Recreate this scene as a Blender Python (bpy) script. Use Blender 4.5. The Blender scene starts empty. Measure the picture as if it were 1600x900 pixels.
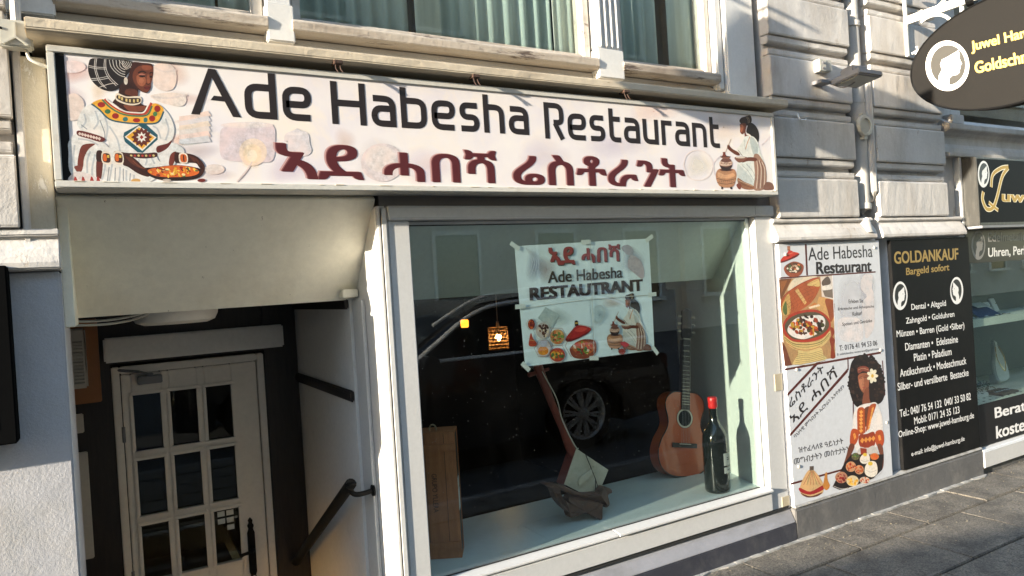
import bpy, bmesh, math, random
from mathutils import Vector, Matrix
R=math.radians
S=bpy.context.scene; COL=S.collection
# ------------------------------------------------ camera, sky, sun, exposure
cam=bpy.data.objects.new('camera',bpy.data.cameras.new('camera')); COL.objects.link(cam); S.camera=cam
cam.data.sensor_width=36; cam.data.lens=24.975; cam.data.clip_end=500; cam.data.clip_start=.05
cam.matrix_world=Matrix(((0.865905,0.057702,-0.496869,0.000000),(-0.496220,-0.026094,-0.867804,-2.650000),(-0.063039,0.997993,0.006038,1.600000),(0,0,0,1)))
W=bpy.data.worlds.new('World'); S.world=W; W.use_nodes=True
SUN_AZ,SUN_EL=80.3,11.3          # heading of the light measured from the wall's normal, height above the horizon
sky=W.node_tree.nodes.new('ShaderNodeTexSky'); sky.sky_type='NISHITA'; sky.sun_disc=False
sky.sun_elevation=R(SUN_EL); sky.sun_rotation=R(SUN_AZ+180)
sky.ozone_density=1.1; sky.dust_density=.6; sky.air_density=1.0
bg=W.node_tree.nodes['Background']; W.node_tree.links.new(sky.outputs[0],bg.inputs[0]); bg.inputs[1].default_value=.15
sd=Vector((math.sin(R(SUN_AZ))*math.cos(R(SUN_EL)),math.cos(R(SUN_AZ))*math.cos(R(SUN_EL)),-math.sin(R(SUN_EL))))
sun=bpy.data.objects.new('sun',bpy.data.lights.new('sun','SUN')); COL.objects.link(sun); sun.location=(-8,-3,8)
sun.rotation_euler=sd.to_track_quat('-Z','Y').to_euler(); sun.data.energy=3.5; sun.data.angle=R(.5); sun.data.color=(1,.9,.74)
S.view_settings.view_transform='Standard'; S.view_settings.look='None'; S.view_settings.exposure=2.5; S.view_settings.gamma=1
S.cycles.max_bounces=10; S.cycles.diffuse_bounces=5; S.cycles.transparent_max_bounces=24; S.cycles.use_denoising=True
# ------------------------------------------------ materials
def lin(c): return tuple((v/12.92 if v<=.04045 else ((v+.055)/1.055)**2.4) for v in (a/255 for a in c))
class Nt:
    def __init__(s,name):
        s.m=bpy.data.materials.new(name); s.m.use_nodes=True; s.t=s.m.node_tree; s.b=s.t.nodes['Principled BSDF']; s.out=s.t.nodes['Material Output']
        s.co=s.n('TexCoord').outputs['Object']
    def n(s,kind,**k):
        x=s.t.nodes.new('ShaderNode'+kind)
        for a,v in k.items():
            if a in x.inputs: x.inputs[a].default_value=v
            else: setattr(x,a,v)
        return x
    def l(s,a,b): s.t.links.new(a,b)
    def noise(s,scale,detail=4,rough=.6,stretch=None,dist=0):
        x=s.n('TexNoise'); x.inputs['Scale'].default_value=scale; x.inputs['Detail'].default_value=detail; x.inputs['Roughness'].default_value=rough; x.inputs['Distortion'].default_value=dist
        if stretch:
            mp=s.n('Mapping'); mp.inputs['Scale'].default_value=stretch; s.l(s.co,mp.inputs[0]); s.l(mp.outputs[0],x.inputs[0])
        else: s.l(s.co,x.inputs[0])
        return x.outputs[0]
    def ramp(s,src,a,b):
        x=s.n('MapRange'); x.inputs[1].default_value=a; x.inputs[2].default_value=b; s.l(src,x.inputs[0]); return x.outputs[0]
    def mix(s,f,a,b,mode='MIX'):
        x=s.n('Mix',data_type='RGBA',blend_type=mode)
        if isinstance(f,(int,float)): x.inputs[0].default_value=f
        else: s.l(f,x.inputs[0])
        for i,v in ((6,a),(7,b)):
            if isinstance(v,(tuple,list)): x.inputs[i].default_value=(*v[:3],1)
            else: s.l(v,x.inputs[i])
        return x.outputs[2]
    def math(s,op,a,b=0):
        x=s.n('Math',operation=op)
        for i,v in ((0,a),(1,b)):
            if isinstance(v,(int,float)): x.inputs[i].default_value=v
            else: s.l(v,x.inputs[i])
        return x.outputs[0]
    def bump(s,h,strength=.3,dist=.01,prev=None):
        x=s.n('Bump'); x.inputs['Strength'].default_value=strength; x.inputs['Distance'].default_value=dist; s.l(h,x.inputs['Height'])
        if prev: s.l(prev,x.inputs['Normal'])
        return x.outputs[0]
def surf(name,col,dirt=None,dirty=(.55,.8),dscale=3,stretch=None,rough=.6,fine=.10,bump=.15,bscale=60,metal=0,chips=None,chip=(.68,.72),cscale=9,grain=None,coat=0,spec=.5):
    """painted or plain surface: base colour with soft mottling, dirt patches, chipped spots, fine relief"""
    N=Nt(name); c=col
    n1=N.noise(dscale,6,.65,stretch)
    c=N.mix(N.ramp(N.noise(2.2,5,.6),.3,.7),tuple(v*(1-fine) for v in col),tuple(min(1,v*(1+fine*.6)) for v in col))
    if dirt: c=N.mix(N.ramp(n1,*dirty),c,dirt)
    nf=N.noise(bscale,5,.7); h=nf
    if grain:
        g=N.noise(grain[0],6,.7,grain[1],.6); c=N.mix(N.ramp(g,.35,.7),c,grain[2]); h=N.math('ADD',nf,g)
    if chips:
        cn=N.noise(cscale,8,.75,stretch); cm=N.ramp(cn,*chip); c=N.mix(cm,c,chips); h=N.math('SUBTRACT',h,cm)
    c=N.mix(N.ramp(nf,.25,.75),N.mix(1,c,(.88,.88,.88),'MULTIPLY'),c)
    N.l(c,N.b.inputs['Base Color']); N.b.inputs['Roughness'].default_value=rough; N.b.inputs['Metallic'].default_value=metal
    N.b.inputs['Coat Weight'].default_value=coat; N.b.inputs['Specular IOR Level'].default_value=spec
    if bump: 
        b1=N.bump(h,bump,.006); N.l(N.bump(N.noise(7,3,.5),bump*.5,.02,b1),N.b.inputs['Normal'])
    return N.m
M={}
M['facade']=surf('facade_paint',(.54,.51,.475),(.30,.25,.20),(.47,.80),4,(1,1,.35),.75,.14,.34,45,chips=(.36,.31,.26),chip=(.62,.645),cscale=13)
M['pier']=surf('pier_paint',(.62,.61,.60),(.42,.40,.37),(.55,.9),5,(1,1,.3),.7,.07,.25,50)
M['white']=surf('white_paint',(.60,.59,.565),(.45,.40,.33),(.62,.9),5,(1,1,.4),.45,.05,.1,60,chips=(.40,.34,.27),chip=(.74,.76),cscale=14)
M['frame']=surf('window_frame_paint',(.52,.515,.50),(.50,.47,.42),(.66,.95),6,(1,1,.3),.38,.04,.05,50)
M['cream']=surf('cream_paint',(.87,.83,.70),(.70,.64,.50),(.50,.85),3.5,(1,.5,.5),.5,.10,.16,30,chips=(.30,.25,.19),chip=(.67,.69),cscale=24)
M['old_wood_paint']=surf('old_flaking_paint',(.52,.485,.43),(.36,.27,.19),(.45,.75),6,(.35,1,1),.75,.1,.4,45,chips=(.14,.10,.07),chip=(.6,.65),cscale=16)
M['sill_wood']=surf('weathered_sill_wood',(.43,.375,.31),(.20,.15,.11),(.45,.7),9,(.15,1,1),.8,.1,.5,40,chips=(.09,.065,.05),chip=(.56,.62),cscale=14)
M['ledge']=surf('ledge_paint',(.55,.47,.35),(.36,.28,.19),(.5,.8),5,(.3,1,1),.7,.1,.35,40,chips=(.26,.19,.12),chip=(.64,.68),cscale=18)
M['fascia']=surf('dark_fascia_paint',(.17,.145,.125),(.1,.085,.07),(.5,.8),4,(.3,1,1),.6,.08,.15,40)
M['rough_plaster']=surf('pillar_paint',(.43,.425,.44),(.38,.36,.33),(.5,.9),4,None,.8,.08,.35,130)  # faint blue of the sky's light mixed into the pier's paint
M['old_plaster']=surf('old_cream_plaster',(.60,.53,.40),(.34,.28,.2),(.45,.8),6,(1,1,.4),.8,.12,.5,35,chips=(.72,.68,.6),chip=(.56,.6),cscale=8)
M['plinth_shade']=surf('plinth_shaded_paint',(.03,.031,.042),(.07,.07,.075),(.5,.75),6,None,.6,.12,.3,45,chips=(.22,.21,.2),chip=(.72,.74),cscale=24)  # plinth under the window: its shade is put into the dark navy colour
M['step']=surf('step_concrete',(.48,.45,.40),(.2,.18,.16),(.45,.8),5,None,.85,.12,.4,50)
M['plinth']=surf('plinth_paint',(.10,.097,.095),(.16,.15,.14),(.5,.75),6,None,.6,.12,.3,45,chips=(.32,.31,.29),chip=(.70,.72),cscale=24)
M['plinth_top']=surf('plinth_top_paint',(.24,.24,.26),(.15,.145,.14),(.5,.8),6,(.3,1,1),.6,.1,.2,40)
M['caulk']=surf('mortar_line',(.34,.33,.31),(.2,.19,.17),(.45,.7),14,None,.85,.15,.5,70)
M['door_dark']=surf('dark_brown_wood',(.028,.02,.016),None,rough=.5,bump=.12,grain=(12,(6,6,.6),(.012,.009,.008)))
M['door']=surf('door_paint',(.76,.71,.63),(.42,.38,.32),(.6,.95),5,None,.42,.05,.06,40)
M['alcove']=surf('alcove_wall_paint',(.78,.76,.72),(.42,.4,.36),(.6,.95),3,None,.6,.05,.15,40,chips=(.25,.23,.2),chip=(.745,.76),cscale=25)
M['orange']=surf('orange_board',(.30,.12,.035),(.2,.08,.03),(.5,.8),5,None,.5,.08,.05,40)
M['grille']=surf('grille_plastic',(.55,.52,.46),None,rough=.5,bump=0)
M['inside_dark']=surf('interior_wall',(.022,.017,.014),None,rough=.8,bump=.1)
M['shelf']=surf('shelf_paint',(.56,.66,.66),(.46,.55,.55),(.55,.9),5,None,.35,.04,.03,40)
M['display_wall']=surf('display_wall_paint',(.62,.70,.66),(.5,.56,.52),(.6,.95),4,None,.55,.05,.08,40)
M['black']=surf('black_board',(.007,.0068,.0068),(.014,.013,.012),(.5,.8),6,None,.55,.1,.02,60,spec=.1)
M['black_metal']=surf('black_iron',(.006,.0058,.0058),None,rough=.55,bump=.1,bscale=90,spec=.12)
M['case_black']=surf('matt_black_case',(.006,.006,.006),None,rough=.9,bump=0,spec=0)
M['gun']=surf('grey_casing',(.20,.20,.21),(.13,.13,.13),(.5,.8),8,None,.5,.06,.05)
M['beige_plastic']=surf('beige_plastic',(.42,.41,.36),(.36,.34,.28),(.55,.9),10,None,.5,.06,.05)
M['pipe']=surf('pipe_paint',(.44,.42,.39),(.36,.33,.3),(.5,.85),5,(1,1,.25),.6,.08,.25,60)
M['rust']=surf('rust',(.07,.035,.022),(.03,.018,.013),(.4,.7),30,None,.85,.2,.4,120)
M['alu']=surf('pale_sign_frame',(.55,.53,.48),(.44,.38,.3),(.56,.85),9,(.5,1,1),.45,.06,.12,60,chips=(.34,.25,.17),chip=(.70,.73),cscale=30)
M['sign_side']=surf('brushed_dark_metal',(.055,.053,.048),(.10,.095,.085),(.5,.7),10,(4,4,.6),.42,.1,.08,60,metal=.4)
M['oval']=surf('oval_sign_face',(.015,.014,.013),(.012,.011,.0105),(.5,.85),3,None,.6,.05,.02,60,spec=.06)
M['box_front']=surf('sign_front',(.006,.0058,.0055),None,rough=.6,bump=.02,spec=.1)
M['iron_white']=surf('white_iron',(.72,.70,.64),(.4,.3,.2),(.62,.85),20,None,.5,.05,.1,80)
M['crate']=surf('crate_wood',(.52,.21,.085),(.36,.14,.055),(.5,.85),4,None,.6,.08,.12,50,grain=(9,(7,7,.7),(.36,.14,.055)))
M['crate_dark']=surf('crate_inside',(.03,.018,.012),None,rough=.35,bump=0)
M['rope']=surf('rope_fibre',(.36,.27,.16),None,rough=.9,bump=.4,bscale=200)
M['guitar']=surf('varnished_cedar',(.50,.092,.016),(.38,.066,.012),(.4,.8),3,None,.28,.06,.0,40,grain=(14,(9,9,.5),(.40,.07,.013)),coat=.4)
M['guitar_dark']=surf('dark_fretboard_wood',(.024,.015,.011),None,rough=.45,bump=.05)
M['bone']=surf('bone_white',(.6,.56,.46),None,rough=.4,bump=0)
M['steel']=surf('nickel',(.5,.48,.45),None,rough=.25,metal=1,bump=0)
M['string']=surf('string_nylon',(.5,.48,.44),None,rough=.4,bump=0)
M['hide']=surf('stretched_hide',(.60,.56,.42),(.42,.38,.26),(.45,.8),10,None,.7,.1,.15,60)
M['masinko_wood']=surf('red_brown_wood',(.30,.06,.035),(.16,.04,.025),(.4,.75),5,None,.5,.1,.1,50,grain=(12,(8,8,.6),(.18,.042,.026)))
M['carved']=surf('dark_carved_wood',(.13,.060,.036),(.05,.027,.018),(.4,.7),9,None,.55,.12,.35,60)
M['bottle']=surf('dark_wine_glass',(.006,.008,.006),None,rough=.07,bump=0,coat=.5)
M['wax']=surf('red_wax',(.62,.02,.018),None,rough=.35,bump=.05)
M['label']=surf('label_paper',(.66,.66,.6),None,rough=.7,bump=.02)
M['label_ink']=surf('label_print',(.05,.05,.05),None,rough=.7,bump=0)
M['tape']=surf('clear_tape',(.62,.68,.64),None,rough=.3,bump=.05)
M['yellow_tape']=surf('aged_tape',(.42,.36,.25),None,rough=.4,bump=.05)
M['poster']=surf('poster_paper',(.68,.80,.82),(.62,.74,.77),(.4,.8),3,None,.5,.04,.05,30)
M['board_white']=surf('board_print_white',(.58,.59,.61),(.53,.53,.55),(.5,.9),3,None,.42,.03,.02,40)
M['film_black']=surf('black_window_film',(.012,.012,.013),None,rough=.3,bump=0,spec=.25)
M['gold']=surf('gold',(.75,.48,.16),None,rough=.25,metal=1,bump=0)
M['velvet_white']=surf('bust_leatherette',(.82,.82,.8),None,rough=.55,bump=.05)
M['velvet_black']=surf('black_tray',(.02,.02,.022),None,rough=.7,bump=.05)
M['leaf_green']=surf('green_leaves',(.03,.07,.03),None,rough=.6,bump=0)
M['blue_card']=surf('blue_card',(.06,.10,.24),None,rough=.5,bump=0)
M['vitrine_shelf']=surf('vitrine_shelf_paint',(.78,.82,.74),None,rough=.6,bump=.03)
M['vitrine']=surf('vitrine_lining',(.20,.22,.19),None,rough=.6,bump=.03)
M['curtain']=surf('curtain_cloth',(.70,.78,.75),(.58,.66,.64),(.4,.8),3,(6,6,.2),.8,.06,.1,120)
M['curtain_pale']=surf('pale_curtain_cloth',(.84,.87,.82),(.56,.6,.57),(.4,.8),3,(6,6,.2),.8,.06,.1,120)
M['car']=surf('black_car_paint',(.010,.011,.014),None,rough=.18,bump=0,coat=1)
M['van']=surf('white_van_paint',(.6,.6,.58),None,rough=.3,bump=0,coat=.6)
M['tyre']=surf('tyre_rubber',(.012,.012,.012),None,rough=.85,bump=.1)
M['chrome']=surf('chrome_trim',(.92,.92,.92),None,rough=.3,metal=.35,bump=0)
M['alloy']=surf('alloy_wheel',(.5,.5,.52),None,rough=.4,metal=.5,bump=0)
M['car_glass']=surf('tinted_car_glass',(.03,.034,.036),None,rough=.05,bump=0)
M['head_lamp']=surf('lamp_lens',(.5,.5,.5),None,rough=.1,bump=0)
M['tail_lamp']=surf('red_lens',(.06,.004,.004),None,rough=.15,bump=0)
M['asphalt']=surf('asphalt',(.05,.05,.052),(.035,.035,.036),(.4,.7),3,None,.9,.12,.5,90)
M['kerb']=surf('kerb_granite',(.22,.21,.20),(.14,.13,.12),(.4,.7),12,None,.8,.12,.3,80)
M['slab']=surf('paving_slab',(.150,.132,.108),(.072,.063,.052),(.42,.68),7,None,.85,.16,.8,75,chips=(.055,.05,.04),chip=(.60,.66),cscale=34)
M['joint']=surf('paving_joint',(.03,.027,.022),(.045,.05,.025),(.5,.7),14,None,.95,.15,.5,60)
M['litter']=surf('dry_leaf_bits',(.30,.25,.16),None,rough=.9,bump=0)
M['brick']=surf('opposite_render',(.46,.41,.36),(.34,.3,.26),(.4,.8),1,None,.85,.1,.2,20)
M['roof']=surf('roof_slate',(.08,.08,.09),None,rough=.7,bump=.1)
M['wicker']=surf('rattan_weave',(.16,.075,.03),None,rough=.7,bump=.1)
def grit(m):
    t=m.node_tree; b=t.nodes['Principled BSDF']; src=b.inputs['Base Color'].links[0].from_socket; co=[n for n in t.nodes if n.type=='TEX_COORD'][0]
    v=t.nodes.new('ShaderNodeTexVoronoi'); v.inputs['Scale'].default_value=170; t.links.new(co.outputs['Object'],v.inputs[0])
    r=t.nodes.new('ShaderNodeMapRange'); r.inputs[3].default_value=.55; r.inputs[4].default_value=1.35; sp=t.nodes.new('ShaderNodeSeparateColor'); t.links.new(v.outputs[1],sp.inputs[0]); t.links.new(sp.outputs[0],r.inputs[0])
    x=t.nodes.new('ShaderNodeMix'); x.data_type='RGBA'; x.blend_type='MULTIPLY'; x.inputs[0].default_value=1; t.links.new(src,x.inputs[6]); t.links.new(r.outputs[0],x.inputs[7]); t.links.new(x.outputs[2],b.inputs['Base Color'])
grit(M['slab']); grit(M['kerb'])
def glow(name,col,st):
    N=Nt(name); N.b.inputs['Base Color'].default_value=(*col,1); N.b.inputs['Emission Color'].default_value=(*col,1); N.b.inputs['Emission Strength'].default_value=st; return N.m
M['bulb']=glow('lit_bulb',(1,.6,.2),30); M['amber']=glow('amber_lamp',(1,.27,.02),.75); M['led']=glow('violet_led',(.12,.05,1),2.5); M['seal']=surf('rubber_seal',(.02,.02,.02),None,rough=.7,bump=0)
def glassmat(name,tint,ior,specks=False,rough=0):
    N=Nt(name); t=N.t; t.nodes.remove(N.b)
    tr=N.n('BsdfTransparent'); tr.inputs[0].default_value=(*tint,1); gl=N.n('BsdfGlossy'); gl.inputs['Roughness'].default_value=rough
    fr=N.n('Fresnel'); bf=N.n('NewGeometry').outputs['Backfacing']; N.l(N.math('ADD',N.math('MULTIPLY',bf,1/ior-ior),ior),fr.inputs[0]); mx=N.n('MixShader'); N.l(fr.outputs[0],mx.inputs[0]); N.l(tr.outputs[0],mx.inputs[1]); N.l(gl.outputs[0],mx.inputs[2]); o=mx.outputs[0]
    if specks:   # dried drops and dust on the pane
        vo=N.n('TexVoronoi',feature='F1'); vo.inputs['Scale'].default_value=58; N.l(N.co,vo.inputs[0])
        sc=N.n('SeparateColor'); N.l(vo.outputs[1],sc.inputs[0])
        big=N.ramp(N.noise(2.0,4,.6),.42,.6)
        pick=N.math('GREATER_THAN',N.math('ADD',sc.outputs[0],N.math('MULTIPLY',big,.35)),.87)
        rad=N.math('LESS_THAN',vo.outputs[0],N.math('MULTIPLY',sc.outputs[1],.10))
        f=N.math('MULTIPLY',pick,rad); haze=N.math('MULTIPLY',N.ramp(N.noise(5,6,.7,(1,1,.4)),.45,.8),.0025)
        f=N.math('MAXIMUM',N.math('MULTIPLY',f,.42),haze)
        df=N.n('BsdfDiffuse'); df.inputs[0].default_value=(.75,.75,.72,1); m2=N.n('MixShader'); N.l(f,m2.inputs[0]); N.l(o,m2.inputs[1]); N.l(df.outputs[0],m2.inputs[2]); o=m2.outputs[0]
    N.l(o,N.out.inputs[0]); return N.m
M['glass']=glassmat('shop_window_glass',(.95,.98,.96),1.64,True)
M['pane']=glassmat('window_pane_glass',(.9,.95,.94),1.5)
M['shop_glass']=glassmat('vitrine_glass',(.88,.93,.9),1.5)
def inkmat(name,alpha,var=.1):
    N=Nt(name); a=N.n('VertexColor',layer_name='ink'); v=1-var; c=N.mix(N.ramp(N.noise(70,6,.75),.32,.68),N.mix(1,a.outputs[0],(v,v*.97,v*.94),'MULTIPLY'),a.outputs[0]); c=N.mix(N.ramp(N.noise(16,3,.6),.35,.7),c,N.mix(1,a.outputs[0],(1,1-var*.25,1-var*.4),'MULTIPLY'))
    N.l(c,N.b.inputs['Base Color']); N.b.inputs['Roughness'].default_value=.45
    if alpha:
        tr=N.n('BsdfTransparent'); mx=N.n('MixShader'); N.l(a.outputs[1],mx.inputs[0]); N.l(tr.outputs[0],mx.inputs[1]); N.l(N.b.outputs[0],mx.inputs[2]); N.l(mx.outputs[0],N.out.inputs[0])
    return N.m
M['ink']=inkmat('printed_ink',False); M['ink_photo']=inkmat('printed_photo_ink',False,.45); M['ink_soft']=inkmat('printed_ink_faded',True)
def signback():
    N=Nt('sign_print_ground'); c=N.mix(N.ramp(N.noise(3.2,4,.6),.35,.65),lin((220,213,207)),lin((208,201,204))); c=N.mix(N.ramp(N.noise(6,5,.6,None,1),.5,.75),c,lin((222,210,196)))
    N.l(c,N.b.inputs['Base Color']); N.b.inputs['Roughness'].default_value=.4; return N.m
M['sign_ground']=signback()
# ------------------------------------------------ builders
ORG={}
FIT=None      # resizes a group of pieces that was laid out at a smaller scale
def thing(name,loc,label,cat,group=None):
    o=bpy.data.objects.new(name,None); COL.objects.link(o); o.location=loc; o.empty_display_size=.1
    o['label']=label; o['category']=cat
    if group: o['group']=group
    ORG[o]=Vector(loc); return o
def tag(o,label,cat,group=None):
    o['label']=label; o['category']=cat
    if group: o['group']=group
    return o
def obj(name,bm,mat,parent=None,bevel=0,smooth=False,seg=2,pivot=None):
    """link a bmesh, built in world coordinates, as ONE mesh object"""
    if FIT: bm.transform(FIT)
    if bevel:
        bmesh.ops.recalc_face_normals(bm,faces=bm.faces)
        ed=[e for e in bm.edges if len(e.link_faces)==2 and e.calc_face_angle(0)>R(28)]
        bmesh.ops.bevel(bm,geom=ed,offset=bevel,segments=seg,affect='EDGES',clamp_overlap=True)
    else: bmesh.ops.recalc_face_normals(bm,faces=bm.faces)
    org=ORG[parent] if parent else (Vector(pivot) if pivot else Vector((0,0,0)))
    me=bpy.data.meshes.new(name); bmesh.ops.translate(bm,verts=bm.verts,vec=-org); bm.to_mesh(me); bm.free(); me.materials.append(M[mat])
    if smooth:
        for p in me.polygons: p.use_smooth=True
        if smooth!=1:
            try: me.set_sharp_from_angle(angle=R(smooth))
            except Exception: pass
    o=bpy.data.objects.new(name,me); COL.objects.link(o); ORG[o]=org
    if parent: o.parent=parent
    elif pivot: o.location=pivot
    return o
def struct(name,bm,mat,bevel=0): o=obj(name,bm,mat,None,bevel); o['kind']='structure'; return o
def nb(): return bmesh.new()
def box(bm,x0,x1,y0,y1,z0,z1,mx=None):
    r=bmesh.ops.create_cube(bm,size=1)['verts']
    for v in r:
        v.co=Vector(((x0+x1)/2+v.co.x*(x1-x0),(y0+y1)/2+v.co.y*(y1-y0),(z0+z1)/2+v.co.z*(z1-z0)))
        if mx: v.co=mx@v.co
    return bm
def prism(bm,pts,d,close=True):
    """pts: a polygon of Vectors, d: extrusion Vector"""
    a=[bm.verts.new(p) for p in pts]; b=[bm.verts.new(Vector(p)+d) for p in pts]; n=len(a)
    bm.faces.new(a); bm.faces.new(b[::-1])
    for i in range(n): bm.faces.new((a[i],b[i],b[(i+1)%n],a[(i+1)%n]))
    return bm
def prof(bm,yz,x0,x1): return prism(bm,[Vector((x0,y,z)) for y,z in yz],Vector((x1-x0,0,0)))
def profj(bm,yz,x0,x1,rng,amp=.00035,step=.045):
    """a moulding whose arrises wander a little along their length, as in old rendered stone"""
    n=max(2,int((x1-x0)/step)); rows=[]
    for i in range(n+1):
        x=x0+(x1-x0)*i/n; rows.append([bm.verts.new((x,y+(rng.gauss(0,amp) if y<.02 else 0)+(amp*4 if y<.02 and rng.random()<.04 else 0),z+(rng.gauss(0,amp*.8) if y<.02 else 0))) for y,z in yz])
    m=len(yz); bm.faces.new(rows[0]); bm.faces.new(rows[-1][::-1])
    for a,b in zip(rows,rows[1:]):
        for k in range(m): bm.faces.new((a[k],b[k],b[(k+1)%m],a[(k+1)%m]))
    return bm
def tube(bm,pts,r,n=8,caps=True,closed=False):
    pts=[Vector(p) for p in pts]; rings=[]; m=len(pts); up=Vector((0,0,1))
    for i,p in enumerate(pts):
        d=(pts[(i+1)%m] if closed else pts[min(i+1,m-1)])-(pts[i-1] if (closed or i) else pts[0]); d.normalize()
        a=d.cross(up if abs(d.z)<.95 else Vector((1,0,0))).normalized(); b=d.cross(a)
        rr=r[i] if isinstance(r,(list,tuple)) else r
        rings.append([bm.verts.new(p+(a*math.cos(2*math.pi*k/n)+b*math.sin(2*math.pi*k/n))*rr) for k in range(n)])
    for i in range(m if closed else m-1):
        A=rings[i]; B=rings[(i+1)%m]
        for k in range(n): bm.faces.new((A[k],A[(k+1)%n],B[(k+1)%n],B[k]))
    if caps and not closed: bm.faces.new(rings[0][::-1]); bm.faces.new(rings[-1])
    return bm
def lathe(bm,prof_,c,n=24,mx=None,caps=True):
    rings=[]
    for r,z in prof_:
        ring=[]
        for k in range(n):
            v=Vector((r*math.cos(2*math.pi*k/n),r*math.sin(2*math.pi*k/n),z))
            if mx: v=mx@v
            ring.append(bm.verts.new(v+Vector(c)))
        rings.append(ring)
    for A,B in zip(rings,rings[1:]):
        for k in range(n): bm.faces.new((A[k],A[(k+1)%n],B[(k+1)%n],B[k]))
    if caps: bm.faces.new(rings[0][::-1]); bm.faces.new(rings[-1])
    return bm
def cat(P,n=6,closed=True):
    """smooth curve through 2D or 3D points"""
    P=[Vector(p) for p in P]; m=len(P); out=[]
    for i in range(m if closed else m-1):
        p0=P[(i-1)%m] if closed or i else P[0]; p1=P[i]; p2=P[(i+1)%m]; p3=P[(i+2)%m] if closed or i+2<m else P[-1]
        for k in range(n):
            t=k/n; out.append(.5*((2*p1)+(p2-p0)*t+(2*p0-5*p1+4*p2-p3)*t*t+(3*p1-p0-3*p2+p3)*t**3))
    if not closed: out.append(P[-1])
    return out
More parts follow.
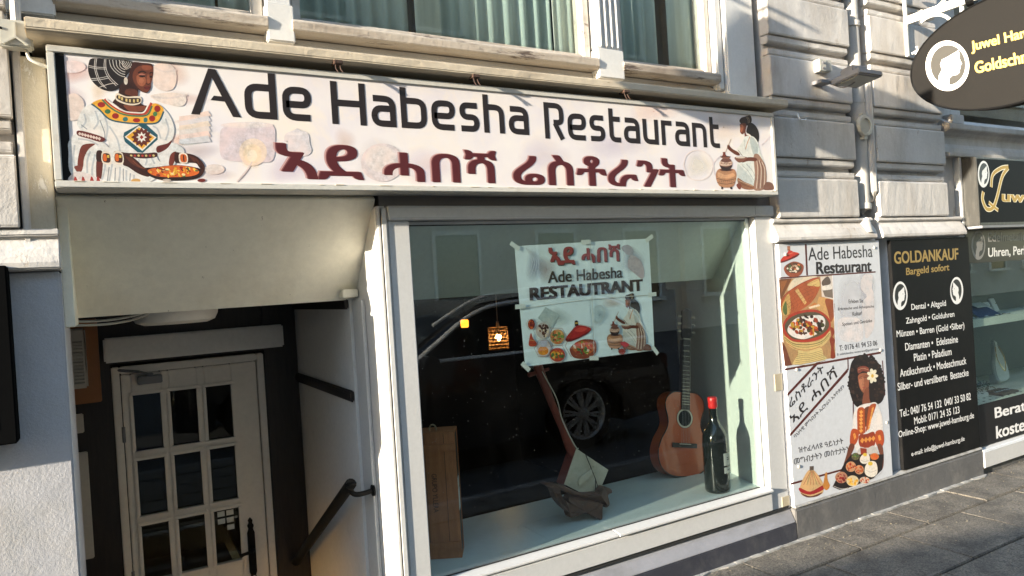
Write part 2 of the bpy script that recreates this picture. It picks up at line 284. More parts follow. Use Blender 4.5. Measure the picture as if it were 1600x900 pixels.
# ------------------------------------------------ flat printed art: outlines in sign coordinates, half millimetres
INKS=[(214,150,130),(196,150,150),(222,170,140),(206,150,130),(150,160,180),(225,150,110),(150,120,120),(220,180,120),(150,130,170),(240,170,90),(250,200,120),(150,160,175),(170,130,120),(180,150,190),(170,150,140),(190,160,200),(190,180,206),(190,176,200),(206,196,206),(170,176,190),(176,180,196),(200,170,150),(186,150,140),(214,150,120),(150,170,180),(214,170,130),(150,176,170),(206,160,130),(190,176,196),(209,198,203),(215,207,207),(220,211,207),(224,206,189),(228,208,181),(231,217,196),(204,193,192),(212,207,210),(219,213,213),(214,201,195),(220,210,204),(221,202,192),(209,205,207),(221,208,193),(210,204,200),(220,201,193),(200,202,206),(213,204,205),(218,210,207),(220,206,198),(215,202,194),(222,210,200),(218,205,205),(210,198,194),(210,199,194),(235,200,190),(200,190,210),(226,205,190),(225,220,200),(180,170,200),(226,218,216),(224,216,220),(222,214,220),(34,26,26),(186,146,142),(120,70,70),(78,24,28),(30,24,24),(205,200,195),(200,198,194),(215,212,206),(60,30,24),(104,55,38),(150,88,62),(170,104,76),(134,74,52),(140,80,56),(30,15,12),(28,14,12),(176,110,90),(40,18,14),(96,34,34),(40,14,16),(52,26,20),(92,48,33),(120,66,46),(200,190,176),(216,206,186),(60,46,40),(200,180,120),(216,216,212),(214,216,214),(176,182,186),(140,146,152),(96,40,36),(206,190,180),(110,52,40),(96,44,36),(110,50,40),(222,164,52),(30,82,96),(170,60,44),(60,110,80),(226,222,214),(150,38,30),(60,110,70),(50,110,110),(70,120,70),(226,220,206),(96,40,30),(224,220,210),(66,38,34),(170,60,50),(40,24,20),(206,100,40),(120,44,26),(236,190,80),(70,110,62),(230,210,150),(60,30,23),(120,70,52),(226,214,196),(70,40,34),(200,170,70),(80,40,34),(120,60,50),(210,200,196),(150,44,40),(190,150,90),(180,170,160),(110,40,34),(44,26,22),(190,170,140),(110,60,42),(170,104,74),(40,20,16),(150,60,50),(214,220,214),(176,188,186),(190,200,198),(150,160,160),(188,120,60),(160,168,166),(150,118,100),(214,204,190),(96,64,54),(120,84,70),(140,96,70),(80,50,40),(210,190,160),(100,54,38),(90,46,34),(100,70,60),(150,110,80),(120,80,66),(206,196,180),(176,130,96),(120,76,60),(60,36,32),(206,160,120),(60,36,30),(110,72,62),(206,180,160),(50,36,34),(120,76,66),(130,86,72),(120,56,44),(40,26,22),(120,60,44),(170,150,150),(150,150,170),(190,140,110),(150,170,175),(170,180,170),(190,200,206),(170,172,184),(186,182,190),(176,196,196),(186,200,200),(40,20,20),(140,36,40),(44,30,30),(120,40,30),(90,30,20),(190,180,176),(196,190,184),(140,90,60),(60,34,26),(90,50,36),(220,206,180),(180,170,166),(176,70,44),(220,180,110),(196,150,96),(170,60,40),(120,150,70),(230,180,110),(206,110,60),(176,140,120),(206,200,200),(216,140,40),(220,120,40),(236,160,50),(186,192,210),(150,90,70),(176,70,50),(230,190,90),(170,160,156),(60,30,26),(200,170,80),(170,36,34),(120,24,24),(206,70,60),(140,70,46),(190,110,60),(200,60,40),(230,220,200),(120,150,60),(236,190,120),(150,90,60),(176,150,140),(190,60,70),(196,206,204),(206,214,212),(206,206,210),(190,190,196),(206,204,206),(180,178,184),(184,180,188),(190,186,190),(214,212,214),(188,186,192),(84,34,28),(196,60,44),(110,34,28),(226,180,150),(230,170,140),(150,80,54),(90,60,44),(226,140,90),(120,70,40),(206,180,150),(176,140,96),(120,76,46),(150,96,56),(214,206,196),(96,84,76),(120,110,100),(232,226,216),(206,160,100),(190,120,60),(150,80,46),(230,210,180),(214,204,180),(170,90,52),(196,160,96),(206,180,116),(206,170,110),(90,110,60),(112,56,34),(130,66,40),(150,60,40),(206,180,120),(120,120,60),(160,90,50),(96,100,50),(90,80,60),(226,222,216),(46,30,24),(70,70,34),(80,46,30),(190,150,50),(150,60,30),(60,34,24),(206,90,40),(210,190,130),(140,120,70),(140,60,36),(120,70,50),(230,230,232),(40,40,46),(34,24,22),(50,36,30),(64,46,38),(28,20,18),(74,54,44),(60,44,38),(44,32,28),(150,92,66),(184,122,90),(130,76,54),(130,70,54),(216,180,150),(24,14,12),(150,60,56),(30,16,14),(80,40,30),(232,226,200),(220,180,60),(226,224,220),(110,62,44),(176,84,40),(230,160,80),(150,60,34),(226,150,70),(180,80,40),(230,150,70),(200,196,190),(120,68,48),(90,84,60),(120,130,60),(200,150,110),(180,130,100),(120,30,26),(150,60,60),(170,70,40),(216,200,160),(206,190,170),(206,120,60),(220,90,40),(232,226,212),(170,160,150),(220,190,70),(206,170,120),(150,40,40),(90,120,60),(160,40,40),(96,60,50),(190,130,60),(150,124,62),(222,222,220),(26,25,25),(236,232,224),(58,56,52),(226,196,96),(30,29,28),(232,222,190),(176,140,36),(120,118,116),(22,22,22),(140,138,136)]
ART={}
ART['main']=[
('G',0,0.4,(-81,4674,100,9,-5,-87)),
('G',1,0.36,(-116,4489,83,6,-7,-116)),
('G',2,0.4,(454,4714,119,-12,-24,-113)),
('G',3,0.29,(519,4555,161,-3,-7,-52)),
('G',4,0.29,(600,4333,114,39,11,-60)),
('G',5,0.32,(503,4287,112,38,8,-44)),
('G',6,0.25,(593,4208,146,6,-4,-62)),
('G',7,0.29,(38,4558,51,4,-3,-59)),
('G',8,0.4,(913,4288,192,9,-10,-158)),
('G',9,0.54,(940,4223,96,4,-6,-99)),
('G',10,0.5,(925,4170,63,2,-5,-79)),
('G',11,0.32,(1258,4303,95,4,-6,-96)),
('G',12,0.22,(678,4059,146,3,-3,-52)),
('G',13,0.22,(1158,4096,161,4,-7,-108)),
('G',14,0.22,(1856,4200,216,7,-11,-159)),
('G',15,0.22,(2243,4153,249,7,-11,-165)),
('G',16,0.36,(776,4269,42,2,-7,-117)),
('G',17,0.36,(1053,4294,44,2,-8,-121)),
('G',18,0.43,(907,4390,179,10,-1,-19)),
('G',19,0.36,(1262,4365,54,3,-2,-27)),
('G',20,0.32,(1251,4255,68,3,-3,-55)),
('G',21,0.36,(680,4091,63,2,-2,-31)),
('G',22,0.36,(874,4063,52,62,9,-8)),
('G',23,0.36,(558,4412,112,24,1,-20)),
('G',24,0.36,(555,4361,112,23,1,-20)),
('G',25,0.36,(564,4310,106,21,1,-20)),
('G',26,0.36,(573,4265,106,21,1,-18)),
('G',27,0.25,(1585,4318,87,4,-7,-113)),
('G',28,0.25,(1781,4198,121,4,-4,-57)),
('P',29,1,(752,4371,846,4409,971,4410,1086,4403,1092,4296,1072,4174,1005,4146,781,4152,729,4189,732,4306)),
('E',30,12,(914,4400,173,10,-1,-21)),
('E',31,12,(914,4403,140,8,-1,-12)),
('E',32,12,(940,4216,92,3,-6,-95)),
('E',33,12,(935,4203,61,2,-4,-69)),
('E',34,12,(932,4190,33,1,-3,-42)),
('S',35,1,0.004,(821,4009,881,4076,930,4150)),
('P',36,1,(1168,4353,1229,4381,1250,4396,1270,4383,1325,4361,1332,4293,1342,4238,1299,4202,1205,4199,1173,4232,1184,4300,1155,4299)),
('E',37,12,(1248,4357,70,4,-1,-12)),
('E',38,12,(686,4091,63,2,-2,-34)),
('E',39,12,(687,4100,53,1,-1,-19)),
('P',40,0,(490,4433,560,4447,668,4482,688,4450,570,4417,488,4402)),
('P',41,0,(488,4402,559,4417,666,4449,686,4415,568,4386,487,4372)),
('P',42,0,(487,4372,557,4386,664,4415,684,4381,566,4354,485,4342)),
('P',43,0,(485,4342,555,4356,662,4382,682,4346,564,4322,483,4311)),
('P',44,0,(483,4311,553,4325,660,4348,679,4311,563,4290,481,4281)),
('P',45,0,(481,4281,551,4295,658,4315,677,4276,561,4258,479,4251)),
('E',46,12,(1869,4172,169,5,-10,-145)),
('E',47,12,(1856,4200,122,4,-7,-101)),
('P',48,1,(365,4757,457,4771,490,4707,466,4613,392,4597,349,4644)),
('P',49,1,(-147,4505,-88,4539,-42,4484,-72,4386,-139,4372,-160,4428)),
('P',50,1,(335,4562,465,4587,538,4567,516,4504,423,4508,351,4533)),
('E',51,12,(-96,4702,75,7,-2,-39)),
('S',52,1,0.006,(355,4746,417,4721,492,4738)),
('S',53,1,0.006,(334,4552,425,4548,548,4578)),
('G',54,0.36,(4574,4737,329,22,-9,-114)),
('G',55,0.25,(3313,4278,291,10,-13,-171)),
('G',56,0.36,(5484,4636,258,14,-14,-162)),
('G',57,0.5,(5096,4243,189,5,-11,-137)),
('G',58,0.22,(4074,4395,475,20,-10,-127)),
('S',59,1,0.005,(4912,4238,4959,4336,5082,4389,5227,4365,5300,4268,5249,4148,5110,4096,4967,4123,4912,4238)),
('S',60,1,0.006,(5318,4150,5314,4269,5432,4353)),
('S',61,1,0.005,(6023,4478,6218,4613)),
('S',62,0,0.0243,(1094,4667,995,4667,975,4665,959,4659,946,4650,937,4638,932,4622,930,4602,930,4538,932,4518,937,4502,946,4490,959,4481,975,4476,995,4474,1094,4474)),
('S',62,0,0.0243,(1094,4449,1094,4771)),
('S',62,0,0.0243,(1349,4474,1248,4474,1228,4476,1212,4481,1199,4490,1190,4502,1184,4518,1183,4538,1183,4602,1184,4622,1190,4638,1199,4650,1212,4659,1228,4665,1248,4667,1285,4667,1301,4665,1314,4661,1324,4654,1331,4644,1336,4631,1337,4616,1337,4616,1336,4600,1331,4587,1324,4577,1314,4570,1301,4566,1285,4565,1183,4565)),
('P',62,0,(563,4453,686,4767,731,4766,876,4450,824,4451,777,4552,688,4555,711,4587,761,4585,706,4707,617,4452)),
('S',62,0,0.0241,(1529,4443,1529,4756)),
('S',62,0,0.0241,(1740,4443,1740,4756)),
('S',62,0,0.0241,(1529,4600,1740,4600)),
('S',62,0,0.0241,(1823,4655,1909,4655,1929,4653,1946,4648,1958,4639,1967,4627,1973,4611,1975,4592,1975,4443)),
('S',62,0,0.0241,(1975,4581,1888,4581,1870,4579,1855,4574,1844,4566,1836,4555,1831,4541,1829,4524,1829,4524,1831,4507,1836,4492,1844,4481,1855,4473,1870,4469,1888,4467,1975,4467)),
('S',62,0,0.0241,(2064,4655,2163,4655,2183,4653,2200,4648,2213,4639,2222,4627,2227,4611,2229,4592,2229,4530,2227,4511,2222,4495,2213,4483,2200,4474,2183,4469,2163,4467,2064,4467)),
('S',62,0,0.0241,(2064,4443,2064,4756)),
('S',62,0,0.0241,(2486,4467,2384,4467,2364,4469,2347,4474,2334,4483,2325,4495,2320,4511,2318,4530,2318,4592,2320,4611,2325,4627,2334,4639,2347,4648,2364,4653,2384,4655,2422,4655,2437,4654,2450,4650,2461,4643,2468,4633,2472,4621,2474,4605,2474,4605,2472,4590,2468,4578,2461,4568,2450,4561,2437,4557,2422,4556,2318,4556)),
('S',62,0,0.0241,(2698,4655,2612,4655,2597,4654,2584,4650,2575,4643,2568,4634,2564,4622,2563,4608,2563,4608,2564,4594,2568,4582,2575,4573,2584,4566,2597,4562,2612,4561,2639,4561,2654,4560,2667,4556,2676,4549,2683,4540,2687,4528,2689,4514,2689,4514,2687,4500,2683,4488,2676,4479,2667,4472,2654,4468,2639,4467,2547,4467)),
('S',62,0,0.0241,(2778,4443,2778,4756)),
('S',62,0,0.0241,(2778,4655,2858,4655,2878,4653,2894,4648,2907,4639,2916,4627,2921,4611,2923,4592,2923,4443)),
('S',62,0,0.0241,(3006,4655,3092,4655,3112,4653,3129,4648,3142,4639,3151,4627,3156,4611,3158,4592,3158,4443)),
('S',62,0,0.0241,(3158,4581,3072,4581,3054,4579,3039,4574,3027,4566,3019,4555,3014,4541,3012,4524,3012,4524,3014,4507,3019,4492,3027,4481,3039,4473,3054,4469,3072,4467,3158,4467)),
('S',62,0,0.0236,(3365,4422,3365,4735)),
('S',62,0,0.0236,(3365,4711,3455,4711,3474,4709,3490,4704,3502,4695,3511,4683,3516,4667,3518,4648,3518,4607,3517,4595,3513,4584,3508,4576,3500,4571,3489,4567,3477,4566,3435,4566)),
('S',62,0,0.0236,(3448,4560,3521,4422)),
('S',62,0,0.0236,(3767,4446,3668,4446,3648,4448,3632,4453,3620,4462,3611,4474,3606,4490,3604,4509,3604,4571,3606,4591,3611,4606,3620,4618,3632,4627,3648,4632,3668,4634,3704,4634,3720,4633,3732,4629,3742,4622,3749,4612,3753,4600,3754,4584,3754,4584,3753,4569,3749,4557,3742,4547,3732,4540,3720,4536,3704,4535,3604,4535)),
('S',62,0,0.0236,(3971,4634,3888,4634,3873,4633,3862,4629,3852,4622,3846,4613,3842,4601,3840,4587,3840,4587,3842,4573,3846,4561,3852,4552,3862,4545,3873,4542,3888,4540,3915,4540,3929,4539,3941,4535,3950,4529,3957,4519,3961,4508,3962,4493,3962,4493,3961,4479,3957,4467,3950,4458,3941,4452,3929,4448,3915,4446,3825,4446)),
('S',62,0,0.0236,(4058,4729,4058,4498,4059,4483,4064,4470,4071,4459,4081,4452,4094,4448,4110,4446,4163,4446)),
('S',62,0,0.0236,(4048,4634,4160,4634)),
('S',62,0,0.0236,(4219,4634,4302,4634,4321,4632,4337,4627,4349,4618,4358,4606,4363,4591,4365,4571,4365,4422)),
('S',62,0,0.0236,(4365,4560,4282,4560,4264,4558,4250,4554,4239,4546,4231,4535,4226,4520,4224,4503,4224,4503,4226,4486,4231,4472,4239,4461,4250,4453,4264,4448,4282,4446,4365,4446)),
('S',62,0,0.0236,(4451,4658,4451,4509,4453,4490,4458,4474,4467,4462,4479,4453,4495,4448,4515,4446,4592,4446)),
('S',62,0,0.0236,(4592,4422,4592,4658)),
('S',62,0,0.0236,(4678,4422,4678,4658)),
('S',62,0,0.0236,(4678,4596,4678,4615,4679,4621,4680,4626,4683,4629,4687,4632,4692,4634,4697,4634,4787,4634)),
('S',62,0,0.0236,(4842,4634,4925,4634,4945,4632,4961,4627,4973,4618,4982,4606,4987,4591,4989,4571,4989,4422)),
('S',62,0,0.0236,(4989,4560,4905,4560,4888,4558,4873,4554,4862,4546,4854,4535,4849,4520,4848,4503,4848,4503,4849,4486,4854,4472,4862,4461,4873,4453,4888,4448,4905,4446,4989,4446)),
('S',62,0,0.0236,(5075,4422,5075,4658)),
('S',62,0,0.0236,(5075,4634,5152,4634,5171,4632,5187,4627,5200,4618,5209,4606,5214,4591,5216,4571,5216,4422)),
('S',62,0,0.0236,(5311,4729,5311,4498,5313,4483,5317,4470,5324,4459,5334,4452,5348,4448,5364,4446,5416,4446)),
('S',62,0,0.0236,(5302,4634,5413,4634)),
('T',63,'ኣደ',0.017,(1076,4042,1697,4042,1076,4295)),
('T',64,'ኣደ',0.017,(1088,4038,1709,4038,1088,4292)),
('T',65,'ኣደ',0.017,(1096,4036,1717,4036,1096,4289)),
('T',63,'ሓበሻ',0.017,(1859,4036,2830,4036,1859,4299)),
('T',64,'ሓበሻ',0.017,(1871,4033,2842,4033,1871,4296)),
('T',65,'ሓበሻ',0.017,(1879,4030,2850,4030,1879,4293)),
('T',63,'ሬስቶራንት',0.017,(2984,4028,4905,4028,2984,4301)),
('T',64,'ሬስቶራንት',0.017,(2996,4024,4917,4024,2996,4297)),
('T',65,'ሬስቶራንት',0.017,(3004,4022,4925,4022,3004,4295)),
('P',66,1,(-9,4681,-3,4735,18,4766,110,4771,233,4770,236,4724,199,4671,183,4615,142,4582,98,4567,48,4582,8,4624)),
('S',67,1,0.0016,(-4,4719,42,4713,91,4716)),
('S',67,1,0.0016,(-4,4709,42,4703,92,4706)),
('S',67,1,0.0016,(33,4767,26,4704,43,4627,73,4589)),
('S',67,1,0.0016,(41,4768,34,4705,52,4630,83,4584)),
('S',67,1,0.0016,(4,4638,51,4646,99,4662)),
('S',67,1,0.0016,(8,4628,55,4636,103,4652)),
('S',67,1,0.0016,(84,4768,79,4709,98,4652,139,4604)),
('S',67,1,0.0016,(91,4769,89,4710,107,4658,148,4612)),
('S',67,1,0.0016,(35,4582,92,4610,135,4621)),
('S',68,1,0.0018,(109,4767,119,4718,156,4677,192,4665)),
('S',68,1,0.0018,(128,4768,135,4722,165,4689,193,4681)),
('S',68,1,0.0018,(147,4769,151,4727,175,4702,194,4697)),
('S',68,1,0.0018,(167,4770,167,4731,184,4715,195,4713)),
('S',68,1,0.0018,(186,4771,183,4736,194,4728,196,4729)),
('S',69,1,0.0012,(163,4768,202,4713)),
('S',69,1,0.0012,(176,4768,208,4716)),
('S',69,1,0.0012,(189,4767,214,4720)),
('S',69,1,0.0012,(202,4766,221,4724)),
('S',69,1,0.0012,(215,4766,227,4727)),
('S',69,1,0.0012,(228,4765,233,4731)),
('P',70,1,(213,4682,229,4733,244,4765,293,4766,351,4761,355,4710,347,4669,338,4638,332,4602,310,4574,286,4576,261,4590,237,4594,209,4617,198,4646)),
('P',71,1,(235,4684,255,4726,292,4749,350,4749,352,4705,340,4648,328,4602,309,4578,282,4583,253,4611,237,4644)),
('P',72,1,(257,4676,280,4688,305,4670,305,4635,284,4613,260,4631)),
('P',73,1,(269,4659,287,4667,297,4649,285,4632,270,4639)),
('P',74,1,(292,4747,333,4751,345,4734,326,4721,295,4725)),
('P',75,1,(320,4692,330,4685,331,4642,318,4636,313,4651)),
('S',76,1,0.004,(267,4697,290,4711,313,4703)),
('S',76,1,0.0035,(332,4701,344,4708,351,4703)),
('P',77,1,(268,4679,288,4671,308,4681,293,4687)),
('P',77,1,(329,4678,340,4673,347,4682,339,4686)),
('P',78,1,(267,4687,287,4697,308,4689,288,4685)),
('S',79,1,0.0025,(309,4634,319,4629,332,4636)),
('P',80,1,(293,4607,309,4615,333,4614,328,4602,310,4592)),
('S',81,1,0.0015,(294,4605,312,4604,332,4611)),
('P',82,1,(163,4613,204,4641,222,4608,261,4590,255,4546,277,4497,311,4487,292,4446,212,4433,136,4477,111,4495,144,4547)),
('P',83,1,(194,4586,230,4594,257,4576,252,4545,218,4548,184,4560)),
('P',84,1,(171,4485,241,4483,295,4488,279,4457,212,4445)),
('E',85,12,(194,4640,11,1,-1,-24)),
('P',86,1,(140,4559,192,4541,267,4547,271,4507,224,4487,171,4494,131,4518)),
('P',87,1,(145,4547,191,4533,264,4536,266,4510,224,4497,175,4504,137,4525)),
('P',88,0,(147,4545,158,4544,157,4524,146,4526)),
('P',88,0,(162,4536,172,4534,171,4514,160,4516)),
('P',88,0,(186,4528,196,4527,195,4507,184,4509)),
('P',88,0,(205,4526,215,4525,214,4505,204,4506)),
('P',88,0,(228,4527,238,4525,237,4505,226,4507)),
('P',88,0,(249,4531,260,4530,258,4510,248,4511)),
('P',89,1,(-5,4482,61,4516,119,4491,194,4432,292,4443,332,4511,385,4495,432,4437,456,4356,442,4284,407,4242,350,4199,347,4148,389,4099,340,4037,266,3997,23,4003,47,4129,76,4188,63,4266,-13,4263,-85,4337,-71,4405,-44,4455)),
('P',89,1,(-87,4298,-29,4282,53,4237,76,4188,19,4089,-3,4005,-102,4018,-144,4065,-142,4171,-138,4238)),
('P',90,1,(350,4199,426,4258,490,4235,506,4194,457,4141,436,4110,381,4109,356,4148)),
('S',91,1,0.005,(14,4440,27,4372,-1,4322)),
('S',91,1,0.005,(56,4433,76,4346,63,4266)),
('S',91,1,0.005,(-46,4416,-40,4368,-67,4328)),
('S',91,1,0.005,(85,4346,124,4269,136,4191)),
('S',91,1,0.005,(55,4129,43,4070,27,4011)),
('S',91,1,0.005,(88,4110,76,4051,65,4002)),
('S',91,1,0.005,(131,4092,124,4032,118,4000)),
('S',91,1,0.005,(164,4073,160,4003)),
('S',91,1,0.005,(206,4044,200,4000)),
('S',91,1,0.005,(276,4176,283,4136,272,4105)),
('S',91,1,0.005,(239,4145,236,4104)),
('S',91,1,0.005,(-107,4220,-119,4143,-114,4085)),
('S',91,1,0.005,(-26,4185,-46,4126,-50,4048)),
('S',91,1,0.005,(-2,4166,-21,4088,-26,4029)),
('S',91,1,0.005,(408,4415,422,4344,400,4272)),
('S',91,1,0.005,(332,4360,358,4341,373,4281)),
('S',91,1,0.005,(311,4157,327,4117)),
('S',91,1,0.005,(-88,4259,-30,4252,19,4225)),
('S',92,1,0.003,(36,4382,57,4305,55,4266)),
('S',92,1,0.003,(70,4090,55,4001)),
('S',92,1,0.003,(104,4086,96,4002)),
('S',92,1,0.003,(147,4082,143,4003)),
('S',92,1,0.003,(185,4053,179,4002)),
('S',92,1,0.003,(-66,4347,-35,4320)),
('P',93,1,(-85,4310,-27,4301,55,4271,36,4244,-30,4262,-88,4281)),
('P',94,0,(-77,4302,-68,4292,-77,4279,-85,4290)),
('P',94,0,(-63,4299,-53,4288,-62,4275,-71,4287)),
('P',94,0,(-48,4295,-38,4284,-47,4272,-56,4283)),
('P',94,0,(-33,4291,-24,4280,-33,4268,-41,4280)),
('P',94,0,(-18,4288,-9,4276,-18,4264,-26,4276)),
('P',94,0,(-3,4284,6,4272,-3,4260,-12,4273)),
('P',94,0,(12,4281,21,4269,12,4257,3,4269)),
('P',94,0,(27,4277,36,4265,27,4253,18,4265)),
('P',95,1,(-65,4222,2,4232,-33,4199,-61,4144,-73,4081,-99,4090,-89,4163)),
('P',96,1,(5,4137,37,4128,21,4011,-3,4004)),
('P',93,1,(347,4229,408,4252,435,4274,428,4248,396,4211,349,4189)),
('P',97,1,(424,4181,460,4198,436,4115,410,4114)),
('P',98,1,(-2,4482,61,4515,106,4480,168,4445,238,4429,301,4439,341,4507,387,4495,400,4460,361,4387,288,4373,165,4378,88,4395,40,4446)),
('S',99,1,0.005,(-4,4481,38,4446,88,4391,164,4374,270,4372,361,4386,400,4460)),
('S',100,1,0.007,(69,4516,110,4476,168,4442,229,4432,292,4440,322,4490,332,4511)),
('S',101,1,0.005,(56,4511,100,4463,159,4429,228,4420,302,4431,334,4491)),
('S',102,1,0.004,(78,4517,118,4478,177,4446,238,4441,285,4448,313,4500)),
('E',103,12,(50,4479,21,1,-1,-17)),
('E',104,12,(82,4439,16,1,-1,-15)),
('E',103,12,(123,4413,19,1,-1,-18)),
('E',105,12,(177,4396,15,1,-1,-15)),
('E',103,12,(240,4393,21,1,-1,-14)),
('E',105,12,(291,4398,12,1,-1,-16)),
('E',103,12,(330,4410,18,1,-1,-20)),
('E',106,12,(349,4440,13,1,-1,-16)),
('E',103,12,(364,4475,18,1,-1,-22)),
('P',99,0,(159,4286,165,4311,261,4371,288,4375,356,4305,354,4275,263,4185,233,4189,166,4251)),
('P',107,0,(166,4283,251,4359,348,4288,261,4197)),
('P',98,0,(176,4284,251,4349,337,4287,262,4210)),
('P',108,0,(323,4289,304,4276,313,4256,291,4254,289,4231,271,4241,258,4221,248,4240,229,4229,229,4252,208,4251,219,4272,202,4283,221,4296,212,4315,233,4317,235,4340,254,4330,266,4350,276,4331,296,4343,295,4320,317,4321,305,4300)),
('P',109,0,(294,4287,278,4279,283,4261,268,4268,260,4250,254,4267,238,4259,245,4277,230,4284,246,4293,241,4310,257,4304,264,4322,270,4304,286,4312,279,4294)),
('P',103,0,(263,4300,274,4286,261,4272,251,4285)),
('P',110,1,(110,4190,179,4182,277,4184,340,4190,340,4162,266,4149,187,4157,111,4170)),
('E',88,12,(196,4165,7,0,0,-7)),
('E',111,12,(217,4166,7,0,0,-7)),
('E',88,12,(238,4167,7,0,0,-7)),
('E',111,12,(260,4167,7,0,0,-7)),
('E',88,12,(281,4168,7,0,0,-7)),
('E',111,12,(303,4169,7,0,-1,-7)),
('E',88,12,(324,4170,7,0,0,-7)),
('P',112,1,(257,4083,325,4095,455,4113,567,4101,612,4079,597,4042,524,4016,375,4011,295,4036)),
('P',113,1,(284,4074,344,4095,455,4111,557,4098,589,4068,535,4041,395,4032,313,4044)),
('E',114,6,(439,4059,10,0,0,-4)),
('E',98,6,(365,4073,7,-4,-3,-6)),
('E',103,6,(456,4061,6,-12,-3,-2)),
('E',115,6,(430,4053,3,-9,-6,-3)),
('E',98,6,(517,4094,10,-8,-3,-5)),
('E',113,6,(435,4054,1,-8,-7,-2)),
('E',113,6,(363,4072,2,-11,-7,-2)),
('E',113,6,(347,4068,8,-5,-2,-4)),
('E',98,6,(447,4075,6,-8,-6,-6)),
('E',115,6,(367,4088,10,-9,-3,-4)),
('E',113,6,(467,4047,4,-7,-4,-4)),
('E',116,6,(395,4078,7,-3,-2,-4)),
('E',103,6,(447,4093,6,-3,-4,-7)),
('E',98,6,(518,4068,5,-13,-7,-3)),
('E',113,6,(454,4071,4,-8,-4,-2)),
('E',98,6,(521,4093,6,-6,-3,-4)),
('E',115,6,(491,4056,9,-1,0,-4)),
('E',116,6,(494,4047,10,-10,-4,-5)),
('E',98,6,(469,4042,7,-2,-1,-4)),
('E',98,6,(412,4079,9,-5,-3,-6)),
('E',113,6,(561,4066,-1,-14,-5,0)),
('E',114,6,(368,4066,7,-7,-3,-4)),
('E',103,6,(382,4084,9,-4,-2,-4)),
('E',103,6,(438,4055,8,-5,-3,-4)),
('E',98,6,(497,4082,1,-15,-5,-1)),
('E',98,6,(367,4090,9,-3,-2,-4)),
('E',115,6,(530,4092,2,-9,-6,-2)),
('E',103,6,(359,4089,10,-5,-3,-6)),
('E',98,6,(558,4086,7,-12,-4,-3)),
('E',115,6,(466,4052,2,-13,-5,-1)),
('E',117,6,(516,4090,1,-12,-7,-1)),
('E',115,6,(437,4068,6,-1,-2,-8)),
('E',103,6,(482,4096,10,-3,-3,-7)),
('E',117,6,(399,4084,13,-1,-1,-6)),
('E',113,6,(420,4079,9,-6,-2,-4)),
('E',98,6,(448,4092,9,-1,-1,-6)),
('E',103,6,(527,4077,11,-5,-2,-5)),
('E',98,6,(301,4063,2,-7,-7,-2)),
('E',114,6,(343,4044,12,-1,-1,-7)),
('E',113,6,(481,4080,13,-2,-1,-6)),
('E',115,6,(357,4074,5,-6,-3,-3)),
('E',98,6,(381,4049,10,-6,-2,-4)),
('E',117,6,(344,4073,8,-7,-4,-5)),
('E',115,6,(417,4055,6,-13,-5,-3)),
('E',117,6,(376,4079,1,-13,-6,-1)),
('E',117,6,(344,4068,5,-8,-4,-3)),
('E',114,6,(517,4073,2,-8,-4,-2)),
('E',116,6,(492,4044,3,-8,-6,-4)),
('E',115,6,(465,4076,8,-2,-2,-5)),
('E',98,6,(517,4087,0,-14,-7,-1)),
('E',117,6,(493,4051,11,-1,-1,-8)),
('E',115,6,(561,4086,4,-12,-6,-3)),
('E',113,6,(344,4086,1,-14,-6,-1)),
('E',103,6,(442,4048,7,-5,-3,-4)),
('E',114,6,(341,4089,8,-5,-4,-7)),
('E',113,6,(337,4058,3,-7,-5,-3)),
('E',114,6,(373,4080,11,-1,-1,-5)),
('E',116,6,(574,4078,11,-1,-1,-5)),
('E',117,6,(431,4055,13,-3,-2,-7)),
('E',98,6,(440,4053,3,-7,-6,-4)),
('E',113,6,(307,4075,2,-7,-4,-2)),
('E',98,6,(471,4041,0,-8,-4,0)),
('E',115,6,(402,4040,0,-13,-6,-1)),
('E',116,6,(522,4089,7,-10,-5,-5)),
('E',113,6,(381,4068,9,-3,-1,-4)),
('E',114,6,(486,4081,8,-7,-3,-4)),
('E',98,6,(452,4063,7,-4,-3,-6)),
('E',98,6,(446,4078,12,-5,-3,-7)),
('E',115,6,(346,4074,5,-13,-5,-3)),
('E',114,6,(516,4090,6,-7,-4,-3)),
('P',82,1,(8,4186,37,4187,38,4128,4,4127)),
('P',118,1,(152,4167,196,4161,229,4134,258,4100,284,4078,270,4069,293,4041,277,4033,225,4054,174,4093,147,4107)),
('P',83,1,(161,4160,195,4149,237,4110,271,4085,236,4089,193,4118)),
('S',79,1,0.002,(218,4096,256,4067,285,4046)),
('S',119,1,0.0025,(203,4133,236,4099,271,4083)),
('P',120,1,(37,4182,81,4177,81,4110,35,4116)),
('P',121,1,(42,4172,77,4169,76,4120,39,4124)),
('P',113,1,(43,4168,58,4166,58,4129,41,4130)),
('P',122,0,(62,4164,75,4165,74,4147,61,4147)),
('P',120,1,(103,4185,148,4179,147,4112,101,4118)),
('P',121,1,(108,4175,144,4171,143,4122,105,4126)),
('P',113,1,(109,4170,125,4169,124,4131,107,4132)),
('P',122,0,(128,4167,142,4167,141,4149,127,4149)),
('P',118,1,(450,4192,488,4194,553,4186,599,4156,625,4110,614,4063,587,4042,599,4083,578,4124,540,4132,484,4128,448,4131)),
('P',83,1,(534,4177,580,4156,606,4115,587,4120,560,4139)),
('S',79,1,0.002,(570,4145,594,4099)),
('S',79,1,0.002,(591,4144,609,4094)),
('P',120,1,(476,4188,521,4187,521,4131,476,4130)),
('P',113,1,(483,4181,515,4180,516,4137,484,4136)),
('P',123,0,(496,4180,504,4180,505,4137,497,4137)),
('P',124,1,(-118,4085,-93,4095,-73,4081,-83,4052,-85,4028,-101,4028,-104,4052)),
('P',125,1,(-144,3998,-133,4041,-99,4057,-42,4043,27,4001)),
('P',126,0,(-126,3998,-119,4027,-111,4023,-104,3999)),
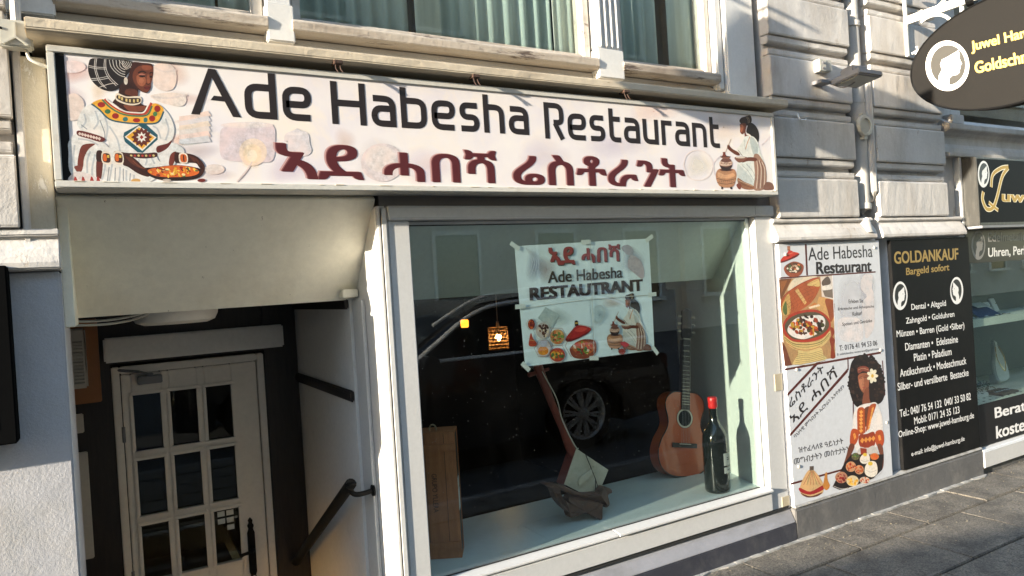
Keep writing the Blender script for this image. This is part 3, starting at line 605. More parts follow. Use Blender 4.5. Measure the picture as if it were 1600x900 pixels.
('P',126,0,(-85,3999,-78,4028,-70,4023,-63,3999)),
('P',126,0,(-39,4000,-32,4029,-24,4024,-17,4000)),
('P',126,0,(-5,4000,1,4030,10,4025,17,4001)),
('E',127,12,(213,4006,27,1,-1,-14)),
('E',128,12,(391,4011,26,0,-1,-10)),
('E',129,12,(600,4015,25,1,-1,-12)),
('P',66,1,(5856,4698,5926,4692,5979,4640,5993,4566,5960,4489,5912,4532,5860,4579,5805,4606)),
('P',130,1,(5714,4709,5741,4745,5805,4764,5877,4780,5898,4740,5881,4699,5825,4671,5756,4677)),
('S',131,1,0.002,(5816,4755,5838,4736,5842,4697)),
('S',131,1,0.002,(5833,4764,5859,4738,5859,4703)),
('P',132,1,(5717,4680,5785,4694,5814,4676,5795,4615,5803,4576,5844,4563,5798,4517,5779,4546,5776,4595,5747,4577,5720,4592,5714,4616,5725,4641)),
('P',133,1,(5724,4671,5762,4673,5767,4643,5742,4603,5721,4597,5717,4619)),
('S',134,1,0.002,(5720,4657,5742,4654)),
('S',135,1,0.0025,(5716,4603,5738,4601)),
('P',136,1,(5780,4555,5845,4568,5914,4557,5967,4505,6001,4396,6043,4297,6071,4197,6062,4097,6011,4016,5867,4012,5634,4070,5638,4197,5652,4285,5752,4308,5786,4378,5704,4405,5650,4412,5725,4484,5756,4525)),
('P',137,1,(5857,4549,5913,4542,5965,4474,5958,4394,5898,4372,5863,4450)),
('P',138,1,(5651,4266,5743,4209,5847,4113,5867,4014,5701,4051,5637,4109)),
('S',139,1,0.003,(5719,4258,5798,4201,5869,4113)),
('S',139,1,0.003,(5777,4274,5856,4212,5893,4153)),
('S',140,1,0.004,(5855,4559,5809,4488,5778,4417)),
('S',141,1,0.003,(5770,4525,5772,4466,5782,4417)),
('P',142,1,(5898,4372,5957,4384,6010,4336,6061,4257,6066,4117,6011,4016,5867,4012,5893,4153,5891,4293)),
('S',143,1,0.004,(5931,4334,5942,4214,5904,4024)),
('S',144,1,0.004,(5950,4326,5968,4215,5932,4025)),
('S',143,1,0.004,(5970,4319,5994,4216,5961,4025)),
('S',144,1,0.004,(5989,4311,6020,4216,5990,4025)),
('S',143,1,0.004,(6009,4304,6046,4217,6019,4026)),
('P',145,1,(6046,4086,6120,4093,6168,4058,6160,4017,6011,4014)),
('P',146,1,(5639,4129,5733,4091,5856,4054,5864,4016,5726,4016,5647,4060)),
('S',147,1,0.002,(5649,4090,5730,4057,5854,4029)),
('S',148,1,0.002,(5645,4107,5745,4077,5859,4048)),
('P',149,1,(5537,4452,5595,4420,5675,4389,5686,4360,5632,4363,5553,4399,5521,4427)),
('P',149,1,(5804,4344,5924,4343,5928,4309,5807,4305,5722,4287,5710,4312)),
('P',150,1,(5528,4461,5554,4452,5548,4428,5521,4422,5516,4441)),
('P',136,1,(5663,4413,5733,4416,5800,4379,5804,4349,5727,4347)),
('S',151,1,0.003,(5670,4411,5709,4375,5728,4356)),
('S',152,0,0.0025,(5577,4520,5491,4387)),
('P',153,1,(5616,4338,5741,4349,5796,4339,5737,4303,5680,4286,5633,4304)),
('E',154,12,(5698,4338,70,2,-1,-8)),
('P',155,1,(5361,4200,5416,4219,5496,4213,5592,4217,5626,4167,5609,4099,5555,4035,5400,4033,5345,4085,5333,4151)),
('E',156,12,(5485,4207,95,2,-1,-14)),
('E',157,12,(5485,4205,75,2,-1,-10)),
('P',158,1,(5373,4181,5464,4154,5574,4176,5599,4147,5502,4121,5369,4133)),
('S',159,1,0.0025,(5341,4118,5473,4101,5613,4120)),
('S',159,1,0.0025,(5345,4077,5470,4063,5600,4081)),
('P',159,0,(5366,4102,5384,4089,5364,4073,5378,4089)),
('P',159,0,(5395,4103,5413,4090,5393,4074,5408,4090)),
('P',159,0,(5425,4103,5442,4090,5422,4074,5437,4090)),
('P',159,0,(5454,4104,5472,4091,5452,4075,5467,4091)),
('P',159,0,(5484,4104,5502,4091,5482,4075,5496,4091)),
('P',159,0,(5514,4105,5532,4092,5511,4076,5526,4092)),
('P',159,0,(5544,4105,5562,4092,5541,4076,5556,4092)),
('P',159,0,(5574,4106,5592,4093,5571,4077,5586,4093)),
('P',160,1,(5438,4317,5492,4329,5546,4321,5573,4283,5559,4234,5495,4198,5435,4202,5395,4249,5406,4288)),
('P',161,1,(5406,4289,5488,4280,5573,4293,5568,4263,5485,4244,5400,4254)),
('P',162,1,(5402,4244,5484,4232,5564,4252,5551,4224,5495,4198,5436,4204)),
('E',163,12,(5420,4272,7,0,-1,-7)),
('E',163,12,(5443,4267,7,0,-1,-7)),
('E',163,12,(5466,4273,7,0,-1,-7)),
('E',163,12,(5489,4268,7,0,-1,-7)),
('E',163,12,(5512,4274,7,0,-1,-7)),
('E',163,12,(5535,4269,7,0,-1,-7)),
('E',163,12,(5558,4276,7,0,-1,-7)),
('P',164,1,(5410,4341,5493,4339,5555,4346,5535,4325,5492,4319,5438,4322)),
('E',157,12,(5483,4341,61,2,-1,-6)),
('P',165,1,(5450,4383,5486,4385,5482,4367,5500,4344,5442,4342,5453,4366)),
('P',166,0,(5398,4038,5427,4032,5420,4011,5398,4011)),
('P',166,0,(5521,4034,5552,4040,5555,4012,5528,4012)),
('P',167,1,(5616,4060,5662,4075,5688,4051,5663,4012,5630,4026)),
]
ART['poster']=[
('G',4,0.6,(3342,3341,116,-5,-11,-153)),
('G',168,0.5,(3456,3308,101,-4,-9,-126)),
('G',169,0.6,(4450,3355,147,-6,-11,-136)),
('G',170,0.35,(4172,2963,131,-9,-5,-59)),
('G',171,0.5,(4016,2856,110,-8,-8,-102)),
('G',172,0.4,(3557,2862,154,-12,-8,-99)),
('S',173,1,0.002,(3257,3511,3312,3384,3255,3262)),
('S',173,1,0.002,(3278,3497,3335,3383,3287,3260)),
('S',173,1,0.002,(3300,3482,3358,3382,3319,3258)),
('S',173,1,0.002,(3322,3468,3381,3381,3352,3257)),
('P',174,1,(4325,3480,4404,3505,4468,3460,4454,3400,4378,3418)),
('P',175,1,(4434,3401,4548,3351,4590,3242,4562,3166,4478,3216,4388,3296)),
('P',176,0,(3333,2880,3422,2972,3568,2890,3466,2771)),
('S',24,0,0.002,(3450,2892,3472,2848)),
('S',177,1,0.003,(3967,2933,4041,2942,4071,2866,4010,2783,3948,2802)),
('T',178,'ኣደ',0.03,(3493,3336,3782,3335,3498,3500)),
('T',178,'ሓበሻ',0.026,(3855,3344,4309,3346,3860,3507)),
('T',179,'ኣደ',0.03,(3485,3343,3774,3343,3491,3507)),
('T',179,'ሓበሻ',0.026,(3847,3352,4300,3354,3852,3514)),
('T',62,'Ade Habesha',0.02,(3463,3183,4318,3191,3466,3291)),
('T',180,'RESTAUTRANT',0.05,(3261,3039,4563,3050,3263,3155)),
('E',181,12,(3262,2830,36,-3,-3,-44)),
('E',113,6,(3261,2804,5,-6,-7,-4)),
('E',113,6,(3242,2853,0,-5,-7,1)),
('E',113,6,(3236,2826,5,-2,-4,-8)),
('E',113,6,(3276,2801,7,-1,-2,-8)),
('E',113,6,(3265,2857,7,-3,-5,-8)),
('E',113,6,(3241,2851,6,-4,-7,-7)),
('E',103,6,(3269,2852,8,-2,-2,-5)),
('E',113,6,(3265,2796,6,-4,-7,-6)),
('E',182,6,(3274,2853,1,-6,-9,0)),
('E',113,6,(3253,2862,8,-3,-3,-8)),
('E',182,6,(3282,2855,6,-2,-4,-7)),
('E',113,6,(3274,2853,2,-4,-7,-3)),
('E',103,6,(3245,2829,5,-3,-3,-4)),
('E',103,6,(3267,2863,5,-4,-6,-7)),
('E',113,6,(3245,2845,6,-3,-6,-8)),
('E',103,6,(3280,2816,7,-4,-6,-8)),
('E',113,6,(3258,2801,1,-5,-11,-1)),
('E',182,6,(3247,2815,3,-5,-10,-3)),
('E',182,6,(3283,2807,2,-4,-9,-3)),
('E',113,6,(3280,2838,6,-1,-1,-7)),
('E',103,6,(3242,2818,6,-1,-2,-7)),
('E',113,6,(3252,2846,3,-6,-7,-2)),
('E',103,6,(3262,2835,7,-4,-3,-3)),
('E',182,6,(3252,2845,5,-3,-4,-5)),
('E',113,6,(3245,2811,2,-6,-6,-1)),
('E',103,6,(3285,2834,1,-5,-6,-1)),
('S',183,0,0.002,(3324,2825,3291,2782,3233,2787,3207,2835,3239,2877,3298,2873,3324,2825)),
('E',184,12,(3377,2764,73,-6,-5,-72)),
('E',185,6,(3377,2746,13,-2,-1,-8)),
('E',186,6,(3348,2777,9,-5,-7,-10)),
('E',187,6,(3384,2747,8,-13,-8,-3)),
('E',187,6,(3373,2734,4,-9,-14,-4)),
('E',186,6,(3413,2805,13,-9,-7,-8)),
('E',188,6,(3375,2736,1,-8,-18,-2)),
('E',188,6,(3347,2776,2,-11,-17,-2)),
('E',188,6,(3340,2770,11,-6,-5,-7)),
('E',186,6,(3382,2775,8,-9,-14,-10)),
('E',187,6,(3351,2806,13,-10,-7,-7)),
('E',188,6,(3387,2719,6,-8,-11,-6)),
('E',188,6,(3361,2785,9,-4,-4,-7)),
('E',187,6,(3384,2809,9,-4,-9,-13)),
('E',186,6,(3411,2756,6,-13,-17,-5)),
('E',188,6,(3385,2766,5,-9,-9,-4)),
('E',186,6,(3415,2803,8,-7,-7,-6)),
('E',187,6,(3398,2735,11,-2,-1,-7)),
('E',188,6,(3398,2717,13,-11,-10,-9)),
('E',186,6,(3388,2710,9,-3,-3,-7)),
('E',186,6,(3368,2785,11,-7,-8,-10)),
('E',188,6,(3428,2748,-1,-13,-13,1)),
('E',185,6,(3348,2763,9,-8,-7,-6)),
('E',187,6,(3356,2797,12,-5,-4,-7)),
('E',187,6,(3376,2738,10,-6,-6,-8)),
('E',186,6,(3404,2783,2,-15,-13,-1)),
('E',186,6,(3351,2809,12,-5,-4,-7)),
('E',187,6,(3418,2801,3,-10,-15,-3)),
('E',187,6,(3347,2808,13,-6,-7,-11)),
('E',186,6,(3429,2787,8,-12,-10,-5)),
('E',187,6,(3387,2729,3,-13,-11,-1)),
('S',189,0,0.002,(3476,2756,3421,2684,3322,2693,3279,2773,3333,2845,3432,2837,3476,2756)),
('P',190,1,(3222,2646,3233,2708,3253,2754,3270,2704,3307,2652,3273,2632)),
('S',191,1,0.002,(3237,2693,3285,2682)),
('S',181,1,0.002,(3230,2666,3300,2657)),
('E',192,12,(3528,2694,78,-7,-5,-68)),
('E',193,6,(3492,2730,0,-8,-13,0)),
('E',116,6,(3496,2739,10,-7,-10,-10)),
('E',194,6,(3551,2676,2,-11,-10,-1)),
('E',116,6,(3484,2668,10,-3,-4,-11)),
('E',194,6,(3586,2689,16,-5,-6,-14)),
('E',194,6,(3543,2667,13,-5,-6,-11)),
('E',195,6,(3577,2706,12,-4,-4,-9)),
('E',196,6,(3537,2683,9,-12,-12,-6)),
('E',196,6,(3524,2708,14,-8,-7,-9)),
('E',116,6,(3476,2694,0,-10,-17,0)),
('E',193,6,(3501,2670,9,-12,-10,-5)),
('E',194,6,(3541,2693,15,-4,-4,-14)),
('E',195,6,(3525,2645,8,-8,-9,-6)),
('E',196,6,(3532,2712,0,-15,-8,0)),
('E',193,6,(3557,2674,11,-5,-5,-7)),
('E',196,6,(3523,2711,6,-9,-14,-6)),
('E',195,6,(3524,2725,0,-9,-9,1)),
('E',194,6,(3490,2705,15,-7,-5,-8)),
('E',116,6,(3515,2712,15,-6,-4,-9)),
('E',194,6,(3575,2695,15,-3,-4,-13)),
('E',195,6,(3505,2688,-1,-10,-13,1)),
('E',195,6,(3568,2734,16,-9,-8,-10)),
('E',194,6,(3519,2658,6,-7,-13,-8)),
('E',196,6,(3550,2645,7,-7,-10,-7)),
('E',116,6,(3487,2710,7,-13,-14,-5)),
('E',196,6,(3503,2737,3,-12,-14,-2)),
('E',196,6,(3518,2642,17,-6,-4,-9)),
('E',196,6,(3555,2722,11,-6,-5,-8)),
('E',196,6,(3477,2699,4,-10,-13,-4)),
('E',194,6,(3547,2721,0,-15,-15,1)),
('S',197,0,0.002,(3630,2685,3573,2613,3472,2622,3427,2704,3483,2776,3584,2767,3630,2685)),
('P',198,1,(3315,2644,3400,2671,3446,2624,3424,2549,3348,2529,3302,2576)),
('E',199,12,(3368,2583,56,-6,-3,-39)),
('E',200,6,(3381,2609,11,-3,-1,-4)),
('E',200,6,(3332,2602,6,-6,-3,-3)),
('E',201,6,(3380,2554,2,-7,-7,-1)),
('E',201,6,(3362,2555,12,-3,-1,-5)),
('E',200,6,(3383,2608,5,-9,-8,-3)),
('E',201,6,(3373,2592,5,-8,-5,-2)),
('E',201,6,(3339,2562,4,-8,-7,-2)),
('E',201,6,(3385,2610,8,-7,-4,-4)),
('E',201,6,(3358,2575,6,-4,-4,-6)),
('E',201,6,(3377,2561,1,-9,-9,0)),
('E',201,6,(3349,2587,1,-6,-6,0)),
('E',200,6,(3351,2596,4,-8,-6,-2)),
('E',200,6,(3349,2584,2,-6,-7,-1)),
('E',200,6,(3397,2567,3,-8,-9,-2)),
('E',200,6,(3338,2588,6,-10,-5,-2)),
('E',201,6,(3332,2579,6,-3,-3,-6)),
('P',202,1,(3333,2668,3400,2675,3413,2628,3354,2619)),
('S',203,0,0.002,(3466,2594,3412,2525,3317,2535,3275,2613,3328,2682,3423,2673,3466,2594)),
('E',204,12,(3516,2532,81,-9,-5,-63)),
('E',98,6,(3503,2516,8,-6,-7,-8)),
('E',98,6,(3558,2515,10,-4,-5,-9)),
('E',116,6,(3501,2538,6,-8,-8,-4)),
('E',205,6,(3563,2540,6,-7,-8,-4)),
('E',116,6,(3542,2505,2,-9,-10,-1)),
('E',113,6,(3534,2495,13,-2,-2,-10)),
('E',116,6,(3542,2521,8,-10,-9,-4)),
('E',113,6,(3481,2528,9,-12,-8,-4)),
('E',205,6,(3457,2546,12,-3,-4,-13)),
('E',113,6,(3465,2516,0,-16,-11,1)),
('E',103,6,(3557,2510,9,-9,-8,-6)),
('E',98,6,(3521,2545,8,-15,-11,-4)),
('E',116,6,(3565,2511,17,-9,-7,-11)),
('E',98,6,(3474,2509,10,-14,-9,-4)),
('E',103,6,(3485,2535,8,-6,-6,-6)),
('E',205,6,(3529,2541,13,-4,-3,-8)),
('E',205,6,(3471,2521,15,-11,-8,-9)),
('E',113,6,(3517,2518,8,-8,-7,-5)),
('E',98,6,(3488,2549,6,-8,-10,-5)),
('E',116,6,(3505,2517,6,-15,-13,-3)),
('E',116,6,(3457,2526,13,-3,-3,-9)),
('E',98,6,(3505,2543,19,-5,-3,-9)),
('E',116,6,(3500,2544,9,-6,-5,-5)),
('E',116,6,(3575,2518,0,-11,-14,1)),
('E',98,6,(3481,2557,13,-11,-12,-9)),
('E',98,6,(3497,2533,12,-11,-10,-8)),
('E',113,6,(3501,2568,18,-5,-4,-10)),
('E',116,6,(3505,2536,12,-3,-3,-11)),
('E',113,6,(3544,2560,8,-9,-8,-5)),
('E',116,6,(3464,2538,3,-15,-16,-2)),
('S',206,0,0.002,(3618,2529,3561,2457,3460,2468,3416,2550,3471,2621,3573,2611,3618,2529)),
('P',207,1,(3730,2820,3762,2820,3765,2771,3730,2774)),
('P',208,0,(3729,2806,3766,2806,3765,2794,3730,2794)),
('P',209,1,(3620,2672,3648,2705,3722,2763,3776,2779,3864,2758,3908,2730,3840,2687,3714,2648,3635,2639)),
('P',210,1,(3620,2669,3715,2663,3841,2702,3908,2727,3858,2690,3714,2646,3630,2639)),
('P',211,1,(3720,2734,3793,2760,3862,2739,3789,2714)),
('P',212,1,(3666,2588,3784,2642,3925,2629,3957,2574,3933,2496,3823,2464,3701,2484,3657,2539)),
('E',213,12,(3810,2567,125,-12,-5,-60)),
('E',116,6,(3821,2515,17,-5,-2,-6)),
('E',113,6,(3840,2598,17,-15,-8,-6)),
('E',214,6,(3764,2571,6,-16,-11,-2)),
('E',113,6,(3789,2604,27,-7,-3,-8)),
('E',103,6,(3800,2516,20,-5,-3,-12)),
('E',103,6,(3857,2553,2,-18,-13,0)),
('E',103,6,(3776,2580,9,-18,-7,-2)),
('E',113,6,(3865,2523,23,-11,-7,-11)),
('E',116,6,(3746,2535,11,-12,-10,-6)),
('E',215,6,(3783,2541,25,-9,-4,-9)),
('E',216,6,(3852,2532,4,-20,-14,-1)),
('E',217,6,(3878,2580,15,-9,-4,-5)),
('E',113,6,(3800,2534,15,-11,-9,-8)),
('E',215,6,(3791,2583,-1,-22,-8,1)),
('E',214,6,(3828,2550,25,-8,-3,-8)),
('E',113,6,(3763,2562,23,-5,-2,-9)),
('E',103,6,(3889,2540,10,-11,-6,-4)),
('E',216,6,(3747,2537,12,-16,-7,-3)),
('E',217,6,(3843,2517,7,-16,-12,-3)),
('E',103,6,(3746,2533,24,-4,-2,-10)),
('E',214,6,(3739,2606,15,-18,-13,-7)),
('E',113,6,(3852,2517,15,-6,-4,-7)),
('E',113,6,(3848,2606,12,-10,-9,-7)),
('E',215,6,(3857,2538,9,-11,-13,-7)),
('E',103,6,(3841,2596,17,-4,-3,-9)),
('E',216,6,(3799,2611,6,-23,-13,-2)),
('E',215,6,(3709,2586,10,-20,-11,-3)),
('E',216,6,(3823,2542,19,-7,-4,-9)),
('E',103,6,(3794,2541,-1,-21,-16,1)),
('E',216,6,(3817,2538,5,-17,-14,-2)),
('E',217,6,(3808,2596,7,-19,-15,-3)),
('E',116,6,(3779,2524,12,-16,-9,-5)),
('E',113,6,(3852,2574,10,-18,-14,-4)),
('E',214,6,(3894,2576,11,-19,-12,-4)),
('E',216,6,(3838,2520,27,-5,-2,-8)),
('E',113,6,(3806,2594,6,-21,-13,-2)),
('E',214,6,(3865,2564,2,-18,-10,0)),
('E',116,6,(3755,2556,24,-11,-6,-10)),
('E',214,6,(3844,2601,17,-4,-3,-9)),
('E',116,6,(3832,2555,2,-22,-16,0)),
('S',218,0,0.002,(3606,2601,3724,2777)),
('S',218,0,0.002,(3606,2601,3667,2495)),
('S',219,0,0.0015,(3777,2787,3934,2745)),
('P',66,1,(4421,2976,4466,2966,4499,2924,4508,2870,4487,2818,4457,2852,4423,2890,4389,2914)),
('P',130,1,(4330,2996,4347,3020,4389,3028,4435,3034,4448,3003,4437,2975,4401,2960,4357,2970)),
('S',131,1,0.002,(4395,3021,4410,3005,4412,2977)),
('S',131,1,0.002,(4407,3026,4423,3005,4423,2980)),
('P',132,1,(4332,2975,4376,2979,4395,2964,4382,2922,4387,2893,4413,2880,4384,2851,4372,2873,4370,2908,4351,2898,4334,2911,4330,2929,4337,2946)),
('P',133,1,(4337,2968,4361,2966,4364,2944,4348,2917,4335,2915,4332,2931)),
('S',134,1,0.002,(4334,2958,4349,2954)),
('S',135,1,0.0025,(4331,2920,4346,2916)),
('P',136,1,(4372,2880,4414,2884,4458,2870,4492,2828,4513,2748,4539,2673,4557,2600,4551,2528,4519,2474,4427,2482,4278,2541,4281,2632,4290,2695,4354,2704,4376,2752,4324,2777,4289,2787,4337,2833,4357,2860)),
('P',137,1,(4422,2869,4457,2859,4490,2807,4485,2750,4448,2739,4425,2798)),
('P',138,1,(4289,2681,4348,2633,4415,2556,4427,2483,4322,2522,4280,2569)),
('S',139,1,0.003,(4333,2670,4384,2623,4429,2555)),
('S',139,1,0.003,(4370,2677,4421,2627,4444,2582)),
('S',140,1,0.004,(4420,2876,4391,2829,4371,2780)),
('S',141,1,0.003,(4366,2859,4367,2816,4374,2780)),
('P',142,1,(4448,2739,4485,2743,4519,2704,4551,2644,4554,2542,4519,2474,4427,2482,4444,2582,4443,2682)),
('S',143,1,0.004,(4468,2708,4475,2622,4451,2488)),
('S',144,1,0.004,(4481,2701,4492,2620,4469,2486)),
('S',143,1,0.004,(4493,2695,4508,2619,4487,2484)),
('S',144,1,0.004,(4505,2688,4525,2617,4506,2483)),
('S',143,1,0.004,(4518,2681,4541,2616,4524,2481)),
('P',145,1,(4541,2522,4588,2521,4618,2493,4613,2464,4519,2473)),
('P',146,1,(4282,2583,4342,2549,4421,2512,4426,2485,4338,2495,4287,2533)),
('S',147,1,0.002,(4288,2554,4340,2524,4419,2495)),
('S',148,1,0.002,(4286,2567,4350,2537,4422,2508)),
('P',149,1,(4216,2825,4254,2797,4305,2768,4312,2746,4277,2753,4226,2785,4206,2808)),
('P',149,1,(4387,2726,4464,2716,4467,2690,4390,2697,4335,2691,4327,2710)),
('P',150,1,(4210,2832,4227,2824,4223,2806,4206,2804,4202,2819)),
('P',136,1,(4298,2786,4342,2783,4385,2751,4388,2729,4338,2733)),
('S',151,1,0.003,(4302,2785,4327,2756,4339,2741)),
('S',152,0,0.0025,(4242,2871,4186,2781)),
('P',153,1,(4267,2736,4347,2734,4383,2723,4345,2701,4308,2694,4278,2710)),
('E',154,12,(4320,2729,45,-4,0,-6)),
('P',155,1,(4102,2656,4138,2665,4189,2655,4251,2651,4273,2612,4262,2563,4228,2521,4127,2531,4091,2573,4084,2623)),
('E',156,12,(4182,2651,61,-6,-1,-10)),
('E',157,12,(4182,2650,48,-4,-1,-7)),
('P',158,1,(4109,2641,4169,2615,4240,2622,4256,2599,4193,2588,4107,2606)),
('S',159,1,0.0025,(4089,2598,4174,2575,4265,2579)),
('S',159,1,0.0025,(4092,2567,4172,2548,4257,2551)),
('P',159,0,(4105,2584,4116,2573,4103,2563,4113,2574)),
('P',159,0,(4124,2582,4136,2572,4122,2562,4132,2572)),
('P',159,0,(4143,2581,4155,2570,4142,2560,4151,2570)),
('P',159,0,(4162,2579,4174,2568,4161,2558,4170,2568)),
('P',159,0,(4182,2577,4193,2566,4180,2556,4190,2566)),
('P',159,0,(4201,2575,4212,2564,4199,2554,4209,2564)),
('P',159,0,(4220,2573,4232,2562,4219,2552,4228,2563)),
('P',159,0,(4240,2571,4251,2560,4238,2550,4248,2561)),
('P',160,1,(4152,2735,4187,2739,4222,2729,4239,2700,4230,2665,4189,2644,4150,2651,4124,2689,4131,2716)),
('P',161,1,(4131,2717,4185,2704,4240,2707,4236,2686,4182,2678,4127,2692)),
('P',162,1,(4129,2685,4182,2669,4234,2677,4225,2659,4189,2644,4151,2653)),
('E',163,12,(4141,2703,4,0,0,-5)),
('E',163,12,(4155,2698,4,0,0,-5)),
('E',163,12,(4170,2701,4,0,0,-5)),
('E',163,12,(4185,2695,4,0,0,-5)),
('E',163,12,(4200,2698,4,0,0,-5)),
('E',163,12,(4215,2693,4,0,0,-5)),
('E',163,12,(4230,2695,4,0,0,-5)),
('P',164,1,(4134,2754,4188,2746,4228,2746,4215,2733,4187,2732,4152,2739)),
('E',157,12,(4181,2749,39,-3,0,-4)),
('P',165,1,(4160,2782,4183,2780,4181,2768,4192,2749,4155,2752,4161,2769)),
('P',166,0,(4126,2535,4144,2529,4140,2514,4126,2515)),
('P',166,0,(4206,2523,4225,2525,4227,2505,4210,2507)),
('P',167,1,(4267,2535,4296,2543,4313,2523,4297,2496,4276,2509)),
('P',220,1,(4235,2569,4292,2576,4347,2543,4288,2527)),
('P',135,1,(4210,2497,4250,2516,4295,2488,4273,2458,4227,2465)),
('S',221,0,0.003,(3960,3549,3940,3008,3923,2453)),
('S',222,0,0.003,(3161,2977,3919,3010,4689,3005)),
]
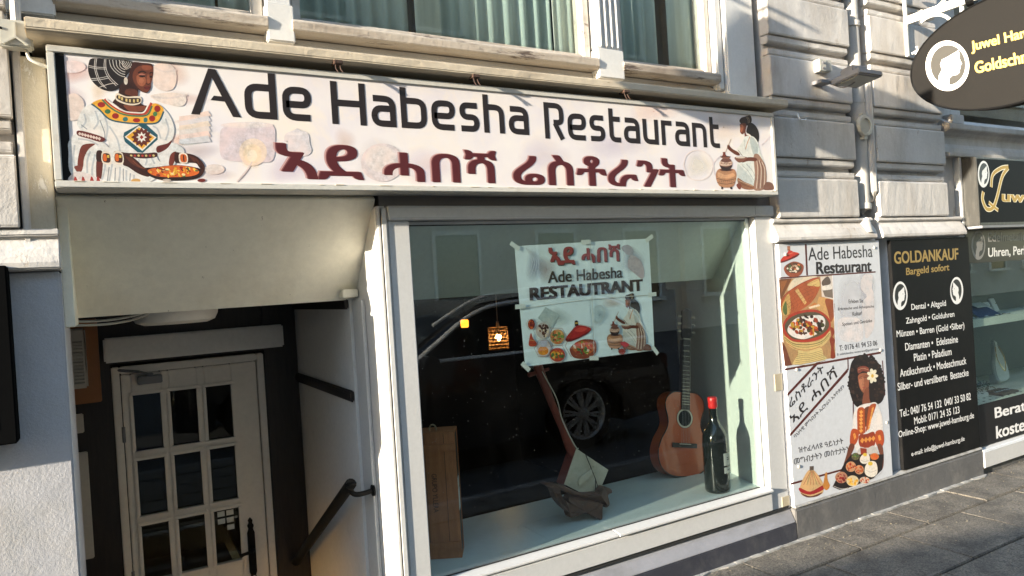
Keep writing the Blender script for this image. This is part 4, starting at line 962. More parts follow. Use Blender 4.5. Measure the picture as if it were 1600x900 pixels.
ART['wallposter']=[
('G',223,0.9,(7626,2743,399,-27,-30,-314)),
('G',224,0.8,(7869,2905,174,-10,-21,-213)),
('P',225,1,(7760,2964,7854,3048,7996,3015,7968,2881,8001,2772,7966,2415,7809,2286,7766,2432,7763,2698,7857,2781,7805,2837,7754,2894)),
('S',226,1,0.002,(7760,2964,7759,2893,7782,2839,7860,2807)),
('S',227,1,0.002,(7857,2781,7783,2608,7786,2341)),
('S',228,1,0.003,(7439,2529,7604,2516,7776,2538)),
('P',229,1,(7304,2540,7497,2559,7716,2507,7722,2276,7337,2313)),
('S',230,1,0.003,(7327,2780,7364,2604,7497,2559)),
('S',230,1,0.003,(7520,2802,7422,2635)),
('P',231,0,(6803,3437,6833,3436,6824,3085,6796,3086)),
('P',231,0,(6334,3086,8060,3074,8059,3057,6333,3070)),
('P',231,0,(6351,2093,8068,2103,8066,2078,6349,2071)),
('T',62,'Ade Habesha',0.004,(6846,3248,8019,3247,6850,3395)),
('T',62,'Restaurant',0.035,(6967,3088,7984,3074,6973,3229)),
('P',232,1,(6390,3257,6418,3297,6481,3327,6529,3372,6570,3370,6606,3356,6693,3337,6650,3297,6499,3261)),
('P',233,1,(6390,3256,6501,3277,6693,3333,6663,3301,6499,3258,6401,3242)),
('P',218,0,(6509,3421,6558,3420,6553,3371,6509,3372)),
('S',234,0,0.0015,(6508,3408,6557,3407)),
('S',234,0,0.0015,(6506,3392,6555,3391)),
('S',235,1,0.0015,(6456,3315,6605,3348)),
('P',236,1,(6445,3198,6596,3249,6747,3210,6748,3143,6681,3088,6532,3082,6451,3132)),
('E',237,12,(6597,3178,129,-6,-5,-59)),
('E',238,6,(6532,3174,15,-7,-9,-9)),
('E',116,6,(6515,3173,24,-2,-2,-10)),
('E',239,6,(6529,3152,28,-7,-4,-8)),
('E',215,6,(6634,3171,4,-11,-16,-3)),
('E',238,6,(6679,3206,19,-11,-11,-8)),
('E',238,6,(6644,3162,21,-2,-2,-8)),
('E',239,6,(6595,3182,11,-8,-9,-6)),
('E',240,6,(6667,3170,9,-19,-9,-2)),
('E',116,6,(6626,3133,10,-8,-8,-4)),
('E',239,6,(6628,3175,23,-3,-2,-7)),
('E',215,6,(6627,3135,7,-11,-17,-5)),
('E',215,6,(6651,3169,10,-18,-16,-4)),
('E',239,6,(6580,3183,16,-17,-10,-4)),
('E',215,6,(6660,3167,24,-3,-3,-11)),
('E',215,6,(6536,3142,19,-5,-4,-7)),
('E',239,6,(6687,3189,21,-13,-8,-6)),
('E',116,6,(6611,3145,24,-9,-6,-7)),
('E',239,6,(6572,3181,18,-14,-13,-8)),
('E',240,6,(6586,3203,0,-15,-11,0)),
('E',215,6,(6542,3163,20,-5,-5,-10)),
('E',240,6,(6630,3198,27,-9,-8,-10)),
('E',238,6,(6615,3162,14,-4,-4,-6)),
('E',116,6,(6530,3156,17,-6,-7,-8)),
('E',116,6,(6690,3185,19,-12,-7,-5)),
('E',239,6,(6574,3221,11,-15,-16,-5)),
('E',215,6,(6581,3140,23,-2,-1,-6)),
('E',240,6,(6553,3184,3,-12,-17,-2)),
('E',215,6,(6616,3144,23,-5,-4,-8)),
('E',215,6,(6493,3177,9,-9,-13,-6)),
('E',116,6,(6537,3198,2,-16,-14,-1)),
('P',241,0,(6342,3066,7240,3061,7216,2121,6353,2119)),
('P',242,0,(6342,3066,6555,3065,6365,2843,6342,2845)),
('P',243,0,(6359,3039,6480,3049,6371,2908)),
('P',244,0,(7034,3057,7240,3057,7236,2786,7040,2833)),
('P',245,1,(7055,3002,7165,3056,7211,2976,7077,2950)),
('P',246,0,(7059,2900,7237,2906,7235,2803,7092,2830)),
('P',247,1,(7064,2950,7209,2951,7218,2907,7072,2906)),
('P',248,0,(6988,2836,7241,2786,7235,2546,7119,2555,6926,2722)),
('P',249,0,(6905,2774,7004,2734,6772,2717)),
('P',250,1,(7094,2795,7245,2768,7241,2614,7170,2534,7128,2657)),
('P',251,0,(6799,2731,6980,2752,7004,2730,6822,2710)),
('P',252,1,(6470,2935,6578,3052,6779,3070,6983,3060,6645,2974)),
('P',253,1,(6339,2764,6404,2874,6569,2954,6774,3017,6982,3048,7028,2986,6980,2888,6854,2778,6671,2707,6469,2656,6375,2680)),
('P',254,1,(6358,2763,6491,2901,6498,2703,6397,2665)),
('P',255,1,(6796,2982,7007,3038,7012,2953,6922,2958)),
('P',256,0,(6592,2928,6643,2949,6778,2783,6738,2761)),
('P',257,1,(6376,2745,6436,2823,6443,2691,6399,2678)),
('S',258,1,0.0016,(6372,2786,6425,2709,6422,2673)),
('S',258,1,0.0016,(6437,2809,6490,2730,6477,2689)),
('S',258,1,0.0016,(6502,2833,6556,2752,6532,2704)),
('S',258,1,0.0016,(6568,2856,6622,2774,6588,2720)),
('S',258,1,0.0016,(6634,2880,6689,2796,6644,2736)),
('S',258,1,0.0016,(6701,2904,6756,2818,6700,2752)),
('S',258,1,0.0016,(6769,2929,6824,2840,6757,2768)),
('S',258,1,0.0016,(6837,2953,6892,2863,6814,2784)),
('S',258,1,0.0016,(6906,2978,6961,2885,6871,2800)),
('S',259,1,0.0015,(6413,2840,6642,2941,6979,3023)),
('S',259,1,0.0015,(6430,2810,6654,2904,6962,2980)),
('S',259,1,0.0015,(6446,2779,6665,2867,6945,2937)),
('S',259,1,0.0015,(6463,2749,6677,2830,6929,2894)),
('S',259,1,0.0015,(6480,2718,6689,2792,6912,2851)),
('S',260,1,0.005,(6339,2764,6404,2874,6569,2954,6774,3017,6982,3048,7032,2978)),
('P',193,1,(6355,2519,6393,2613,6520,2677,6721,2704,6948,2687,7098,2616,7164,2534,7139,2434,6996,2362,6763,2342,6517,2373,6401,2433)),
('P',261,1,(6366,2453,6517,2370,6762,2337,6995,2353,7144,2433,7111,2334,6961,2264,6728,2237,6509,2292,6407,2368)),
('S',262,1,0.003,(6386,2402,6537,2322,6758,2287,6991,2308,7129,2383)),
('S',263,1,0.003,(6418,2358,6558,2287,6755,2254,6961,2272)),
('S',264,1,0.004,(6376,2432,6515,2349,6760,2313,6993,2328,7137,2408)),
('P',265,1,(6390,2532,6441,2610,6567,2657,6768,2675,6971,2651,7119,2555,7121,2469,6973,2398,6741,2375,6496,2408)),
('P',266,1,(6430,2496,6486,2573,6614,2629,6790,2632,6994,2624,7072,2559,7031,2460,6871,2407,6691,2382,6521,2422)),
('E',267,6,(6555,2525,18,-19,-19,-8)),
('E',268,6,(6829,2457,28,-19,-13,-8)),
('E',268,6,(6880,2461,31,-18,-16,-13)),
('E',268,6,(6525,2525,15,-13,-11,-6)),
('E',269,6,(6868,2505,33,-15,-16,-15)),
('E',269,6,(6654,2564,18,-24,-21,-6)),
('E',270,6,(6612,2528,19,-31,-27,-6)),
('E',271,6,(6698,2490,20,-4,-6,-16)),
('E',272,6,(6871,2486,50,-4,-2,-20)),
('E',273,6,(6814,2430,24,-15,-18,-13)),
('E',268,6,(6643,2559,23,-11,-9,-9)),
('E',272,6,(6998,2531,25,-2,-2,-18)),
('E',268,6,(6565,2531,34,-10,-8,-14)),
('E',268,6,(6747,2569,-1,-21,-22,2)),
('E',267,6,(7020,2508,39,-4,-3,-22)),
('E',270,6,(6855,2427,-2,-26,-17,1)),
('E',267,6,(6783,2477,30,-17,-18,-15)),
('E',268,6,(6868,2500,22,-12,-16,-13)),
('E',273,6,(6494,2524,34,-20,-11,-8)),
('E',269,6,(6650,2581,41,-12,-7,-12)),
('E',269,6,(6745,2632,28,-21,-16,-9)),
('E',272,6,(6808,2516,19,-7,-14,-19)),
('E',267,6,(6719,2584,30,-25,-18,-9)),
('E',269,6,(7013,2554,5,-18,-25,-2)),
('E',269,6,(6647,2576,32,-20,-10,-8)),
('E',271,6,(6753,2509,30,-7,-7,-16)),
('E',271,6,(6579,2472,22,-23,-22,-9)),
('E',272,6,(6787,2513,29,-13,-11,-12)),
('E',272,6,(6969,2496,30,-14,-15,-15)),
('E',270,6,(6832,2525,1,-21,-16,0)),
('E',271,6,(6750,2568,3,-20,-27,-1)),
('E',267,6,(6885,2569,21,-2,-2,-16)),
('E',272,6,(6670,2592,18,-23,-14,-5)),
('E',268,6,(7023,2513,13,-19,-30,-7)),
('E',270,6,(6571,2528,22,-3,-3,-18)),
('E',269,6,(6604,2586,13,-31,-16,-3)),
('E',272,6,(6656,2600,16,-18,-15,-5)),
('E',271,6,(6518,2561,4,-26,-22,-1)),
('E',269,6,(6643,2466,12,-25,-27,-5)),
('E',269,6,(6791,2482,36,-8,-6,-13)),
('E',267,6,(6502,2550,-1,-14,-16,1)),
('E',273,6,(6799,2559,22,-13,-12,-9)),
('E',271,6,(6622,2593,21,-25,-25,-9)),
('E',271,6,(6639,2456,18,-29,-14,-3)),
('E',267,6,(6618,2567,28,-17,-17,-13)),
('E',271,6,(6839,2439,27,-4,-2,-12)),
('E',268,6,(6631,2591,29,-15,-16,-13)),
('E',267,6,(6864,2500,35,-3,-1,-12)),
('E',269,6,(6524,2535,16,-15,-22,-11)),
('E',267,6,(6947,2539,10,-16,-28,-7)),
('E',268,6,(6779,2463,30,-9,-8,-14)),
('E',270,6,(6773,2535,10,-24,-29,-4)),
('E',268,6,(6939,2540,8,-33,-17,-1)),
('E',272,6,(6844,2619,-1,-18,-31,2)),
('E',267,6,(6962,2525,18,-31,-19,-4)),
('E',272,6,(6955,2507,10,-22,-24,-4)),
('E',267,6,(6708,2533,46,-5,-3,-15)),
('E',269,6,(6532,2567,3,-23,-32,-1)),
('E',273,6,(6530,2559,1,-32,-23,1)),
('E',270,6,(6867,2496,22,-21,-24,-11)),
('E',270,6,(6853,2459,0,-19,-27,1)),
('E',271,6,(6911,2577,30,-25,-25,-13)),
('E',270,6,(6645,2560,18,-10,-9,-7)),
('E',273,6,(6699,2541,35,-8,-8,-20)),
('E',270,6,(6849,2500,9,-22,-31,-4)),
('E',273,6,(6639,2512,5,-16,-22,-2)),
('E',271,6,(6917,2560,24,-3,-2,-15)),
('E',272,6,(6732,2446,21,-2,-2,-12)),
('E',269,6,(6697,2450,14,-25,-16,-3)),
('E',271,6,(6895,2467,6,-28,-27,-1)),
('E',267,6,(6978,2500,34,-11,-7,-11)),
('E',270,6,(6610,2603,14,-15,-20,-8)),
('E',268,6,(6926,2441,39,-18,-17,-17)),
('E',269,6,(6641,2450,42,-8,-4,-12)),
('E',272,6,(6836,2549,6,-19,-17,-2)),
('E',269,6,(6535,2506,6,-17,-24,-3)),
('E',271,6,(6927,2472,47,-10,-8,-20)),
('E',270,6,(6515,2554,12,-32,-28,-3)),
('E',267,6,(6712,2533,21,-21,-20,-8)),
('E',269,6,(6825,2490,22,-9,-9,-10)),
('E',269,6,(6662,2608,15,-31,-22,-4)),
('E',270,6,(6661,2477,24,-13,-11,-9)),
('E',269,6,(6719,2550,9,-16,-21,-4)),
('E',269,6,(6651,2514,19,-9,-15,-15)),
('E',267,6,(6975,2464,28,-27,-26,-11)),
('E',271,6,(6827,2451,3,-30,-20,0)),
('E',267,6,(6754,2622,40,-19,-10,-9)),
('E',273,6,(6593,2560,15,-27,-20,-5)),
('E',273,6,(6902,2492,-1,-15,-31,2)),
('E',271,6,(6807,2540,41,-20,-15,-14)),
('P',274,1,(6593,2267,6728,2233,6960,2260,7004,2174,7038,2117,6518,2114,6523,2175,6577,2219)),
('S',275,1,0.0025,(6559,2246,6751,2209,6983,2227)),
('S',275,1,0.0025,(6553,2225,6749,2189,6992,2208)),
('S',275,1,0.0025,(6546,2204,6747,2170,7000,2188)),
('S',275,1,0.0025,(6539,2184,6745,2150,7009,2169)),
('S',275,1,0.0025,(6532,2163,6743,2130,7018,2149)),
('S',275,1,0.0025,(6525,2142,6742,2110,7026,2130)),
('S',275,1,0.0025,(6519,2122,6740,2090,7035,2110)),
('P',276,1,(7150,2467,7203,2462,7225,2409,7185,2361,7224,2323,7195,2240,7211,2125,7131,2127,7148,2245,7129,2332,7166,2380)),
('P',277,0,(6326,2408,6390,2320,6469,2116,6353,2119)),
('P',278,0,(7241,3064,7257,3063,7238,2122,7222,2124)),
('T',62,'Erleben Sie',0.018,(7513,2722,7787,2714,7512,2768)),
('T',62,'Eritreische und Äthiopische',0.018,(7311,2646,7988,2632,7311,2695)),
('T',62,'Kultur!',0.018,(7570,2571,7750,2568,7570,2620)),
('T',62,'Speisen und Getränke',0.018,(7372,2458,7936,2457,7372,2510)),
('T',62,'T: 0176 41 94 53 06',0.012,(7293,2189,8008,2184,7293,2251)),
('T',279,'E: adehabesha.restaurant@gmail.com',0.0,(7249,2132,8026,2122,7247,2166)),
('P',231,0,(7428,2103,7447,2101,7439,1953,7419,1945)),
('P',231,0,(6363,1818,6875,2101,6949,2104,6363,1785)),
('P',231,0,(6367,1378,7419,1973,7421,1933,6370,1348)),
('P',231,0,(6333,848,7224,840,7222,819,6331,826)),
('P',231,0,(7483,1659,7502,1656,7480,1360,7457,1323)),
('P',231,0,(8080,1993,8097,1991,8107,1576,8085,1558)),
('T',62,'ሬስቶራንት',0.006,(6398,1653,7004,1990,6363,1751)),
('T',62,'ኣደ ሓበሻ',0.006,(6430,1458,7238,1907,6359,1588)),
('T',62,'ባህላዊ ምግብታት ኤርትራን ኢትዮጵያን',0.004,(6451,1313,7348,1760,6421,1355)),
('T',62,'ዝተፈላለዩ ዓይነታት',0.004,(6485,1142,7262,1117,6487,1216)),
('T',62,'መግብታትን መስተታትን',0.004,(6408,1028,7358,1006,6404,1107)),
('P',280,1,(7453,1941,7511,2045,7628,2102,7772,2083,7914,2011,8038,1915,8077,1786,8087,1578,7996,1488,7830,1490,7736,1544,7632,1478,7509,1535,7443,1664,7425,1805)),
('E',280,6,(7554,2014,38,-4,-2,-21)),
('E',281,6,(7739,1554,25,-3,-2,-18)),
('E',281,6,(7739,1508,23,-3,-2,-15)),
('E',282,6,(7669,1488,25,-4,-2,-21)),
('E',281,6,(7936,1541,26,-3,-2,-24)),
('E',281,6,(8085,1734,41,-5,-1,-16)),
('E',281,6,(8059,1816,27,-3,-2,-24)),
('E',282,6,(7842,1471,29,-4,-2,-17)),
('E',280,6,(7870,1560,30,-4,-2,-22)),
('E',283,6,(7518,1958,23,-3,-2,-16)),
('E',281,6,(7626,1527,32,-4,-2,-20)),
('E',280,6,(8073,1631,43,-5,-2,-17)),
('E',282,6,(7503,1659,29,-4,-2,-19)),
('E',281,6,(8009,1740,36,-4,-2,-24)),
('E',282,6,(7941,1589,30,-4,-2,-16)),
('E',280,6,(7453,1867,33,-4,-2,-21)),
('E',282,6,(7561,1621,40,-5,-1,-13)),
('E',281,6,(7575,1569,29,-4,-2,-23)),
('E',283,6,(7507,1886,28,-3,-2,-21)),
('E',283,6,(7562,2017,41,-5,-1,-14)),
('E',282,6,(8082,1646,24,-3,-2,-21)),
('E',282,6,(7592,1597,25,-3,-2,-24)),
('E',283,6,(7575,2036,38,-4,-1,-14)),
('E',282,6,(7750,2101,25,-3,-2,-17)),
('E',283,6,(7931,1512,26,-4,-2,-23)),
('E',282,6,(7588,1971,41,-5,-2,-20)),
('E',282,6,(7627,1571,30,-4,-1,-14)),
('E',281,6,(7498,1595,34,-5,-2,-18)),
('E',283,6,(7609,1603,32,-4,-2,-18)),
('E',283,6,(7515,1818,35,-4,-2,-20)),
('E',283,6,(7801,2042,39,-4,-2,-15)),
('E',283,6,(8081,1781,37,-4,-2,-19)),
('E',283,6,(8059,1727,30,-4,-1,-16)),
('E',283,6,(7664,1530,29,-4,-2,-20)),
('E',283,6,(7763,2089,41,-4,-1,-14)),
('E',283,6,(7974,1962,42,-5,-2,-19)),
('E',283,6,(7512,1858,40,-5,-2,-18)),
('E',282,6,(7673,2069,26,-3,-2,-21)),
('E',282,6,(7506,1954,28,-3,-2,-18)),
('E',280,6,(7960,1950,27,-3,-2,-19)),
('E',281,6,(7592,1975,34,-4,-1,-12)),
('E',280,6,(7498,1772,39,-5,-1,-13)),
('E',280,6,(8055,1804,32,-4,-2,-16)),
('E',281,6,(7648,1997,27,-3,-2,-23)),
('E',283,6,(8047,1748,41,-5,-2,-23)),
('E',280,6,(7673,2053,33,-4,-2,-16)),
('E',283,6,(7652,1534,41,-6,-2,-22)),
('E',283,6,(7467,1674,31,-4,-1,-14)),
('E',281,6,(7530,1631,40,-5,-2,-19)),
('E',280,6,(7541,1563,29,-4,-1,-16)),
('E',283,6,(8034,1893,36,-4,-2,-23)),
('E',281,6,(7541,1624,31,-4,-2,-18)),
('E',281,6,(7711,2045,34,-4,-1,-15)),
('E',282,6,(8058,1782,24,-3,-2,-24)),
('E',281,6,(7614,1509,31,-4,-1,-13)),
('E',283,6,(7572,1992,23,-3,-1,-13)),
('E',283,6,(7520,1645,27,-3,-2,-17)),
('E',281,6,(8042,1686,38,-5,-2,-16)),
('E',280,6,(7423,1810,22,-3,-1,-13)),
('E',283,6,(7669,1508,37,-5,-1,-12)),
('E',281,6,(7557,1575,23,-3,-1,-15)),
('E',281,6,(7436,1739,22,-3,-2,-21)),
('E',282,6,(7482,1696,38,-5,-2,-22)),
('E',281,6,(7453,1778,39,-5,-2,-17)),
('E',280,6,(7798,2036,36,-4,-2,-17)),
('E',283,6,(7659,1504,25,-4,-2,-18)),
('E',283,6,(7493,1899,32,-4,-2,-17)),
('E',281,6,(7529,1871,27,-3,-1,-13)),
('E',283,6,(8064,1622,38,-5,-2,-24)),
('E',280,6,(8079,1749,26,-3,-1,-14)),
('E',280,6,(7537,2010,36,-4,-1,-13)),
('E',281,6,(7643,1497,26,-4,-1,-14)),
('E',281,6,(7861,1995,24,-3,-1,-13)),
('E',280,6,(7565,1648,33,-4,-1,-13)),
('E',280,6,(7502,1647,30,-4,-1,-16)),
('E',283,6,(7542,1970,39,-4,-1,-14)),
('E',283,6,(7651,1528,40,-6,-2,-19)),
('E',281,6,(7583,1978,27,-3,-2,-21)),
('E',281,6,(7511,1840,38,-5,-2,-17)),
('E',280,6,(7551,1657,35,-5,-1,-13)),
('E',280,6,(7655,2001,32,-4,-2,-17)),
('E',283,6,(7524,1642,24,-3,-2,-18)),
('E',281,6,(7499,1884,40,-5,-2,-17)),
('E',280,6,(7875,2059,42,-4,-2,-20)),
('E',282,6,(7891,1988,30,-3,-1,-15)),
('E',283,6,(7586,1560,37,-5,-2,-16)),
('E',283,6,(7736,2045,38,-4,-2,-17)),
('E',281,6,(7958,1985,38,-4,-2,-17)),
('E',281,6,(7951,1627,27,-4,-2,-18)),
('E',283,6,(8060,1862,23,-3,-2,-18)),
('E',282,6,(8015,1939,30,-3,-2,-18)),
('E',280,6,(7845,1502,30,-4,-2,-17)),
('E',283,6,(7966,1927,25,-3,-2,-22)),
('E',280,6,(7787,2073,32,-3,-1,-12)),
('E',280,6,(8024,1874,37,-4,-2,-20)),
('E',280,6,(7429,1769,37,-5,-1,-16)),
('E',281,6,(7501,1745,23,-3,-2,-20)),
('E',282,6,(7501,1945,39,-5,-2,-20)),
('E',283,6,(7670,2016,28,-3,-2,-21)),
('E',281,6,(7730,2026,26,-3,-1,-14)),
('E',283,6,(8049,1669,24,-3,-1,-13)),
('E',280,6,(7836,2038,24,-3,-2,-22)),
('E',280,6,(7940,2005,37,-4,-1,-15)),
('E',282,6,(7864,1997,24,-3,-1,-15)),
('E',280,6,(8024,1668,24,-3,-2,-22)),
('E',280,6,(7466,1725,40,-5,-1,-14)),
('E',281,6,(7683,2064,33,-3,-1,-13)),
('E',281,6,(7640,1581,34,-5,-2,-22)),
('E',283,6,(7792,1556,32,-4,-2,-19)),
('E',280,6,(7526,1615,39,-5,-2,-16)),
('E',281,6,(7447,1728,32,-4,-1,-13)),
('E',283,6,(7443,1791,37,-5,-1,-15)),
('E',281,6,(7916,1592,37,-5,-2,-22)),
('E',283,6,(8074,1806,25,-3,-2,-21)),
('E',283,6,(8007,1679,41,-5,-2,-23)),
('E',282,6,(8039,1616,39,-5,-2,-19)),
('E',281,6,(8025,1931,35,-4,-2,-18)),
('E',280,6,(7911,2033,37,-4,-2,-21)),
('E',282,6,(7695,1490,33,-5,-2,-16)),
('E',282,6,(7650,1573,35,-5,-1,-15)),
('E',284,5,(7989,1660,17,-2,-1,-8)),
('E',285,5,(7859,1755,16,-2,-1,-8)),
('E',286,5,(7864,1936,16,-2,-1,-8)),
('E',285,5,(7986,1826,17,-2,-1,-8)),
('E',285,5,(7660,1813,16,-2,-1,-8)),
('E',284,5,(7741,1759,16,-2,-1,-8)),
('E',285,5,(7681,1870,16,-2,-1,-8)),
('E',284,5,(7713,1574,16,-2,-1,-8)),
('E',286,5,(7727,1968,16,-2,-1,-8)),
('E',286,5,(7796,1872,16,-2,-1,-8)),
('E',284,5,(7625,1756,16,-2,-1,-8)),
('E',284,5,(7577,1733,16,-2,-1,-8)),
('E',286,5,(7966,1840,17,-2,-1,-8)),
('E',286,5,(7687,1844,16,-2,-1,-8)),
('E',285,5,(7718,1906,16,-2,-1,-8)),
('E',286,5,(7975,1714,17,-2,-1,-8)),
('E',286,5,(7726,1948,16,-2,-1,-8)),
('E',285,5,(7779,1638,16,-2,-1,-8)),
('E',285,5,(7673,1606,16,-2,-1,-8)),
('E',284,5,(7568,1623,16,-2,-1,-8)),
('E',284,5,(7926,1983,17,-2,-1,-8)),
('E',285,5,(7588,1799,16,-2,-1,-8)),
('E',285,5,(7877,1942,16,-2,-1,-8)),
('E',284,5,(7904,1668,16,-2,-1,-8)),
('E',286,5,(7680,1532,16,-2,-1,-8)),
('E',284,5,(7561,1781,16,-2,-1,-8)),
('E',286,5,(7591,1977,16,-2,-1,-8)),
('E',284,5,(7732,1871,16,-2,-1,-8)),
('E',286,5,(7659,1858,16,-2,-1,-8)),
('E',284,5,(7998,1722,17,-2,-1,-8)),
('E',286,5,(7676,1635,16,-2,-1,-8)),
('E',286,5,(7536,1876,16,-2,-1,-8)),
('E',284,5,(8028,1780,17,-2,-1,-8)),
('E',285,5,(7694,1816,16,-2,-1,-8)),
('E',284,5,(7828,1937,16,-2,-1,-8)),
('E',285,5,(8014,1721,17,-2,-1,-8)),
('E',285,5,(7735,1711,16,-2,-1,-8)),
('E',284,5,(7814,1994,16,-2,-1,-8)),
('E',285,5,(7504,1675,16,-2,-1,-8)),
('E',285,5,(7699,1559,16,-2,-1,-8)),
('E',286,5,(7842,1754,16,-2,-1,-8)),
('E',284,5,(7968,1900,17,-2,-1,-8)),
('E',286,5,(7601,1931,16,-2,-1,-8)),
('E',285,5,(7492,1844,16,-2,-1,-8)),
('E',286,5,(7600,1598,16,-2,-1,-8)),
('E',286,5,(7746,1776,16,-2,-1,-8)),
('E',284,5,(7564,1642,16,-2,-1,-8)),
('E',284,5,(8002,1914,17,-2,-1,-8)),
('E',284,5,(7674,1652,16,-2,-1,-8)),
('E',286,5,(7962,1910,17,-2,-1,-8)),
('E',286,5,(7752,1697,16,-2,-1,-8)),
('E',284,5,(7695,1657,16,-2,-1,-8)),
('E',285,5,(8002,1624,17,-2,-1,-8)),
('E',285,5,(7606,1982,16,-2,-1,-8)),
('E',284,5,(7654,1971,16,-2,-1,-8)),
('E',284,5,(7915,1997,16,-2,-1,-8)),
('E',286,5,(7636,1726,16,-2,-1,-8)),
('E',286,5,(7495,1863,16,-2,-1,-8)),
('E',286,5,(7682,1754,16,-2,-1,-8)),
('E',285,5,(7775,1737,16,-2,-1,-8)),
('P',287,1,(7605,1863,7672,1886,7784,1872,7807,1799,7792,1709,7734,1656,7676,1661,7623,1720,7605,1793)),
('P',288,1,(7620,1821,7699,1832,7707,1750,7668,1684,7631,1730)),
('P',289,1,(7710,1679,7791,1699,7792,1577,7813,1493,7728,1464,7654,1535)),
('P',290,1,(7607,1954,7712,1968,7807,1937,7815,1883,7706,1908,7614,1891)),
('S',291,1,0.0016,(7612,1933,7709,1940,7811,1908)),
('S',292,1,0.0025,(7621,1825,7679,1826)),
('S',292,1,0.0025,(7718,1830,7784,1830)),
('S',293,1,0.004,(7675,1718,7727,1715)),
('S',294,1,0.0025,(7629,1841,7674,1845)),
('S',294,1,0.0025,(7720,1846,7786,1850)),
('S',295,1,0.002,(7696,1802,7685,1753,7710,1746)),
('E',296,8,(7922,1826,-2,-22,-66,8)),
('E',296,8,(7901,1790,-30,-10,-38,37)),
('E',296,8,(7861,1785,-34,9,19,38)),
('E',296,8,(7833,1815,-14,22,61,10)),
('E',296,8,(7837,1857,18,18,57,-25)),
('E',296,8,(7871,1879,36,1,11,-41)),
('E',296,8,(7908,1866,27,-17,-44,-27)),
('E',297,12,(7876,1831,26,-3,-2,-22)),
('P',298,1,(7504,1476,7636,1517,7783,1517,7930,1497,8014,1320,8010,1115,7948,1002,7846,978,7674,906,7549,948,7462,1043,7440,1206,7461,1362)),
('P',299,1,(7679,1461,7795,1475,7751,1359,7691,1247,7667,1332)),
('P',300,1,(7561,1478,7680,1471,7676,1330,7676,1189,7546,1189,7536,1311)),
('P',300,1,(7779,1477,7913,1489,7852,1385,7757,1257,7688,1187,7703,1265)),
('P',301,0,(7581,1445,7630,1458,7660,1429,7613,1412)),
('P',301,0,(7826,1450,7867,1465,7856,1421,7815,1411)),
('P',301,0,(7577,1401,7626,1414,7656,1386,7609,1368)),
('P',301,0,(7808,1408,7849,1422,7835,1379,7795,1369)),
('P',301,0,(7572,1358,7622,1370,7651,1342,7605,1325)),
('P',301,0,(7791,1366,7832,1380,7815,1338,7774,1328)),
('P',301,0,(7568,1314,7618,1327,7647,1298,7600,1281)),
('P',301,0,(7774,1324,7815,1338,7794,1296,7754,1286)),
('P',301,0,(7564,1271,7613,1283,7643,1254,7596,1238)),
('P',301,0,(7756,1281,7797,1296,7774,1254,7733,1244)),
('P',301,0,(7560,1227,7609,1240,7639,1211,7592,1194)),
('P',301,0,(7739,1239,7780,1253,7753,1213,7713,1203)),
('P',302,1,(7554,1168,7699,1165,7847,1162,7842,1009,7683,1002,7558,1043)),
('P',303,0,(7570,1105,7612,1135,7648,1101,7605,1067)),
('P',303,0,(7641,1102,7683,1131,7719,1097,7676,1063)),
('P',303,0,(7712,1098,7755,1128,7791,1093,7748,1060)),
('P',303,0,(7784,1094,7827,1124,7863,1089,7820,1056)),
('P',304,1,(7426,1258,7550,1229,7534,1131,7465,1073,7380,1107)),
('P',304,1,(7870,1158,8004,1157,8026,1030,7961,959,7866,1016)),
('P',305,0,(7446,1205,7485,1209,7505,1156,7464,1133)),
('P',305,0,(7909,1111,7959,1113,7973,1049,7926,1046)),
('P',306,1,(7556,1027,7683,996,7831,1001,7883,849,7478,881)),
('P',302,0,(7562,1022,7683,994,7675,846,7573,864)),
('P',299,1,(7379,1097,7464,1067,7393,976,7289,875,7224,848,7298,972)),
('P',307,1,(7888,1002,7986,975,7995,788,7952,693,7894,724,7933,840)),
('P',62,0,(7024,671,7260,900,7393,976,8003,869,7952,693,7778,624,7294,598,7141,613)),
('S',306,1,0.0025,(7043,675,7263,604,7778,620,7950,673)),
('E',308,12,(7468,938,75,-13,-4,-43)),
('E',116,6,(7459,954,8,-11,-8,-2)),
('E',116,6,(7440,956,8,-8,-11,-3)),
('E',116,6,(7473,941,11,-4,-4,-8)),
('E',309,6,(7463,949,8,-10,-11,-3)),
('E',309,6,(7471,940,10,-10,-7,-2)),
('E',116,6,(7519,936,11,-5,-5,-7)),
('E',309,6,(7446,967,8,-9,-12,-3)),
('E',309,6,(7499,906,10,-2,-1,-5)),
('E',116,6,(7493,936,2,-9,-13,1)),
('E',309,6,(7482,966,13,-4,-3,-7)),
('E',116,6,(7472,952,6,-7,-6,-1)),
('E',309,6,(7474,930,1,-8,-12,1)),
('E',309,6,(7456,910,10,-3,-3,-6)),
('E',309,6,(7455,956,9,-4,-3,-4)),
('E',116,6,(7445,971,6,-6,-9,-3)),
('E',309,6,(7459,940,6,-10,-12,-2)),
('E',116,6,(7456,955,5,-6,-7,-2)),
('E',309,6,(7418,946,1,-7,-12,1)),
('E',310,12,(7373,836,93,-17,-6,-59)),
('E',103,6,(7419,829,11,-7,-10,-7)),
('E',113,6,(7369,869,18,-5,-3,-8)),
('E',103,6,(7367,857,21,-5,-2,-7)),
('E',113,6,(7354,819,18,-10,-6,-6)),
('E',113,6,(7365,820,16,-5,-4,-12)),
('E',103,6,(7383,824,6,-12,-11,0)),
('E',103,6,(7446,830,21,-6,-3,-7)),
('E',113,6,(7346,822,14,-3,-2,-9)),
('E',103,6,(7323,828,17,-8,-5,-6)),
('E',103,6,(7329,805,12,-10,-10,-4)),
('E',103,6,(7363,874,-1,-12,-18,3)),
('E',113,6,(7345,875,11,-7,-12,-8)),
('E',103,6,(7416,826,4,-10,-19,-1)),
('E',113,6,(7306,860,8,-9,-12,-4)),
('E',113,6,(7360,840,1,-9,-10,1)),
('E',103,6,(7414,824,14,-7,-8,-8)),
